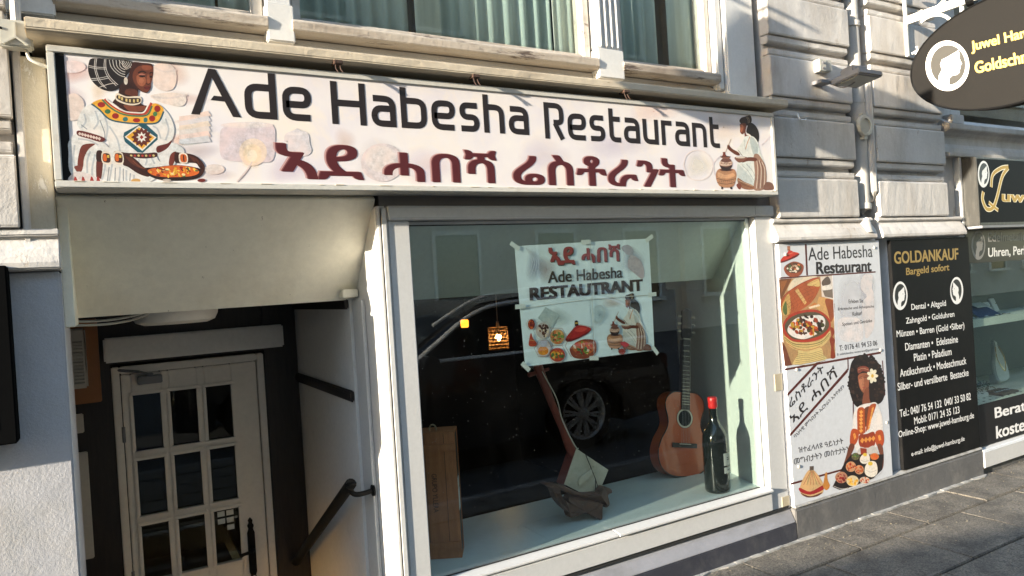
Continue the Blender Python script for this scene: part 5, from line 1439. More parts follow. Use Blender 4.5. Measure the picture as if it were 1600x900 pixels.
('E',113,6,(7410,843,12,-13,-11,-3)),
('E',113,6,(7308,851,11,-3,-5,-12)),
('E',311,12,(7190,746,110,-21,-6,-65)),
('E',312,6,(7169,706,12,-7,-6,-6)),
('E',312,6,(7137,771,11,-7,-11,-8)),
('E',313,6,(7248,751,10,-10,-11,-4)),
('E',103,6,(7111,742,0,-14,-13,2)),
('E',313,6,(7177,782,21,-11,-5,-5)),
('E',103,6,(7211,723,13,-15,-13,-4)),
('E',313,6,(7230,731,10,-9,-15,-7)),
('E',312,6,(7264,724,9,-8,-13,-5)),
('E',313,6,(7181,704,18,-7,-6,-8)),
('E',103,6,(7213,739,2,-9,-19,1)),
('E',313,6,(7180,696,13,-12,-13,-6)),
('E',313,6,(7164,738,23,-8,-4,-9)),
('E',313,6,(7240,760,8,-15,-12,-1)),
('E',312,6,(7232,713,9,-7,-8,-4)),
('E',103,6,(7142,711,10,-15,-9,-2)),
('E',312,6,(7222,725,3,-10,-16,0)),
('E',312,6,(7233,707,7,-17,-22,-1)),
('E',103,6,(7178,745,21,-12,-10,-8)),
('E',310,12,(7522,773,85,-16,-5,-53)),
('E',113,6,(7551,807,5,-12,-16,0)),
('E',314,6,(7538,799,16,-4,-2,-5)),
('E',113,6,(7578,768,6,-9,-16,-3)),
('E',113,6,(7562,790,6,-8,-8,-1)),
('E',113,6,(7570,796,13,-3,-2,-7)),
('E',314,6,(7491,772,11,-8,-6,-4)),
('E',314,6,(7587,769,14,-5,-3,-5)),
('E',314,6,(7556,790,2,-12,-18,2)),
('E',314,6,(7533,756,9,-8,-12,-5)),
('E',314,6,(7577,749,3,-11,-16,1)),
('E',113,6,(7565,744,7,-11,-13,-1)),
('E',113,6,(7554,754,7,-6,-12,-6)),
('E',113,6,(7504,768,12,-8,-11,-8)),
('E',314,6,(7501,743,18,-6,-5,-8)),
('E',314,6,(7507,740,10,-3,-2,-7)),
('E',113,6,(7471,808,18,-8,-7,-10)),
('E',314,6,(7457,794,10,-6,-9,-6)),
('E',314,6,(7470,761,14,-4,-4,-11)),
('E',315,12,(7388,668,112,-22,-6,-62)),
('E',98,6,(7469,663,17,-10,-7,-6)),
('E',115,6,(7341,689,6,-17,-16,0)),
('E',115,6,(7437,659,12,-13,-13,-4)),
('E',115,6,(7332,698,20,-6,-3,-7)),
('E',115,6,(7457,650,7,-12,-12,-1)),
('E',115,6,(7426,622,23,-12,-10,-10)),
('E',98,6,(7373,669,14,-14,-8,-3)),
('E',115,6,(7433,640,19,-8,-7,-12)),
('E',115,6,(7364,645,15,-16,-13,-4)),
('E',98,6,(7469,656,2,-15,-18,2)),
('E',98,6,(7427,635,10,-14,-18,-3)),
('E',115,6,(7354,685,15,-16,-14,-5)),
('E',115,6,(7362,636,26,-6,-1,-9)),
('E',115,6,(7321,650,7,-15,-13,0)),
('E',98,6,(7366,698,9,-14,-11,-1)),
('E',115,6,(7308,701,23,-10,-6,-8)),
('E',98,6,(7344,665,6,-11,-18,-2)),
('E',115,6,(7372,633,22,-9,-8,-12)),
('E',316,12,(7609,632,96,-19,-4,-40)),
('E',103,6,(7675,627,13,-12,-10,-4)),
('E',113,6,(7585,645,4,-14,-8,0)),
('E',113,6,(7627,609,6,-7,-5,-1)),
('E',113,6,(7674,630,13,-10,-9,-4)),
('E',113,6,(7633,624,6,-10,-13,-1)),
('E',113,6,(7604,610,15,-6,-3,-3)),
('E',103,6,(7635,601,12,-10,-7,-3)),
('E',103,6,(7543,642,15,-12,-9,-4)),
('E',113,6,(7537,647,0,-9,-12,2)),
('E',103,6,(7636,634,4,-10,-9,0)),
('E',103,6,(7647,600,18,-11,-8,-5)),
('E',113,6,(7627,659,3,-10,-13,0)),
('E',113,6,(7574,654,15,-11,-6,-3)),
('E',113,6,(7666,633,11,-7,-6,-5)),
('E',103,6,(7542,632,10,-7,-8,-4)),
('E',113,6,(7622,606,16,-5,-2,-4)),
('E',103,6,(7641,622,9,-11,-12,-3)),
('E',113,6,(7562,653,6,-13,-8,0)),
('E',317,12,(7822,876,85,-15,-4,-40)),
('E',318,6,(7822,884,12,-9,-6,-3)),
('E',318,6,(7853,844,8,-5,-8,-5)),
('E',318,6,(7856,858,10,-9,-9,-4)),
('E',113,6,(7810,878,6,-7,-8,-2)),
('E',113,6,(7794,856,17,-3,-1,-6)),
('E',113,6,(7840,854,11,-7,-4,-3)),
('E',318,6,(7836,870,0,-12,-9,1)),
('E',318,6,(7784,883,11,-9,-8,-4)),
('E',318,6,(7885,861,12,-3,-1,-4)),
('E',318,6,(7819,872,19,-4,-1,-8)),
('E',318,6,(7817,896,18,-3,-1,-8)),
('E',318,6,(7880,866,13,-6,-4,-5)),
('E',113,6,(7863,883,14,-9,-6,-4)),
('E',113,6,(7858,880,8,-7,-10,-4)),
('E',318,6,(7855,846,6,-11,-11,-1)),
('E',113,6,(7829,877,8,-9,-10,-2)),
('E',113,6,(7775,896,10,-8,-11,-4)),
('E',318,6,(7862,853,5,-6,-11,-2)),
('P',107,1,(7551,908,7629,942,7715,919,7726,836,7627,822,7553,857)),
('P',319,1,(7637,792,7733,835,7848,794,7856,670,7747,642,7628,703)),
('S',320,1,0.002,(7555,883,7636,848,7721,853)),
('S',320,1,0.002,(7633,752,7736,705,7853,711)),
('E',321,12,(7644,928,38,-7,-2,-20)),
('E',321,12,(7736,806,45,-8,-2,-24)),
('P',322,1,(6480,778,6576,892,6651,934,6722,917,6815,818,6866,731,6842,630,6638,637,6500,684)),
('P',245,0,(6658,971,6726,962,6722,914,6653,923)),
('S',323,1,0.003,(6670,916,6538,786)),
('S',324,1,0.003,(6678,914,6594,775)),
('S',100,1,0.003,(6687,913,6650,764)),
('S',323,1,0.003,(6695,911,6707,753)),
('S',324,1,0.003,(6704,909,6764,741)),
('S',100,1,0.003,(6712,908,6821,730)),
('P',325,1,(6474,770,6643,693,6868,721,6857,669,6646,658,6481,722)),
('P',326,1,(6488,709,6644,640,6843,645,6752,617,6581,641)),
('P',327,1,(6885,775,6915,847,6945,845,6949,763,6981,689,6918,653,6863,703)),
]
ART['gold']=[
('T',328,'GOLDANKAUF',0.028,(8445,3144,9876,3146,8449,3297)),
('T',328,'Bargeld sofort',0.022,(8675,2967,9641,2984,8682,3087)),
('E',329,20,(8529,2748,150,-9,-18,-176)),
('E',330,20,(8535,2753,119,-8,-14,-141)),
('P',329,0,(8617,2853,8623,2823,8617,2796,8631,2756,8618,2743,8619,2725,8609,2715,8610,2697,8588,2681,8559,2679,8538,2659,8531,2624,8543,2591,8498,2591,8456,2620,8468,2681,8494,2724,8485,2760,8501,2795,8527,2805,8566,2826)),
('P',330,0,(8572,2767,8594,2773,8593,2762)),
('E',329,20,(9787,2737,155,-9,-19,-180)),
('E',330,20,(9781,2743,124,-7,-15,-144)),
('P',329,0,(9719,2853,9707,2823,9707,2796,9684,2758,9695,2743,9690,2725,9698,2714,9693,2696,9713,2677,9741,2671,9759,2648,9758,2612,9739,2581,9785,2574,9834,2598,9835,2662,9818,2708,9834,2743,9826,2780,9801,2794,9765,2820)),
('P',330,0,(9746,2761,9726,2770,9725,2759)),
('T',329,'Dental • Altgold',0.012,(8746,2531,9517,2530,8745,2630)),
('T',329,'Zahngold • Golduhren',0.012,(8615,2369,9697,2375,8613,2467)),
('T',329,'Münzen • Barren (Gold •Silber)',0.012,(8405,2217,9918,2198,8405,2327)),
('T',329,'Diamanten •  Edelsteine',0.012,(8567,2061,9746,2052,8565,2155)),
('T',329,'Platin • Paladium',0.012,(8737,1909,9579,1903,8734,2005)),
('T',329,'Antikschmuck • Modeschmuck',0.012,(8427,1749,9916,1745,8425,1845)),
('T',329,'Silber- und versilberte  Bestecke',0.012,(8364,1589,9954,1585,8361,1684)),
('T',329,'Tel.: 040/ 76 54 132  040/ 33 50 82',0.012,(8372,1259,9975,1261,8369,1354)),
('T',329,'Mobil: 0171 24 35 123',0.012,(8663,1126,9685,1124,8660,1219)),
('T',329,'Online-Shop: www.juwel-hamburg.de',0.012,(8321,993,10022,982,8320,1098)),
('T',329,'e-mail: info@juwel-hamburg.de',0.012,(8565,727,9765,726,8561,809)),
]
ART['oval']=[
('E',331,20,(566,5478,250,-74,-17,-296)),
('E',332,20,(576,5484,200,-60,-14,-236)),
('P',331,0,(707,5619,719,5565,712,5523,738,5450,717,5433,720,5402,704,5389,708,5359,671,5339,623,5347,588,5321,579,5264,602,5204,524,5219,449,5285,465,5386,506,5450,489,5516,513,5569,558,5576,624,5595)),
('P',332,0,(639,5492,675,5493,674,5475)),
('T',333,'Juwel Hamburg',0.03,(851,5530,1713,5487,843,5678)),
('T',333,'Goldschmiede',0.03,(878,5291,1702,5250,870,5429)),
]
ART['juwelbox']=[
('E',329,20,(10312,4269,146,3,-20,-180)),
('E',334,20,(10318,4275,117,3,-16,-144)),
('P',329,0,(10400,4383,10405,4353,10399,4325,10412,4286,10399,4271,10400,4253,10390,4242,10391,4224,10368,4205,10340,4201,10319,4179,10312,4143,10323,4111,10279,4107,10239,4133,10252,4196,10277,4241,10269,4277,10285,4313,10311,4327,10350,4351)),
('P',334,0,(10355,4292,10376,4299,10375,4289)),
('S',335,1,0.034,(10281,4033,10248,3928,10338,3803,10497,3817,10618,3958,10785,4243,10964,4375)),
('S',335,1,0.032,(10965,4384,10771,4361,10546,4266,10485,4097)),
('S',335,1,0.028,(10399,3887,10549,3817,10631,3783)),
('S',336,1,0.023,(10281,4033,10248,3928,10338,3803,10497,3817,10618,3958,10785,4243,10964,4375)),
('S',336,1,0.021,(10965,4384,10771,4361,10546,4266,10485,4097)),
('S',336,1,0.018,(10399,3887,10549,3817,10631,3783)),
('T',335,'uwel Hamburg',0.05,(10725,3851,13763,3796,10753,4058)),
('T',336,'uwel Hamburg',0.026,(10725,3856,13764,3802,10753,4052)),
]
ART['filmtop']=[
('E',337,20,(10468,3325,177,-5,-22,-202)),
('E',338,20,(10476,3331,145,-4,-18,-166)),
('P',337,0,(10574,3449,10581,3414,10574,3383,10590,3338,10574,3322,10576,3302,10564,3290,10565,3269,10538,3250,10504,3247,10478,3223,10470,3183,10484,3146,10431,3144,10382,3176,10397,3246,10427,3296,10417,3337,10435,3377,10467,3390,10514,3415)),
('P',338,0,(10520,3348,10546,3356,10545,3343)),
('T',339,'Edelmetalle',0.016,(10724,3362,11772,3358,10738,3493)),
('T',329,'Uhren, Perlen',0.022,(10698,3131,11929,3136,10714,3279)),
]
ART['filmlow']=[
('T',329,'Beratung',0.026,(10631,857,12043,843,10630,1052)),
('T',329,'kostenlos',0.026,(10634,618,12016,613,10639,792)),
]

TXT={}
def glyphs(t,b=0):
    if (t,b) not in TXT:
        cu=bpy.data.curves.new('lettering','FONT'); cu.body=t; cu.size=1; cu.resolution_u=5
        o=bpy.data.objects.new('lettering',cu); COL.objects.link(o); dg=bpy.context.evaluated_depsgraph_get(); dg.update()
        me=bpy.data.meshes.new_from_object(o.evaluated_get(dg)); V=[(v.co.x,v.co.y) for v in me.vertices]; F=[tuple(p.vertices) for p in me.polygons]
        bpy.data.objects.remove(o); bpy.data.curves.remove(cu); bpy.data.meshes.remove(me)
        xs=[v[0] for v in V]; ys=[v[1] for v in V]; x0,x1,y0,y1=min(xs),max(xs),min(ys),max(ys)
        TXT[t,b]=([((x-x0)/(x1-x0),(y-y0)/(y1-y0)) for x,y in V],F,x1-x0,y1-y0)
    return TXT[t,b]
def art(key,parent,frame,step=.000006,names=('faded_print','printed_picture','lettering')):
    """every outline one layer of ink, each layer a hair in front of the one before"""
    G=[([],[],[]) for _ in names]; lay=0
    def add(g,pts,faces,cols,L):
        V,Fc,Cc=G[g]; n=len(V); V.extend(frame(u,v,L*step) for u,v in pts)
        for f in faces: Fc.append(tuple(n+i for i in f))
        Cc.extend(cols)
    put=[]
    for o in ART[key]:
        q=[v/2000 for v in o[-1]]; P=[(q[i],q[i+1]) for i in range(0,len(q),2)]; c=(*lin(INKS[o[1]]),1)
        if o[0] in 'EG': u,v=P[1],P[2]; e_=(abs(u[0])+abs(v[0]),abs(u[1])+abs(v[1])); bb=(P[0][0]-e_[0],P[0][0]+e_[0],P[0][1]-e_[1],P[0][1]+e_[1])
        else:
            if o[0]=='T': P=P+[(P[1][0]+P[2][0]-P[0][0],P[1][1]+P[2][1]-P[0][1])]
            bb=(min(p[0] for p in P)-.003,max(p[0] for p in P)+.003,min(p[1] for p in P)-.003,max(p[1] for p in P)+.003)
            if o[0]=='T': P=P[:3]
        lay=1+max([l for l,b in put if b[0]<bb[1] and bb[0]<b[1] and b[2]<bb[3] and bb[2]<b[3]],default=0); put.append((lay,bb))
        if o[0]=='P':
            if o[2]: P=[tuple(p) for p in cat(P,4)]
            add(1,P,[tuple(range(len(P)))],[c]*len(P),lay)
        elif o[0]=='E':
            C,u,v=P; n=o[2]*2 if o[2]<20 else 40
            add(1,[(C[0]+u[0]*math.cos(t)+v[0]*math.sin(t),C[1]+u[1]*math.cos(t)+v[1]*math.sin(t)) for t in (2*math.pi*k/n for k in range(n))],[tuple(range(n))],[c]*n,lay)
        elif o[0]=='G':
            C,u,v=P; n=20; pts=[C]; cols=[(*c[:3],o[2])]
            for rr,al in ((.5,.6),(1,0)):
                for k in range(n):
                    t=2*math.pi*k/n; w=rr*(1+.12*math.sin(3*t+lay)); pts.append((C[0]+w*(u[0]*math.cos(t)+v[0]*math.sin(t)),C[1]+w*(u[1]*math.cos(t)+v[1]*math.sin(t)))); cols.append((*c[:3],o[2]*al))
            fc=[(0,1+k,1+(k+1)%n) for k in range(n)]+[(1+k,1+n+k,1+n+(k+1)%n,1+(k+1)%n) for k in range(n)]
            add(0,pts,fc,cols,lay)
        elif o[0]=='S':
            if o[2] and len(P)>2: P=[tuple(p) for p in cat(P,5,False)]
            w=o[3]/2; pts=[]
            for i,p in enumerate(P):
                a=Vector(P[max(i-1,0)]); b=Vector(P[min(i+1,len(P)-1)]); d=(b-a); d=d.normalized() if d.length else Vector((1,0)); nn=Vector((-d.y,d.x))*w
                pts+=[(p[0]+nn.x,p[1]+nn.y),(p[0]-nn.x,p[1]-nn.y)]
            add(1,pts,[(2*i,2*i+1,2*i+3,2*i+2) for i in range(len(P)-1)],[c]*len(pts),lay)
        else:
            V,F,w_,h_=glyphs(o[2]); (ax,ay),(bx,by),(dx,dy)=P; e=o[3]; du,dv=e/w_,.5*e/h_      # heavier lettering: copies struck side by side
            sh=[(0,0)] if e<.003 else [(i*du,j*dv) for i in (-1,-.33,.33,1) for j in (-1,1)]
            for n_,(su,sv) in enumerate(sh):
                add(2,[(ax+(bx-ax)*(du+u*(1-2*du)+su)+(dx-ax)*(dv+v*(1-2*dv)+sv),ay+(by-ay)*(du+u*(1-2*du)+su)+(dy-ay)*(dv+v*(1-2*dv)+sv)) for u,v in V],F,[c]*len(V),lay+n_*.11)
    out=[]
    for (V,F,Cc),nm in zip(G,names):
        if not V: continue
        me=bpy.data.meshes.new(nm); org=ORG[parent]; me.from_pydata([Vector(v)-org for v in V],[],F); me.update()
        a=me.color_attributes.new('ink','FLOAT_COLOR','POINT')
        for i,c in enumerate(Cc): a.data[i].color=c
        me.materials.append(M['ink_soft' if nm=='faded_print' else 'ink_photo' if nm=='printed_picture' and key in ('main','poster','wallposter') else 'ink'])
        o=bpy.data.objects.new(nm,me); COL.objects.link(o); o.parent=parent; ORG[o]=org; out.append(o)
    return out
def fy(y): return lambda u,v,d:(u,y-.00005-d,v)
def fx(x): return lambda u,v,d:(x-.00005-d,-u,v)
random.seed(7)
# ================================================ ground
bm=nb(); box(bm,-150,150,-60,-1.9,-.12,.03); struct('road',bm,'asphalt')
bm=nb(); box(bm,-60,80,-1.9,-1.78,-.12,.098); struct('kerb',bm,'kerb',.01)
bm=nb(); box(bm,-60,80,-1.78,.06,-.12,.088); struct('pavement_bed',bm,'joint')
bm=nb()
rows=[(-.012,-.30),(-.307,-.70),(-.707,-1.10),(-1.107,-1.47),(-1.477,-1.775)]
for i,(a,b) in enumerate(rows):
    x=-3.1+(.33,.02,.36,.1,.4)[i]
    while x<13:
        w=.612; z=.101+random.uniform(-.003,.003); t=Matrix.Translation((x+w/2,(a+b)/2,z))@Matrix.Rotation(random.uniform(-.006,.006),4,'X')@Matrix.Rotation(random.uniform(-.005,.005),4,'Y')@Matrix.Rotation(random.uniform(-.004,.004),4,'Z')
        box(bm,-w/2,w/2-.007,-(a-b)/2+.003,(a-b)/2-.003,-.05,.002,t); x+=w
struct('pavement',bm,'slab',.004)
bm=nb(); random.seed(3)
for k in range(1800):
    x=random.uniform(1.2,7.5); y=-.02-random.random()**1.7*1.5; s=random.uniform(.0015,.006); a=random.uniform(0,6.28); z=.106
    bm.faces.new([bm.verts.new((x+s*math.cos(a+t)*random.uniform(.6,1.3),y+s*math.sin(a+t)*random.uniform(.4,1.1),z+random.uniform(0,.003))) for t in (0,1.6,3.1,4.7)])
o=obj('litter',bm,'litter'); o['kind']='stuff'; tag(o,'pale dry leaf crumbs scattered over the pavement slabs','litter')
# ================================================ the building
B=thing('restaurant_building',(1.5,.3,.1),'old cream painted town house with rusticated pilasters, a basement restaurant door and shop windows','building')
def bx(name,mat,*d,bevel=0,parent=None): 
    bm=nb(); box(bm,*d); return obj(name,bm,mat,parent or B,bevel)
# --- pilasters with rusticated blocks
def pilaster(x0,x1,lo,hi,capx0,capx1,mat='facade'):
    bm=nb(); box(bm,x0+.01,x1-.01,.02,.45,lo,hi)
    z=1.865; rng=random.Random(int(x0*100))
    while z<hi:
        t=z+.222+rng.uniform(-.004,.004)
        profj(bm,[(.03,z),(-.03,z),(-.034,z+.006),(-.034,t-.008),(-.026,t),(.03,t)],x0,x1-.008,rng)
        profj(bm,[(.03,t+.003),(-.014,t+.003),(-.020,t+.012),(-.020,t+.040),(.03,t+.046)],x0+.004,x1-.014,rng)     # stepped band above a block
        profj(bm,[(.03,t+.068),(-.010,t+.068),(-.022,t+.078),(-.022,z+.332),(.03,z+.332)],x0+.004,x1-.014,rng)
        z+=.335
    p=obj('pilaster',bm,mat,B,.0035)
    # flared foot moulding over the lower pier
    bm=nb(); profj(bm,[(.06,1.862),(-.022,1.862),(-.026,1.842),(-.012,1.836),(-.014,1.826),(-.032,1.80),(-.044,1.775),(-.05,1.757),(-.05,1.738),(-.03,1.732),(.06,1.732)],capx0,capx1,rng); f=obj('foot_moulding',bm,mat,p,.0035)
    return p
pilaster(3.2,3.905,1.86,4.6,3.155,4.035); pilaster(4.105,4.85,1.86,4.6,4.09,5.015)
pilaster(-1.4,-.205,1.86,4.6,-1.4,-.113)
bx('recess_wall','facade',3.88,4.15,.09,.4,1.7,4.6)
bx('recess_wall','facade',4.83,5.05,.03,.4,1.7,4.6)
# left strip of old plaster between the pilaster and the sign
bm=nb(); prof(bm,[(.1,1.78),(-.008,1.78),(-.008,2.40),(.1,2.40)],-.20,-.119); obj('plaster_strip',bm,'old_plaster',B,.004)
bx('plaster_strip','facade',-.206,-.185,-.016,.06,1.78,2.42,bevel=.004)
# lower piers
bm=nb(); box(bm,3.17,4.088,0,.4,.28,1.745); obj('pier',bm,'pier',B,.006)
bm=nb(); box(bm,4.192,5.078,0,.6,.28,1.745); obj('pier',bm,'pier',B,.006)
bx('pier_joint','pier',4.08,4.2,.075,.4,.28,1.75)
bm=nb(); box(bm,-1.4,-.116,-.02,.4,.1,1.728); obj('pier',bm,'rough_plaster',B,.006)
# plinth
bm=nb(); prof(bm,[(.3,.08),(-.028,.08),(-.028,.268),(-.012,.282),(.3,.282)],3.19,5.09); obj('plinth',bm,'plinth',B,.004)
bm=nb(); prof(bm,[(.3,.08),(-.03,.08),(-.028,.205),(.3,.205)],.97,3.19); obj('plinth',bm,'plinth_shade',B,.004)
bm=nb(); prof(bm,[(.3,.206),(-.027,.206),(-.024,.214),(.012,.283),(.3,.283)],.97,3.187); obj('plinth_ledge',bm,'plinth_top',B,.003)
bm=nb(); rng=random.Random(2)
pts=[(x*.06,-.028-(.012+rng.random()*.016)) for x in range(40,86)]
for (xa,ya),(xb,yb) in zip(pts,pts[1:]): prism(bm,[Vector((xa,-.026,.096)),Vector((xa,ya,.096)),Vector((xb,yb,.096)),Vector((xb,-.026,.096))],Vector((0,0,.013+rng.random()*.004)))
obj('mortar_line',bm,'caulk',B)
bm=nb(); prof(bm,[(.02,.283),(-.030,.280),(-.030,.288),(-.004,.300),(.02,.300)],3.19,5.085); obj('mortar_line',bm,'caulk',B,.002)
# wall and header behind the sign, ledge above it
bx('wall','facade',-.12,3.2,.05,.35,1.985,2.44)
bx('header','fascia',.955,3.20,.028,.3,1.936,1.99)
bm=nb(); profj(bm,[(.12,2.437),(-.115,2.437),(-.135,2.441),(-.14,2.447),(-.14,2.476),(-.128,2.482),(.06,2.515),(.12,2.515)],-.16,3.19,random.Random(5),.0003,.06); L=obj('ledge',bm,'ledge',B,.003)
bm=nb(); prof(bm,[(.2,2.516),(.09,2.516),(.082,2.53),(.082,2.56),(.09,2.585),(.2,2.585)],-.15,3.2); obj('upper_sill',bm,'old_wood_paint',B,.004)
# upper windows
def upper_window(x0,x1,mull=()):
    bm=nb(); zt=4.1
    box(bm,x0,x0+.035,.085,.16,2.645,zt); box(bm,x1-.04,x1,.085,.16,2.645,zt); box(bm,x0,x1,.085,.16,zt,zt+.06); box(bm,x0+.036,x1-.041,.10,.15,2.645,2.675)
    for m in mull: box(bm,m,m+.05,.095,.15,2.676,zt)
    w=obj('upper_window',bm,'old_wood_paint',B,.005)
    bm=nb(); profj(bm,[(.15,2.588),(.045,2.588),(.028,2.598),(.026,2.628),(.036,2.640),(.09,2.652),(.15,2.652)],x0-.012,x1+.006,random.Random(int(x0*99)),.0006,.05); obj('sill_rail',bm,'sill_wood',w,.002)
    bm=nb(); box(bm,x0+.02,x1-.02,.123,.127,2.66,zt); obj('pane',bm,'pane',w)
    return w
upper_window(-.08,.572); upper_window(.676,2.082); upper_window(2.246,2.88)
def post(x0,x1,f=True):
    bm=nb(); box(bm,x0,x1,.035,.2,2.55,2.69); box(bm,x0+.006,x1-.006,.05,.2,2.69,4.1)
    if f:
        for k in range(4): u=x0+.02+k*(x1-x0-.04)/3.4; box(bm,u,u+.014,.038,.06,2.70,4.1)
    obj('window_post',bm,'white',B,.005)
post(.573,.674,False); post(2.086,2.242); post(-.3,-.085,False)
bm=nb(); box(bm,2.884,2.935,.05,.2,2.56,4.1); box(bm,2.94,3.16,.03,.2,2.52,4.1); box(bm,3.165,3.196,.06,.25,2.45,4.1); obj('window_surround',bm,'white',B,.007)
bx('upper_wall','facade',-3,9,.1,.4,4.16,5.6); bx('upper_wall','facade',-3,-1.4,0,.4,.1,4.2)
# --- shop window
bm=nb()
box(bm,.975,1.066,0,.07,.30,1.876); box(bm,3.032,3.168,-.004,.07,.292,1.876)
prof(bm,[(.07,1.877),(-.012,1.877),(-.016,1.884),(-.016,1.930),(-.006,1.935),(.07,1.935)],.975,3.176)
prof(bm,[(.07,.299),(-.012,.299),(-.014,.304),(-.014,.395),(.0,.402),(.07,.402)],1.067,3.031)
w=obj('shop_window',bm,'frame',B,.004)
bm=nb(); prof(bm,[(.06,.4025),(-.02,.4025),(-.022,.406),(-.020,.413),(.02,.420),(.06,.420)],1.068,1.99); prof(bm,[(.06,.4025),(-.026,.4025),(-.028,.408),(-.026,.415),(.02,.421),(.06,.421)],1.993,3.03); obj('sill',bm,'frame',w,.002)
bm=nb(); box(bm,1.045,1.062,.035,.06,.421,1.87); box(bm,3.024,3.040,.035,.06,.421,1.87); box(bm,1.062,3.024,.035,.06,1.862,1.875); obj('glazing_bead',bm,'frame',w,.002)
bm=nb(); box(bm,1.05,3.04,.036,.042,.415,1.872); obj('pane',bm,'glass',w)
bm=nb(); box(bm,1.0625,1.067,.0335,.0355,.421,1.862); box(bm,3.019,3.0235,.0335,.0355,.421,1.862); box(bm,1.067,3.019,.0335,.0355,1.857,1.8615); box(bm,1.067,3.019,.0335,.0355,.4205,.426); obj('rubber_seal',bm,'seal',w)
bm=nb(); box(bm,.98,3.16,-.006,.05,.2835,.2985); obj('shadow_gap',bm,'seal',w)
bm=nb(); box(bm,1.0665,1.0675,-.0145,-.0139,.305,.394); box(bm,3.0305,3.0318,-.0165,-.0158,1.885,1.93); obj('frame_joint',bm,'seal',w)
for z0,z1 in ((.93,1.02),(.300,.352)):
    bm=nb(); box(bm,3.112,3.170,-.008,-.0042,z0,z1); obj('tape',bm,'yellow_tape',w)
# inside of the display
bm=nb(); box(bm,.985,3.28,.065,.66,.37,.415); obj('display_shelf',bm,'shelf',B,.004)
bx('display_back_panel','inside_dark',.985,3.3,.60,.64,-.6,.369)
bm=nb(); prism(bm,[Vector((3.018,.06,.40)),Vector((3.30,.93,.40)),Vector((3.36,.93,.40)),Vector((3.12,.06,.40))],Vector((0,0,1.5))); obj('display_wall',bm,'display_wall',B)
bm=nb(); prism(bm,[Vector((3.00,.03,0)),Vector((3.0,.061,0)),Vector((3.02,.061,0)),Vector((3.02,.03,0))],Vector((0,0,1.87))); obj('display_trim',bm,'display_wall',B)
bm=nb(); prism(bm,[Vector((3.085,.28,1.497)),Vector((3.24,.95,1.497)),Vector((3.30,.93,1.497)),Vector((3.11,.28,1.497))],Vector((0,0,.06))); obj('display_cornice',bm,'display_wall',B,.006)
# sloping soffit over entrance and display
bm=nb(); prism(bm,[Vector((-.118,.012,1.965)),Vector((-.118,.35,1.572)),Vector((-.118,.37,1.590)),Vector((-.118,.05,1.99))],Vector((1.055,0,0))); obj('soffit',bm,'cream',B,.004)
bm=nb(); box(bm,-.1175,-.088,.035,.36,1.55,1.96); obj('soffit_trim',bm,'cream',B,.003)
bm=nb(); prism(bm,[Vector((.86,.27,1.585)),Vector((.925,.27,1.585)),Vector((.925,.36,1.585)),Vector((.86,.36,1.585))],Vector((0,0,.035))); obj('soffit_trim',bm,'cream',B,.003)
bm=nb(); prism(bm,[Vector((.985,.06,1.885)),Vector((.985,.42,1.553)),Vector((.985,.44,1.575)),Vector((.985,.09,1.91))],Vector((2.3,0,0))); obj('soffit',bm,'display_wall',B)
# reveal between entrance and shop window
bm=nb(); box(bm,.93,.973,.0,.34,-.75,1.935); box(bm,.945,.973,-.006,.02,.1,1.93); obj('reveal',bm,'white',B,.006)
bm=nb(); box(bm,.915,.935,.20,.34,.30,1.58); obj('reveal_strip',bm,'white',B,.008)
# --- entrance well: side walls, back wall, ceiling, floor, steps
bm=nb(); box(bm,.905,.96,.341,1.46,-.95,1.66); obj('entrance_wall',bm,'alcove',B)
for z0,z1 in ((1.135,1.185),(1.535,1.64),):
    bx('dado_rail','door_dark',.888,.904,.345,1.375,z0,z1,bevel=.006)
bx('dado_rail','door_dark',.884,.887,.345,1.375,1.15,1.17)
bx('entrance_floor','step',-1.2,.93,.34,1.5,-1.02,-.982)
bm=nb()
for k in range(5): box(bm,-.11,.925,.15*k,.15*k+.1495,-.98,.08-.19*k)
obj('entrance_step',bm,'step',B,.01)
FIT=Matrix.Translation((0,.2756,-.1664))@Matrix.Scale(1.104,4)
bx('corner_post','door_dark',.66,.818,.985,1.05,-.75,1.66,bevel=.004)
bx('entrance_wall','inside_dark',-1.2,-1.15,.38,1.45,-.95,1.66)
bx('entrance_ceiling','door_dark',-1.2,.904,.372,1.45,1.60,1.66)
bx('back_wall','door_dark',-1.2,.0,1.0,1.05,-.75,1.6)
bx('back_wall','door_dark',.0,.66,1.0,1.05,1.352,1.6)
bm=nb(); box(bm,-.02,.752,.955,.998,1.362,1.472); obj('lintel_board',bm,'alcove',B,.008)
# door
bm=nb(); box(bm,.004,.036,.99,1.05,-.745,1.338); box(bm,.624,.656,.99,1.05,-.745,1.338); box(bm,.0365,.6235,.99,1.05,1.304,1.338); D=obj('door_frame',bm,'door',B,.005)
xs=[.079+.1525*i for i in range(3)]; zs=[.352+.2965*i for i in range(3)]; gw,gh=.119,.262
bm=nb(); X=[.040]+[v for x in xs for v in (x,x+gw)]+[.620]; Z=[-.74]+[v for z in zs for v in (z,z+gh)]+[1.300]
for i in range(0,len(X),2): box(bm,X[i],X[i+1],1.005,1.045,-.74,1.300)
for i in range(2,len(X)-1,2): pass
for i in range(1,len(X)-1,2):
    for k in range(0,len(Z),2): box(bm,X[i]+.0005,X[i+1]-.0005,1.0055,1.0445,Z[k],Z[k+1])
Dl=obj('door',bm,'door',B,.004)
bm=nb()
for x in xs:
    for z in zs:
        for a in ((x-.012,x+gw+.012,z-.012,z+.004),(x-.012,x+gw+.012,z+gh-.004,z+gh+.012)): box(bm,a[0],a[1],.996,1.006,a[2],a[3])
        for a in ((x-.012,x+.004),(x+gw-.004,x+gw+.012)): box(bm,a[0],a[1],.9965,1.006,z+.0045,z+gh-.0045)
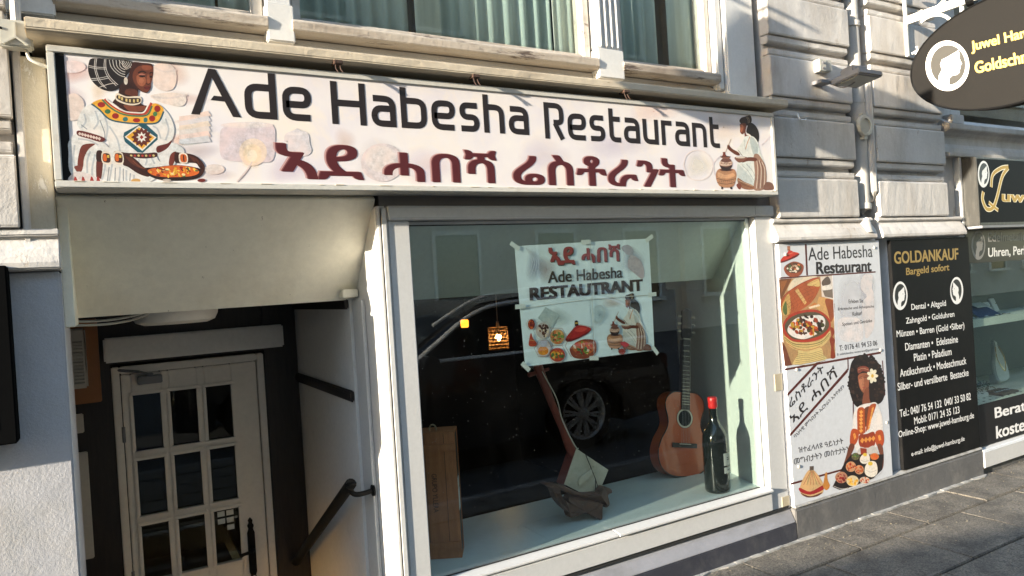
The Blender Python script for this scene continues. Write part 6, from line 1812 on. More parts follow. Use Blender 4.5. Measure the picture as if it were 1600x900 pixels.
obj('glazing_moulding',bm,'door',Dl,.003)
bm=nb()
for x in xs:
    for z in zs: box(bm,x-.002,x+gw+.002,1.022,1.026,z-.002,z+gh+.002)
obj('glazing',bm,'shop_glass',Dl)
bm=nb(); pts=[(0,.205),(.008,.19),(.005,.178),(.011,.165),(.007,.15),(.012,.13),(.012,-.06),(.008,-.075),(.012,-.09),(.005,-.1),(.008,-.112),(0,-.13)]
prism(bm,[Vector((.547+u*1.4,.992,.345+v)) for u,v in pts]+[Vector((.547-u*1.4,.992,.345+v)) for u,v in pts[1:-1][::-1]],Vector((0,.014,0)))
tube(bm,[(.547,.99,.40),(.547,.955,.40),(.54,.945,.40),(.50,.943,.396),(.485,.946,.39)],[.009,.009,.009,.008,.011],8); obj('door_handle',bm,'black_metal',Dl,.002)
bm=nb(); box(bm,.105,.205,.955,.995,1.252,1.288); tube(bm,[(.03,.985,1.325),(.11,.955,1.312),(.155,.97,1.292)],.007,6); box(bm,.14,.17,.96,.99,1.288,1.30); obj('door_closer',bm,'gun',Dl,.004)
for z in (-.2,.35,1.0):
    bm=nb(); tube(bm,[(.038,.988,z),(.038,.988,z+.07)],.007,8); obj('hinge',bm,'gun',Dl)
bm=nb(); lathe(bm,[(.011,0),(.011,.006),(.004,.007)],(.547,.99,.262),12,Matrix.Rotation(R(90),3,'X')); obj('lock',bm,'steel',Dl)
bm=nb()
for i,(x,z) in enumerate(((.405,.575),(.445,.575),(.405,.54),(.445,.54),(.445,.505))): box(bm,x,x+.032,1.0195,1.0215,z,z+.024)
obj('door_sticker',bm,'label',Dl)
FIT=None
# --- dining room behind
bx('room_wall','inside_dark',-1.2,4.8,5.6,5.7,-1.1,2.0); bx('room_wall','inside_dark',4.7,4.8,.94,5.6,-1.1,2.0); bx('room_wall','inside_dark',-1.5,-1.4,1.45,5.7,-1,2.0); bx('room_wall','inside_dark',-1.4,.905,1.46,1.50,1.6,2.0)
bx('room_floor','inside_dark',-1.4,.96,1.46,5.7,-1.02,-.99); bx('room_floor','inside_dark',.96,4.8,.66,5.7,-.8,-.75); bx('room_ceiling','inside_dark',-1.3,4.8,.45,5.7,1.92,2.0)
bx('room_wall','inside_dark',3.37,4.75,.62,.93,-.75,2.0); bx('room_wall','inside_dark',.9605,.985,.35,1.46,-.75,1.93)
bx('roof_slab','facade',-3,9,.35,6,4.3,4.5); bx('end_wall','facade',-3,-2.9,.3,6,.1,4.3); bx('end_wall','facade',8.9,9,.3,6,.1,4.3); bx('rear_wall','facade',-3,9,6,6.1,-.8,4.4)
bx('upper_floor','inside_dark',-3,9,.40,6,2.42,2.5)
bx('upper_room_wall','inside_dark',-1,6,2.2,2.3,2.5,4.3)
# --- jeweller's shop front to the right
bm=nb(); prof(bm,[(.3,2.262),(-.03,2.262),(-.034,2.286),(.0,2.295),(.0,2.325),(.012,2.35),(.012,2.40),(-.01,2.425),(-.045,2.44),(-.05,2.475),(-.02,2.486),(.02,2.52),(.3,2.52)],4.885,9); J=obj('shopfront_cornice',bm,'facade',B,.004)
bm=nb(); box(bm,4.95,5.10,-.03,.2,2.48,2.545); obj('cornice_block',bm,'facade',J,.005)
bx('shopfront_trim','frame',5.04,5.066,-.012,.3,1.76,2.262,bevel=.003)
bm=nb(); box(bm,5.082,9,.02,.03,.16,.281); prof(bm,[(.1,.15),(-.035,.15),(-.035,.262),(-.028,.270),(.03,.285),(.1,.285)],5.092,9); obj('shopfront_rail',bm,'frame',B,.004)
bx('shopfront_base','plinth',5.09,9,.0,.3,.09,.149)
bm=nb(); box(bm,5.08,9,.0,.006,.286,1.765); vw=obj('vitrine_window',bm,'shop_glass',B)
bx('shopfront_header','fascia',5.07,9,.008,.3,1.77,2.26)
bx('upper_window','pane',5.3,9,.12,.13,2.6,4.1); bx('shopfront_wall','facade',5.05,5.3,.1,.35,2.5,4.2)
V=bx('vitrine','vitrine',5.081,9,.62,.66,.28,1.80)
for nm,d in (('vitrine_floor',(5.081,9,.01,.62,.55,.566)),('vitrine_ceiling',(5.081,9,.01,.62,1.772,1.80)),('vitrine_shelf',(5.09,9,.010,.30,1.10,1.152)),('vitrine_side',(5.079,5.081,.02,.62,.29,1.77))): bx(nm,'vitrine_shelf' if nm in('vitrine_floor','vitrine_shelf') else 'vitrine',*d,parent=V)
bm=nb()
for i in range(14):
    for k in range(2): u=5.12+i*.085+k*.04; v=.05+k*.06; box(bm,u,u+.022,v,v+.012,.5665,.5675)
obj('vent_slots',bm,'black',V)
# ================================================ things fixed to the wall
# main sign
T=thing('restaurant_sign',(1.5,-.05,1.98),'long white framed restaurant sign with black lettering and painted women above the entrance and window','sign')
x0,x1,z0,z1=-.112,3.112,1.978,2.412; fw=.022
bm=nb(); box(bm,x0,x1,-.106,.03,z0,z0+fw); box(bm,x0,x1,-.106,.03,z1-fw,z1); box(bm,x0,x0+fw,-.1058,.03,z0+fw+.0003,z1-fw-.0003); box(bm,x1-fw,x1,-.1058,.03,z0+fw+.0003,z1-fw-.0003); obj('frame',bm,'alu',T,.003)
bm=nb(); box(bm,x0+fw*.8,x1-fw*.8,-.0995,.02,z0+fw*.8,z1-fw*.8); obj('panel',bm,'sign_ground',T)
bm=nb(); box(bm,x0+fw,x0+fw+.024,-.1003,-.0996,z0+fw,z1-fw); obj('edge_strip',bm,'oval',T)
art('main',T,fy(-.1002))
bm=nb(); rng=random.Random(9)
x=x0+.05
while x<x1-.05:
    w=rng.uniform(.01,.05); box(bm,x,x+w,-.1075,-.1005,z0+fw-.004,z0+fw-.004+rng.uniform(.002,.005)); x+=w+rng.uniform(.02,.22)
obj('dirt_line',bm,'old_plaster',T,.002)
# rusty clips under the ledge
for i,(x,lb) in enumerate(((.777,'rusty clip under the ledge above the words Ade and Habesha, the left one'),(1.335,'rusty clip under the ledge near the middle of the sign'),(2.10,'rusty clip under the ledge above the word Restaurant'))):
    t=thing('ledge_clip',(x,-.13,2.43),lb,'clip','rusty clips under the ledge'); bm=nb(); box(bm,x-.016,x+.016,-.144,-.10,2.430,2.444); obj('plate',bm,'rust',t,.002)
    bm=nb(); tube(bm,[(x-.008,-.13,2.43),(x-.012,-.142,2.412),(x-.004,-.144,2.398)],.002,5); tube(bm,[(x+.008,-.13,2.43),(x+.006,-.142,2.41),(x+.014,-.144,2.400)],.002,5); obj('hook',bm,'rust',t)
# junction box
t=thing('junction_box',(-.19,-.05,2.41),'beige plastic junction box on the wall at the upper left of the sign','junction box')
bm=nb(); box(bm,-.232,-.146,-.062,-.01,2.41,2.492); obj('casing',bm,'beige_plastic',t,.006)
bm=nb(); prism(bm,[Vector((-.192,-.068,2.485)),Vector((-.186,-.068,2.485)),Vector((-.186,-.068,2.44)),Vector((-.155,-.068,2.418)),Vector((-.16,-.068,2.414)),Vector((-.189,-.068,2.434)),Vector((-.218,-.068,2.414)),Vector((-.223,-.068,2.418)),Vector((-.192,-.068,2.44))],Vector((0,.01,0))); obj('rib',bm,'beige_plastic',t,.001)
bm=nb(); 
for sx in (-.224,-.154): lathe(bm,[(.004,-.002),(.004,.002)],(sx,-.0625,2.462),8,Matrix.Rotation(R(90),3,'X'))
obj('screw',bm,'black',t)
bm=nb(); tube(bm,cat([(-.165,-.035,2.412),(-.158,-.05,2.38),(-.135,-.055,2.365),(-.112,-.05,2.358)],5,False),.005,6); tag(obj('cable',bm,'beige_plastic',None,pivot=(-.14,-.05,2.38)),'short pale cable from the junction box to the sign','cable')
bm=nb(); tube(bm,[(-.187,-.03,2.492),(-.187,-.03,4.1)],.014,8); tag(obj('conduit_pipe',bm,'pipe',None,pivot=(-.187,-.03,2.5)),'thin painted conduit rising from the junction box','pipe')
# black menu case on the left pier
t=thing('menu_case',(-.6,-.06,1.22),'black flat menu case fixed to the left pier beside the entrance','menu case')
bm=nb(); box(bm,-.95,-.247,-.098,-.021,1.222,1.748); obj('case',bm,'case_black',t,.004)
bm=nb(); box(bm,-.90,-.30,-.1005,-.0985,1.27,1.70); obj('pane',bm,'case_black',t)
# downpipe
t=thing('downpipe',(3.95,-.03,1.75),'painted downpipe between the two rusticated pilasters','pipe')
bm=nb(); tube(bm,[(4.01,+.028,4.6),(4.008,+.028,2.72)],.045,14); tube(bm,[(4.008,+.028,2.75),(4.008,+.028,2.69)],[.056,.06],14); tube(bm,[(4.008,+.028,2.70),(4.005,+.028,1.93)],.052,14); obj('pipe',bm,'pipe',t,0,40)
bm=nb(); tube(bm,[(4.005,+.028,1.95),(4.003,+.028,1.915)],.06,14); tube(bm,[(4.004,+.028,1.93),(3.975,+.01,1.84),(3.97,-.01,1.76)],[.052,.05,.05],14); obj('elbow',bm,'pipe',t,0,40)
bm=nb(); tube(bm,[(4.008,+.028,3.02),(4.008,+.028,3.05)],.054,14); obj('collar',bm,'pipe',t,0,40)
bm=nb(); tube(bm,[(4.008,+.028,2.555),(4.008,+.028,2.575)],.0555,14); obj('collar',bm,'pipe',t,0,40)
bm=nb(); mx=Matrix.Rotation(R(90),3,'X'); lathe(bm,[(.062,-.012),(.066,0),(.060,.014),(.045,.016),(.042,.008),(.0,.008)],(3.99,-.034,2.408),22,mx); box(bm,3.975,4.005,-.042,-.012,2.465,2.485); box(bm,3.975,4.005,-.042,-.012,2.33,2.35); obj('inspection_cover',bm,'beige_plastic',t,0,40)
bm=nb(); tube(bm,[(4.075,.0,2.72),(4.075,.0,2.02),(4.08,.03,1.98)],.035,10); tag(obj('conduit_pipe',bm,'pipe',None,pivot=(4.075,0,2.3)),'short fat conduit right beside the downpipe','pipe')
# floodlight
t=thing('floodlight',(3.55,-.06,2.62),'grey floodlight on a bracket with its socket box on the first rusticated pilaster','floodlight')
bm=nb(); box(bm,3.555,3.615,-.075,-.03,2.685,2.755); box(bm,3.62,3.675,-.066,-.03,2.695,2.76); obj('socket_box',bm,'beige_plastic',t,.004)
bm=nb()
for z in (2.705,2.735): lathe(bm,[(.007,0),(.007,.003)],(3.585,-.0755,z),8,mx)
obj('screw',bm,'gun',t)
mt=Matrix.Translation((3.69,-.20,2.625))@Matrix.Rotation(R(-8),4,'X')@Matrix.Rotation(R(0),4,'Z')
bm=nb(); box(bm,-.10,.115,-.085,.085,-.02,.012,mt); obj('lamp_head',bm,'gun',t,.006)
bm=nb(); box(bm,-.055,.065,-.03,.055,.0125,.06,mt); obj('driver_box',bm,'gun',t,.008)
bm=nb(); box(bm,-.08,.095,-.065,.065,-.024,-.0205,mt); obj('lens',bm,'beige_plastic',t)
bm=nb(); box(bm,3.53,3.62,-.10,-.03,2.612,2.632); tube(bm,[(3.58,-.07,2.622),(3.66,-.15,2.64)],.014,8); tube(bm,cat([(3.60,-.10,2.61),(3.635,-.16,2.575),(3.68,-.2,2.60)],5,False),.004,6); obj('bracket',bm,'gun',t,.002)
bm=nb(); tube(bm,cat([(3.40,-.03,2.445),(3.398,-.045,2.41),(3.43,-.05,2.405),(3.45,-.045,2.415)],4,False),.004,5); tag(obj('wire_hook',bm,'iron_white',None,pivot=(3.42,-.04,2.42)),'small bent wire hook on the first pilaster below the floodlight','hook')
# wall poster
t=thing('wall_poster',(3.63,-.01,.29),'tall white restaurant poster board with a long haired woman holding bowls, on the first pier','poster')
bm=nb(); box(bm,3.186,4.079,-.0245,-.001,.292,1.722); obj('board',bm,'board_white',t,.0015)
art('wallposter',t,fy(-.0248))
for x,z in ((3.235,1.665),(4.03,1.68),(4.03,1.06),(3.24,.50),(3.27,1.03),(4.05,.62)):
    bm=nb(); lathe(bm,[(.009,0),(.008,.004),(.004,.005)],(x,-.0252,z),10,mx); obj('fixing_screw',bm,'bone',t)
# gold board
t=thing('gold_dealer_board',(4.63,-.01,.3),'black board headed GOLDANKAUF with white text on the second pier','sign board')
bm=nb(); box(bm,4.196,5.07,-.0245,-.001,.300,1.722); obj('board',bm,'black',t,.0015)
art('gold',t,fy(-.0248))
# oval hanging sign
t=thing('oval_shop_sign',(4.5,-.6,2.42),'dark oval jeweller sign with a ringed woman profile, hanging from a white bracket','sign')
bm=nb(); P=[Vector((4.45,-.60+.535*math.cos(a),2.737+.312*math.sin(a))) for a in (2*math.pi*k/64 for k in range(64))]; prism(bm,P,Vector((.11,0,0))); obj('casing',bm,'oval',t,.004)
bm=nb(); tube(bm,[Vector((4.452,-.60+.537*math.cos(a),2.737+.314*math.sin(a))) for a in (2*math.pi*k/64 for k in range(64))],.006,6,closed=True); obj('rim',bm,'black_metal',t)
art('oval',t,fx(4.4495))
bm=nb()
for y in (-.36,-.86): tube(bm,[(4.5,y,3.02),(4.5,y,3.09)],.012,8)
obj('hanger',bm,'iron_white',t)
t=thing('sign_bracket',(4.48,-.03,2.88),'white wrought iron scroll bracket on the second pilaster carrying the oval sign','bracket')
bm=nb(); box(bm,4.455,4.475,-.05,-.034,2.87,3.7); obj('wall_bar',bm,'iron_white',t,.002)
bm=nb(); box(bm,4.475,4.505,-1.15,-.04,3.075,3.125); obj('arm',bm,'iron_white',t,.003)
def spiral(cy,cz,r,tr,a0,s=1):
    return [(4.49,cy-s*(r*(1-k/34*.85))*math.cos(a0+k/34*tr),cz+(r*(1-k/34*.85))*math.sin(a0+k/34*tr)) for k in range(35)]
bm=nb(); ring=lambda cz,a0,a1,r:[(4.485,-.045-.145+r*math.cos(a),cz+r*math.sin(a)) for a in (a0+(a1-a0)*k/26 for k in range(27))]
tube(bm,ring(2.95,R(60),R(330),.125),.010,6); tube(bm,ring(3.235,R(20),R(300),.125),.010,6); tube(bm,[(4.485,-.06,2.885),(4.485,-.10,2.895),(4.485,-.09,2.92)],.008,6); obj('scroll',bm,'iron_white',t)
bm=nb(); tube(bm,[(4.49,-.40,3.09),(4.49,-.44,3.09)],.036,14); obj('ring',bm,'black_metal',t)
# jeweller box sign, films
t=thing('jeweller_box_sign',(6.4,-.05,1.79),'black box sign with gold script lettering above the jeweller window','sign')
bm=nb(); box(bm,5.072,8.4,-.1005,.006,1.79,2.25); obj('casing',bm,'sign_side',t,.004)
bm=nb(); box(bm,5.085,8.38,-.1018,-.1008,1.81,2.238); obj('face',bm,'box_front',t)
art('juwelbox',t,fy(-.102))
bm=nb(); box(bm,5.07,8.42,-.118,.005,1.772,1.789); obj('drip_edge',bm,'gun',t,.002)
t=thing('window_film',(6,-.003,1.54),'black window film with white words Edelmetalle and Uhren on the jeweller window','window film'); bm=nb(); box(bm,5.083,8.9,-.003,-.0005,1.54,1.765); obj('film',bm,'film_black',t); art('filmtop',t,fy(-.0035))
t=thing('window_film',(6,-.003,.287),'black window film with white words Beratung kostenlos at the foot of the jeweller window','window film'); bm=nb(); box(bm,5.083,8.9,-.003,-.0005,.288,.572); obj('film',bm,'film_black',t); art('filmlow',t,fy(-.0035))
# ================================================ jewellery in the vitrine
def bust(x,y,s,label):
    t=thing('necklace_bust',(x,y,.57),label,'necklace bust','white necklace busts in the jeweller window')
    bm=nb(); P=cat([(-.075,.0),(-.095,.10),(-.06,.19),(-.025,.25),(-.02,.30),(.02,.30),(.025,.25),(.06,.19),(.095,.10),(.075,0)],4)
    prism(bm,[Vector((x+u*s,y+.05*s*(v/.3)*s,.60+v*s)) for u,v in P],Vector((0,.03,0))); box(bm,x-.03*s,x+.03*s,y+.03,y+.10,.567,.64); obj('stand',bm,'velvet_white',t,.008)
    bm=nb(); tube(bm,cat([(x-.03*s,y-.002+.042*s,.60+.26*s),(x-.05*s,y-.004+.02*s,.60+.16*s),(x,y-.008,.60+.07*s),(x+.05*s,y-.004+.02*s,.60+.16*s),(x+.03*s,y-.002+.042*s,.60+.26*s)],5,False),.003,5); obj('necklace',bm,'gold',t)
bust(5.25,.20,.9,'white necklace bust closest to the black gold board, with a thin gold chain'); bust(5.62,.30,1.1,'largest white necklace bust, right of the bracelet blocks'); bust(6.1,.3,1.0,'white necklace bust far along the jeweller window')
for i,(x,y,w,h) in enumerate(((5.36,.36,.10,.10),(5.47,.40,.09,.14),(5.20,.10,.12,.05),(5.36,.13,.16,.045))):
    bm=nb(); prof(bm,[(y,.567),(y,.567+h*.6),(y+.06,.567+h),(y+.09,.567+h),(y+.09,.567)],x,x+w); tag(obj('display_block',bm,'velvet_white',None,.004,pivot=(x+w/2,y+.05,.567)),['low white display block behind the green leaves','tall white display block beside the largest bust','small white plinth block in the vitrine corner by the gold board','wide flat white plinth block in front of the green leaves'][i],'display block','white display blocks in the jeweller window')
t=thing('jewellery_tray',(5.66,.12,.567),'black jewellery tray with silver pieces on the vitrine floor','tray'); bm=nb(); box(bm,5.56,5.80,.06,.2,.567,.585); obj('tray',bm,'velvet_black',t,.004)
bm=nb()
for k in range(6): tube(bm,[(5.59+k*.035+.012*math.cos(a),.13+.02*math.sin(a),.589) for a in (2*math.pi*i/10 for i in range(10))],.003,5,closed=True)
obj('ring',bm,'steel',t)
bm=nb(); rng=random.Random(4)
for k in range(300):
    c=Vector((rng.uniform(5.2,5.62),rng.uniform(.13,.28),.59+rng.random()*.07)); u=Vector((rng.uniform(-1,1),rng.uniform(-1,1),rng.uniform(-.3,1))).normalized()*.012; v=u.orthogonal().normalized()*.005
    bm.faces.new([bm.verts.new(p) for p in (c-u,c+v,c+u,c-v)])
tag(obj('leaf_garland',bm,'leaf_green',None,pivot=(5.4,.2,.58)),'garland of small dark green leaves between the white blocks','garland')
for i in range(7):
    x=5.24+i*.075+.01*(i%3); y=.07+.05*(i%2); bm=nb(); tube(bm,[(x+.024*math.cos(a),y+.02*math.sin(a),1.156+.004*math.sin(2*a)) for a in (2*math.pi*k/14 for k in range(14))],.004,6,closed=True); lathe(bm,[(.0,0),(.012,0),(.012,.006),(0,.006)],(x+.02,y-.012,1.153),12)
    tag(obj('wrist_watch',bm,'steel',None,pivot=(x,y,1.153)),'steel wrist watch lying on the upper vitrine shelf','watch','wrist watches on the upper vitrine shelf')
t=thing('bangle_stand',(5.3,.2,1.153),'dark bangle hoop standing on the upper vitrine shelf','bangle'); bm=nb(); tube(bm,[(5.28+.075*math.cos(a),.2,1.30+.05*math.sin(a)) for a in (2*math.pi*k/20 for k in range(20))],.005,6,closed=True); obj('hoop',bm,'velvet_black',t); bm=nb(); tube(bm,[(5.28,.2,1.153),(5.28,.2,1.25)],.006,6); obj('post',bm,'velvet_black',t)
bm=nb(); prism(bm,[Vector((5.32,.06,1.154)),Vector((5.62,.06,1.154)),Vector((5.66,.2,1.22)),Vector((5.40,.2,1.22))],Vector((0,.01,.006))); tag(obj('folded_card',bm,'blue_card',None,pivot=(5.5,.1,1.154)),'blue folded card lying on the upper vitrine shelf','card')
bm=nb(); prism(bm,[Vector((5.44,.13,1.215)),Vector((5.60,.13,1.215)),Vector((5.63,.2,1.24)),Vector((5.46,.2,1.24))],Vector((0,.004,.005))); tag(obj('price_card',bm,'label',None,pivot=(5.5,.15,1.22)),'white price card leaning behind the blue card','card')
rng=random.Random(12)
for i in range(9):
    x=5.16+(i%5)*.15+rng.uniform(0,.03); y=.36+.1*(i//5); h=.05+.03*(i//5); bm=nb(); box(bm,x,x+.06,y,y+.06,.567,.567+h); t=thing('ring_box',(x+.03,y+.03,.567),'small dark ring box with a gold ring standing in the jeweller window','ring box','ring boxes in the jeweller window'); obj('box',bm,'velvet_black',t,.004)
    bm=nb(); tube(bm,[(x+.03+.012*math.cos(a),y+.03,.567+h+.008+.012*math.sin(a)) for a in (2*math.pi*k/10 for k in range(10))],.003,5,closed=True); obj('ring',bm,'gold',t)
for i in range(6):
    x=5.18+i*.14; y=.2+.03*(i%2); h=.06+.02*(i%3); bm=nb(); prism(bm,[Vector((x,y,1.154)),Vector((x+.07,y,1.154)),Vector((x+.07,y+.04,1.154+h)),Vector((x,y+.04,1.154+h))],Vector((0,.012,0))); t=thing('earring_card',(x+.035,y,1.154),'small white earring card leaning at the back of the upper vitrine shelf','card','earring cards on the upper vitrine shelf'); obj('card',bm,'velvet_white',t,.002)
    bm=nb(); lathe(bm,[(0,0),(.006,.0),(.006,.004),(0,.004)],(x+.035,y+.01,1.154+h*.6),8); obj('earring',bm,'gold',t)
# ================================================ entrance fittings
t=thing('ceiling_lamp',(.25,.55,1.52),'flat round white ceiling lamp above the basement door','lamp')
bm=nb(); lathe(bm,[(.0,1.523),(.12,1.523),(.150,1.535),(.162,1.56),(.165,1.585)],(.25,.60,0),28); obj('shade',bm,'door',t,0,35)
bm=nb(); lathe(bm,[(.168,1.584),(.172,1.59),(.172,1.602)],(.25,.60,0),28); obj('rim',bm,'beige_plastic',t)
for i,z in enumerate((1.563,1.549)):
    bm=nb(); tube(bm,cat([(-.10,.36,z),(.0,.40,z-.004),(.10,.46,z+.008),(.2,.50,1.60)],5,False),.005,6); tag(obj('ceiling_cable',bm,'beige_plastic',None,pivot=(0,.4,1.55)),['upper of two pale cables under the soffit edge','lower of two pale cables under the soffit edge'][i],'cable','cables under the soffit')
FIT=Matrix.Translation((0,.2756,-.1664))@Matrix.Scale(1.104,4)
t=thing('meter_cabinet',(-.11,1.3,1.16),'orange brown wooden cabinet board with a white vent grille left of the door','cabinet')
bm=nb(); box(bm,-.36,-.037,.93,.999,1.20,1.562); obj('board',bm,'orange',t,.004)
bm=nb(); box(bm,-.28,-.083,.915,.929,1.268,1.525); g=obj('grille',bm,'grille',t,.008)
bm=nb()
for k in range(13): prism(bm,[Vector((-.268,.9145,1.290+k*.0145)),Vector((-.268,.906,1.287+k*.0145)),Vector((-.268,.906,1.291+k*.0145)),Vector((-.268,.9145,1.297+k*.0145))],Vector((.172,0,0)))
obj('louvre',bm,'grille',g)
for i,(a,b,c,d) in enumerate(((-.20,-.112,1.07,1.152),(-.30,-.105,.52,.985))):
    bm=nb(); box(bm,a,b,.975,.999,c,d); tag(obj('wall_plate',bm,'grille',None,.004,pivot=((a+b)/2,.99,c)),['small white plate on the dark wall under the cabinet','tall white panel low on the dark wall left of the door'][i],'plate')
FIT=None
t=thing('handrail',(.82,.8,0),'sloping black iron handrail on the right wall of the basement entrance','handrail')
a=Vector((.825,.215,.825)); b=Vector((.825,1.36,.155)); bm=nb(); tube(bm,[a,b],.024,12); lathe(bm,[(0,-.004),(.02,-.004),(.024,0),(.024,.004),(.018,.006)],a,12); obj('rail',bm,'black_metal',t,0,40)
bm=nb(); tube(bm,cat([(.826,.235,.815),(.832,.225,.785),(.86,.215,.776),(.925,.213,.782)],4,False),.011,8); lathe(bm,[(.024,0),(.024,.008)],(.912,.213,.782),12,Matrix.Rotation(R(90),3,'Y')); obj('bracket',bm,'black_metal',t)
# ================================================ inside the display window
# wooden wine crate
t=thing('wine_crate',(1.2,.28,.415),'tall wooden wine crate with a rope handle in the left corner of the display','crate')
mc=Matrix.Translation((1.290,.190,.4155))@Matrix.Rotation(R(-30),4,'Z')
bm=nb(); w,dp,h=.175,.125,.555
box(bm,-w,0,0,.010,0,h,mc); box(bm,-w,-w+.01,.0102,dp,0,h,mc); box(bm,-w+.0102,0,.0102,dp,h-.010,h,mc); box(bm,-w+.0102,0,.0102,dp,0,.010,mc); box(bm,-w+.0102,0,dp-.010,dp,.0102,h-.0102,mc); obj('box',bm,'crate',t,.0015)
bm=nb()
for z in (.045,.475): box(bm,-w-.002,.002,-.007,-.0003,z,z+.028,mc)
obj('batten',bm,'crate',t,.0015)
bm=nb()
for u in (-.135,-.05): box(bm,u-.001,u+.001,-.0006,-.0002,.075,.47,mc); box(bm,u-.001,u+.001,-.0006,-.0002,.505,.55,mc)
obj('board_joint',bm,'crate_dark',t)
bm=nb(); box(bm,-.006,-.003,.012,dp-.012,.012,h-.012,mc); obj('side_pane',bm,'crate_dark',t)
bm=nb(); box(bm,-.0029,-.0015,.03,.085,.20,.29,mc); box(bm,-.0029,-.0015,.03,.085,.30,.34,mc); obj('label',bm,'label',t)
bm=nb(); tube(bm,[mc@Vector(p) for p in cat([(-.115,.05,h),(-.112,.05,h+.018),(-.10,.05,h+.026),(-.088,.05,h+.018),(-.085,.05,h)],4,False)],.004,6); obj('rope_handle',bm,'rope',t)
def crate_text(txt,u0,u1,v0,v1,b):
    V,F=glyphs(txt)[:2]; me=bpy.data.meshes.new('lettering')
    # reads downwards
    me.from_pydata([mc@Vector((u0+(u1-u0)*y,-.0009,v1-(v1-v0)*x))-ORG[t] for x,y in V],[],F); me.materials.append(M['crate_dark']); o=bpy.data.objects.new('lettering',me); COL.objects.link(o); o.parent=t; ORG[o]=ORG[t]
crate_text('GRUPO YLLERA',-.112,-.090,.205,.375,.004)
# one-string fiddle
t=thing('string_fiddle',(2.0,.3,.42),'one-string fiddle with a diamond shaped hide soundbox and red brown neck','fiddle')
c=Vector((2.045,.285,.622)); rx=Vector((1,.0,.01)); uz=Vector((-.02,.08,1)).normalized(); nn=rx.cross(uz).normalized()
if nn.y>0: nn=-nn
def kp(u,v,w=0): return c+rx*u+uz*v+nn*w
Q=[(-.045,.135),(.132,-.005),(.030,-.140),(-.142,-.022)]
bm=nb(); prism(bm,[kp(u,v,0) for u,v in Q],-nn*.075); obj('soundbox',bm,'masinko_wood',t,.004)
bm=nb(); prism(bm,[kp(u*1.01,v*1.01,.0035) for u,v in Q],-nn*.003); obj('hide',bm,'hide',t,.001)
bm=nb(); tube(bm,[kp(-.05,.10,-.03),kp(-.09,.24,-.03),kp(-.135,.37,-.03),kp(-.19,.56,-.03),kp(-.20,.60,-.03)],[.025,.021,.019,.025,.017],12); obj('neck',bm,'masinko_wood',t,0,40)
bm=nb(); tube(bm,[kp(-.25,.53,-.03),kp(-.13,.545,-.03)],[.012,.008],8); obj('tuning_peg',bm,'masinko_wood',t)
bm=nb(); tube(bm,cat([kp(-.185,.54,-.008),kp(-.12,.40,-.008),kp(-.10,.28,-.006),kp(-.052,.15,.004),kp(-.035,.135,.006)],5,False),.0028,5); obj('bow_cord',bm,'bone',t)
bm=nb(); tube(bm,[kp(.0,.11,.005),kp(.035,-.03,.02)],.002,5); tube(bm,[kp(.035,-.03,.02),kp(.03,-.13,.006)],.002,5); tube(bm,[kp(.035,-.03,.02),kp(.065,-.14,.006)],.002,5); tube(bm,[kp(-.135,-.03,.005),kp(.03,-.14,.006)],.003,5); obj('string',bm,'black',t)
bm=nb(); prism(bm,[kp(u,v,.004) for u,v in cat([(-.065,-.025),(-.05,-.005),(.0,.012),(.04,.03),(.05,.015),(.02,-.01),(-.03,-.035),(-.06,-.045)],3)],nn*.012); obj('bridge',bm,'hide',t,.002)
t=thing('carved_stand',(2.0,.22,.416),'dark carved wooden animal shaped stand with a curved horn under the fiddle','carving')
pp=[(36,285),(60,278),(95,300),(103,345),(130,395),(165,425),(160,400),(195,392),(250,412),(300,407),(345,410),(390,385),(430,395),(465,420),(465,445),(440,450),(450,510),(430,525),(400,515),(362,478),(350,565),(320,555),(280,520),(240,530),(180,525),(160,480),(110,430),(80,370),(68,310)]
P=cat([Vector((1.760+(u-36)*.00094,.0,.4165+(565-v)*.00078)) for u,v in pp],2)
bm=nb(); prism(bm,[Vector((p.x,.215+.03*math.sin(p.x*30),p.z)) for p in P],Vector((0,.055,0))); obj('figure',bm,'carved',t,.007)
bm=nb(); tube(bm,cat([(1.80,.26,.625),(1.86,.25,.60),(1.95,.24,.55),(2.05,.235,.535)],4,False),[.012]*12+[.009],8); obj('horn',bm,'carved',t)
# guitar
t=thing('guitar',(2.86,.45,.42),'orange brown classical guitar leaning against the right wall of the display','guitar')
gb=Vector((2.855,.47,.4165)); gu=Vector((.185,.09,.915)).normalized(); gr=Vector((1,-.12,-.19)); gr=(gr-gu*gr.dot(gu)).normalized(); gn=gr.cross(gu).normalized()
if gn.y>0: gn=-gn
def gp(u,v,w=0): return gb+gr*u+gu*v+gn*w
half=[(0,.0),(.09,.008),(.155,.05),(.181,.125),(.165,.20),(.128,.265),(.117,.305),(.125,.35),(.140,.40),(.130,.45),(.085,.483),(.03,.488)]
out=[(u,v) for u,v in half]+[(-u,v) for u,v in half[1:][::-1]]
P=cat(out,4); bm=nb(); prism(bm,[gp(p.x,p.y,0) for p in P],-gn*.088); obj('body',bm,'guitar',t,.003,35)
bm=nb(); tube(bm,[gp(p.x,p.y,.0005) for p in P],.0035,6,closed=True); obj('edge_binding',bm,'guitar_dark',t)
def disc(r0,r1,v,w,mat,name,par):
    bm=nb(); A=[bm.verts.new(gp(r1*math.cos(a),v+r1*math.sin(a),w)) for a in (2*math.pi*k/32 for k in range(32))]
    if r0:
        I=[bm.verts.new(gp(r0*math.cos(a),v+r0*math.sin(a),w)) for a in (2*math.pi*k/32 for k in range(32))]
        for k in range(32): bm.faces.new((A[k],A[(k+1)%32],I[(k+1)%32],I[k]))
    else: bm.faces.new(A)
    return obj(name,bm,mat,par)
disc(0,.046,.335,.0012,'black','sound_hole',t); disc(.046,.056,.335,.0014,'bone','rosette',t); disc(.056,.0585,.335,.0015,'guitar_dark','rosette',t)
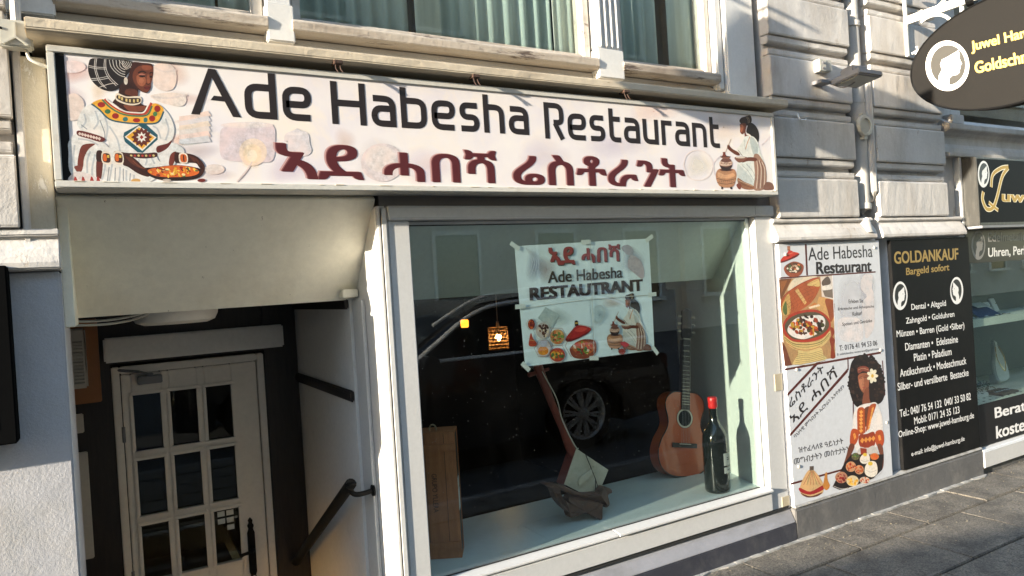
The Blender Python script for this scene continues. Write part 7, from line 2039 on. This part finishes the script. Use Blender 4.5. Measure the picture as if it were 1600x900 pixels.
bm=nb(); prism(bm,[gp(u,v,.0012) for u,v in ((-.031,.385),(.031,.385),(.027,.80),(-.027,.80))],gn*.008); prism(bm,[gp(u,v,-.026) for u,v in ((-.029,.488),(.029,.488),(.026,.80),(-.026,.80))],gn*.027); N_=obj('neck',bm,'guitar_dark',t,.002)
bm=nb()
for i in range(16):
    v=.80-.65*(1-2**(-(i+1)/12))*.98
    if v>.40: prism(bm,[gp(u,vv,.0093) for u,vv in ((-.029,v),(.029,v),(.029,v+.0022),(-.029,v+.0022))],gn*.001)
obj('fret',bm,'steel',N_)
bm=nb(); prism(bm,[gp(u,v,-.012) for u,v in ((-.027,.803),(.027,.803),(.036,.83),(.034,.975),(.012,.990),(-.012,.990),(-.034,.975),(-.036,.83))],gn*.018); H=obj('headstock',bm,'guitar_dark',t,.003)
bm=nb()
for s in (-1,1):
    for v in (.85,.895,.94): tube(bm,[gp(s*.03,v,-.004),gp(s*.052,v,-.004)],.004,6); tube(bm,[gp(s*.048,v,-.004),gp(s*.06,v,-.004)],.008,8)
obj('tuning_peg',bm,'bone',H)
bm=nb(); prism(bm,[gp(u,.802,.001) for u in (-.027,.027)]+[gp(u,.808,.001) for u in (.027,-.027)],gn*.012); obj('nut',bm,'bone',N_)
bm=nb(); prism(bm,[gp(u,v,.001) for u,v in ((-.088,.165),(.088,.165),(.088,.192),(-.088,.192))],gn*.008); br_=obj('bridge',bm,'guitar_dark',t,.002)
bm=nb(); prism(bm,[gp(u,v,.0092) for u,v in ((-.04,.184),(.04,.184),(.04,.188),(-.04,.188))],gn*.004); obj('saddle',bm,'bone',br_)
bm=nb()
for i in range(6): u=-.0215+i*.0086; tube(bm,[gp(u*1.35,.186,.0135),gp(u*.9,.805,.0135)],.0006,4)
obj('string',bm,'string',t)
# wine bottle
t=thing('wine_bottle',(2.80,.145,.4155),'large dark wine bottle with a red wax top standing by the right pane edge','bottle')
bc=(2.80,.150,.4155)
bm=nb(); lathe(bm,[(.0,.002),(.056,.0),(.065,.006),(.0675,.02),(.0675,.27),(.065,.300),(.054,.332),(.035,.358),(.024,.380),(.0215,.41),(.020,.46)],bc,40); obj('glass',bm,'bottle',t,0,60)
bm=nb(); lathe(bm,[(.0215,.448),(.025,.455),(.0255,.462),(.024,.475),(.025,.48),(.026,.500),(.022,.508),(.0,.509)],bc,24); obj('wax_top',bm,'wax',t,0,50)
def wrap(name,mat,z0,z1,a0,a1,r=.0682):
    bm=nb(); n=14; A=[]
    for z in (z0,z1): A.append([bm.verts.new((bc[0]+r*math.cos(a0+(a1-a0)*k/n),bc[1]+r*math.sin(a0+(a1-a0)*k/n),bc[2]+z)) for k in range(n+1)])
    for k in range(n): bm.faces.new((A[0][k],A[0][k+1],A[1][k+1],A[1][k]))
    return obj(name,bm,mat,t,0,1)
wrap('label','label',.150,.215,R(-100),R(-5)); wrap('label','label',.108,.140,R(-100),R(-5))
for z in (.187,.177,.122): wrap('label_print','label_ink',z,z+.004,R(-82),R(-35),.0686)
# poster taped inside the pane
t=thing('window_poster',(1.95,.046,1.23),'pale blue restaurant poster of four taped sheets inside the window pane','poster')
C4=[(1.571,1.764),(2.338,1.780),(2.331,1.228),(1.587,1.231)]
def pq(u,v,d=0):
    a=Vector(C4[3])*(1-u)+Vector(C4[2])*u; b_=Vector(C4[0])*(1-u)+Vector(C4[1])*u; p=a*(1-v)+b_*v
    return Vector((p.x,.0475+.0012*math.sin(u*9+v*4)+d,p.y))
bm=nb()
for iu in range(2):
    for iv in range(2):
        n=8; g=[[bm.verts.new(pq((iu+i/n)/2,(iv+k/n)/2,.0006*((iu+iv)%2)+.0008)) for k in range(n+1)] for i in range(n+1)]
        for i in range(n):
            for k in range(n): bm.faces.new((g[i][k],g[i+1][k],g[i+1][k+1],g[i][k+1]))
r=bmesh.ops.extrude_face_region(bm,geom=bm.faces[:]); bmesh.ops.translate(bm,verts=[v for v in r['geom'] if isinstance(v,bmesh.types.BMVert)],vec=(0,.0006,0)); obj('sheet',bm,'poster',t)
art('poster',t,fy(.0466),.00002)
bm=nb()
for u,v,a in ((.0,1,.6),(1,1,-.5),(.0,0,.8),(1,0,.9),(1,.5,0),(0,.5,0),(.5,0,.1),(.5,1,0)):
    p=pq(u,v); m_=Matrix.Translation((p.x,.0437,p.z))@Matrix.Rotation(a,4,'Y'); box(bm,-.026,.026,0,.0005,-.010,.010,m_)
obj('tape',bm,'tape',t)
# lamps in the dining room
t=thing('pendant_lamp',(2.79,2.5,1.07),'lit woven rattan pendant lamp hanging in the dark dining room','lamp')
bm=nb(); n=14; z0_,z1_=1.07,1.245; r_=.082
for z in (z0_,1.10,1.128,1.157,1.186,1.215,z1_): tube(bm,[(2.79+r_*math.cos(a),2.5+r_*math.sin(a),z) for a in (2*math.pi*k/20 for k in range(20))],.0045,5,closed=True)
for k in range(n):
    for s in (1,-1): tube(bm,[(2.79+r_*math.cos(2*math.pi*(k+s*q/3)/n),2.5+r_*math.sin(2*math.pi*(k+s*q/3)/n),z0_+(z1_-z0_)*q/6) for q in range(7)],.003,4)
obj('shade',bm,'wicker',t)
bm=nb(); bmesh.ops.create_uvsphere(bm,u_segments=14,v_segments=8,radius=.026,matrix=Matrix.Translation((2.79,2.5,1.165))); obj('bulb',bm,'bulb',t,0,1)
bm=nb(); tube(bm,[(2.79,2.5,1.19),(2.79,2.5,1.30)],[.02,.012],8); tube(bm,[(2.79,2.5,1.29),(2.79,2.5,1.91)],.004,6); obj('cord',bm,'beige_plastic',t)
t=thing('amber_lamp',(2.49,2.5,1.28),'small glowing amber lamp left of the rattan pendant','lamp')
bm=nb(); lathe(bm,[(0,-.03),(.026,-.03),(.031,-.02),(.033,.02),(.026,.032),(0,.033)],(2.49,2.5,1.303),14); obj('shade',bm,'amber',t,0,50)
bm=nb(); tube(bm,[(2.49,2.5,1.335),(2.49,2.5,1.91)],.004,6); obj('cord',bm,'black',t)
t=thing('led_strip',(.12,1.75,1.2),'short blue violet light strip glowing behind the upper left door pane','light strip')
bm=nb(); box(bm,.085,.093,1.9,1.905,1.10,1.17); obj('strip',bm,'led',t)
# curtains behind the upper windows
def curtain(x0,x1,y,mat,label,amp=.018,per=.075):
    bm=nb(); n=int((x1-x0)/.008); rng=random.Random(int(x0*1000)); ph=rng.random()*6
    A=[]
    for i in range(n+1):
        x=x0+(x1-x0)*i/n; yy=y+amp*math.sin(2*math.pi*x/per+ph+.8*math.sin(x*13))*(.7+.3*math.sin(x*7+ph))
        A.append([bm.verts.new((x,yy,2.62)),bm.verts.new((x,yy*.9+y*.1,4.1))])
    for a,b in zip(A,A[1:]): bm.faces.new((a[0],b[0],b[1],a[1]))
    r=bmesh.ops.extrude_face_region(bm,geom=bm.faces[:]); bmesh.ops.translate(bm,verts=[v for v in r['geom'] if isinstance(v,bmesh.types.BMVert)],vec=(0,.002,0))
    tag(obj('curtain',bm,mat,None,0,1,pivot=(x0,y,2.62)),label,'curtain')
curtain(-.06,.42,.19,'curtain','grey green pleated curtain behind the left upper window'); curtain(.43,.56,.18,'curtain_pale','narrow pale curtain edge in the left upper window')
curtain(.70,1.20,.19,'curtain','wide grey green curtain in the left part of the middle upper window'); curtain(1.22,1.34,.165,'curtain_pale','narrow pale blue curtain strip in the middle upper window',.004,.2)
curtain(1.345,1.93,.20,'curtain','grey green curtain right of the pale strip in the middle upper window'); curtain(1.93,2.06,.17,'curtain_pale','pale curtain edge beside the fluted window post',.012,.06)
curtain(2.27,2.61,.19,'curtain','grey green curtain in the left of the right upper window'); curtain(2.665,2.86,.17,'curtain_pale','sunlit pale curtain in the right upper window',.012,.09)
# ================================================ the street behind the camera, seen only as reflection and shadow
def wheel(par,x,y,z,r,side):
    mw=Matrix.Rotation(R(90)*(-side),3,'X')
    bm=nb(); lathe(bm,[(r*.70,-.1),(r*.95,-.1),(r,-.07),(r,.07),(r*.95,.1),(r*.72,.1)],(x,y,z),32,mw,False); w=obj('wheel',bm,'tyre',par,0,40)
    bm=nb(); lathe(bm,[(r*.62,.0),(r*.70,.09),(r*.73,.103),(r*.70,.106),(r*.66,.085),(r*.60,.05)],(x,y,z),32,mw,False)
    for k in range(20):
        a=2*math.pi*(k+(.18 if k%2 else -.18))/20; d=Vector((math.cos(a),0,math.sin(a))); p=Vector((x,y+side*.075,z)); q=d.cross(Vector((0,1,0)))*.012
        prism(bm,[p+d*r*.13-q*.8,p+d*r*.70-q,p+d*r*.70+q,p+d*r*.13+q*.8],Vector((0,side*.02,0)))
    lathe(bm,[(r*.16,.06),(r*.16,.10),(r*.1,.108),(0,.108)],(x,y,z),16,mw); obj('rim',bm,'alloy',w,0,40)
    bm=nb(); lathe(bm,[(0,.02),(r*.62,.02),(r*.66,.03)],(x,y,z),24,mw,False); obj('brake_disc',bm,'tyre',w)
def car(name,label,cat_,x0,ys,lower,upper,paint,wheels,width,rot=0,wr=.32,zg=.03,group=None):
    """lower: side outline of the body (x,z); upper: outline of the cabin; ys: the side nearest the wall"""
    t=thing(name,(x0+2,ys-width/2,zg),label,cat_,group); yc=ys-width/2
    def loft(pts,secs):
        bm=nb(); rows=[[bm.verts.new((x0+(x-mxx)*sx+mxx,y,zg+z)) for x,z in pts] for y,sx in secs]; n=len(pts)
        for a,b in zip(rows,rows[1:]):
            for k in range(n): bm.faces.new((a[k],a[(k+1)%n],b[(k+1)%n],b[k]))
        bm.faces.new(rows[0][::-1]); bm.faces.new(rows[-1]); return bm
    mxx=sum(p[0] for p in lower)/len(lower)
    obj('body',loft(lower,[(ys-width,.985),(ys-width+.05,1),(ys-.05,1),(ys,.985)]),paint,t,.03,40)
    mxx=sum(p[0] for p in upper)/len(upper)
    obj('cabin',loft(upper,[(ys-width+.20,.93),(ys-width+.08,1),(ys-.08,1),(ys-.20,.93)]) if False else loft(upper,[(ys-width+.10,1),(ys-.10,1)]),paint,t,.06,40,seg=3)
    return t
lower=[(0.05,.25),(0,.45),(.03,.72),(.12,.86),(.9,.95),(3.0,.96),(4.05,.86),(4.30,.72),(4.36,.5),(4.32,.25),(3.72,.2),(3.70,.42),(3.52,.62),(3.28,.66),(3.04,.62),(2.86,.42),(2.84,.2),(1.28,.2),(1.26,.42),(1.08,.62),(.86,.66),(.62,.62),(.46,.42),(.44,.2)]
upper=[(1.45,.93),(2.05,1.30),(2.35,1.42),(2.9,1.47),(3.6,1.44),(4.0,1.30),(4.28,.93)]
CX0=.48; YS=-2.62
t=car('parked_car','black parked hatchback with chrome window trim and multi spoke wheels standing behind the viewer','car',CX0,YS,lower,upper,'car',None,1.78)
wheel(t,CX0+.86,YS-.13,.36,.325,1); wheel(t,CX0+3.28,YS-.13,.36,.325,1); wheel(t,CX0+.86,YS-1.65,.36,.325,-1); wheel(t,CX0+3.28,YS-1.65,.36,.325,-1)
yw=YS-.098
for a in ([(1.78,.985),(2.15,1.27),(2.42,1.37),(2.95,1.395),(2.95,.985)],[(3.03,.985),(3.03,1.39),(3.55,1.37),(3.88,1.25),(4.05,.985)]):
    bm=nb(); prism(bm,[Vector((CX0+u,yw,v+.03)) for u,v in a],Vector((0,.006,0))); obj('side_window',bm,'car_glass',t,.002)
bm=nb(); tube(bm,[Vector((CX0+u,yw+.008,v+.03)) for u,v in cat([(1.66,.965),(1.9,1.13),(2.2,1.32),(2.5,1.40),(3.0,1.415),(3.55,1.39),(3.9,1.27),(4.08,1.06),(4.12,.965)],4,False)],.019,6); tube(bm,[Vector((CX0+u,yw+.012,v+.03)) for u,v in ((1.66,.965),(2.9,.955),(4.12,.965))],.022,6); obj('window_trim',bm,'chrome',t)
bm=nb(); tube(bm,[Vector((CX0+u,yw-.10,v+.03)) for u,v in cat([(1.9,1.26),(2.3,1.45),(2.7,1.51),(3.3,1.51),(3.85,1.40)],4,False)],.014,6); obj('roof_rail',bm,'chrome',t)
bm=nb(); box(bm,CX0+2.62,CX0+2.80,YS+.003,YS+.022,.86,.885); box(bm,CX0+3.6,CX0+3.78,YS+.003,YS+.022,.86,.885); obj('door_handle',bm,'chrome',t,.004)
bm=nb(); prism(bm,[Vector((CX0+1.66+u,YS-.02,.95+v)) for u,v in ((0,0),(.16,0),(.14,.11),(.03,.11))],Vector((0,.16,0))); obj('wing_mirror',bm,'car',t,.02)
bm=nb(); box(bm,CX0+.02,CX0+.14,YS-.35,YS-.03,.62,.76); obj('headlight',bm,'head_lamp',t,.02)
bm=nb(); box(bm,CX0+4.22,CX0+4.33,YS-.3,YS-.02,.66,.82); obj('tail_light',bm,'tail_lamp',t,.02)
# tall white van out of view, added to lay its shadow along the pavement
lowerv=[(0,.3),(0,1.1),(4.3,1.1),(5.1,.95),(5.3,.7),(5.3,.3),(4.75,.25),(4.7,.5),(4.4,.68),(4.1,.5),(4.05,.25),(1.35,.25),(1.3,.5),(1.0,.68),(.7,.5),(.65,.25)]
upperv=[(.02,1.08),(.05,2.40),(.2,2.5),(3.4,2.45),(3.8,2.3),(4.5,1.2),(4.5,1.08)]
t=car('shade_van','tall white van added out of view up the street to shade the pavement','van',-10.3,-2.285,lowerv,upperv,'van',None,1.95)
for x in (1.0,4.4):
    for y,s in ((-.13,1),(-1.82,-1)): wheel(t,-10.3+x,-2.285+y,.31,.34,s)
bm=nb(); prism(bm,[Vector((-10.3+u,-2.381,v)) for u,v in ((3.05,1.2),(3.05,1.85),(3.75,1.85),(4.25,1.2))],Vector((0,.006,0))); obj('side_window',bm,'car_glass',t,.002)
t.rotation_euler.z=R(-13)
# added panel out of view, its outline shaped to shade the pilasters
t=thing('shade_panel',(.3,-.5,2.81),'grey unseen panel on an iron arm, added to shade the pilasters','sign')
PSH=[(-.362,3.104),(-.443,3.557),(-.568,3.542),(-.594,3.198),(-.66,3.42),(-.90,3.47),(-.90,3.16),(-.78,3.0),(-.702,2.877),(-.592,2.921),(-.513,2.804),(-.446,2.818),(-.387,2.909)]
bm=nb(); prism(bm,[Vector((.285,y,z)) for y,z in PSH],Vector((.03,0,0))); obj('panel',bm,'gun',t)
bm=nb(); tube(bm,[(.3,.12,3.60),(.3,-.60,3.60)],.012,8); tube(bm,[(.3,-.5,3.60),(.3,-.5,3.54)],.008,6); obj('arm',bm,'black_metal',t)
# houses across the street
def opp(x0,x1,y,h,label,fl):
    t=thing('house_opposite',((x0+x1)/2,y-4,0),label,'house','houses across the street'); bm=nb(); box(bm,x0,x1,y-8,y,-.12,h); obj('wall',bm,'brick',t)
    bm=nb(); prof(bm,[(y+.15,h),(y-4,h+2.6),(y-8.1,h)],x0,x1); obj('roof',bm,'roof',t)
    nx=int((x1-x0)/2.4)
    for f in range(fl):
        for i in range(nx):
            cx=x0+(i+.5)*(x1-x0)/nx; z0=1.0+f*3.3
            bm=nb(); box(bm,cx-.62,cx-.54,y,y+.06,z0,z0+1.9); box(bm,cx+.54,cx+.62,y,y+.06,z0,z0+1.9); box(bm,cx-.54,cx+.54,y,y+.06,z0+1.8,z0+1.9); box(bm,cx-.70,cx+.70,y,y+.14,z0-.1,z0); w=obj('window',bm,'frame',t)
            bm=nb(); box(bm,cx-.54,cx+.54,y+.005,y+.02,z0,z0+1.8); obj('pane',bm,'car_glass',w)
opp(-9,3,-12,12.5,'rendered house opposite, the first right of the corner house',4); opp(3.0,14,-12.2,14,'tallest rendered house opposite in the middle of the row',4); opp(14,34,-12,12.5,'rendered house opposite at the far right of the row',4); opp(-45,-9,-12,12,'very wide corner house opposite, up the street',3)
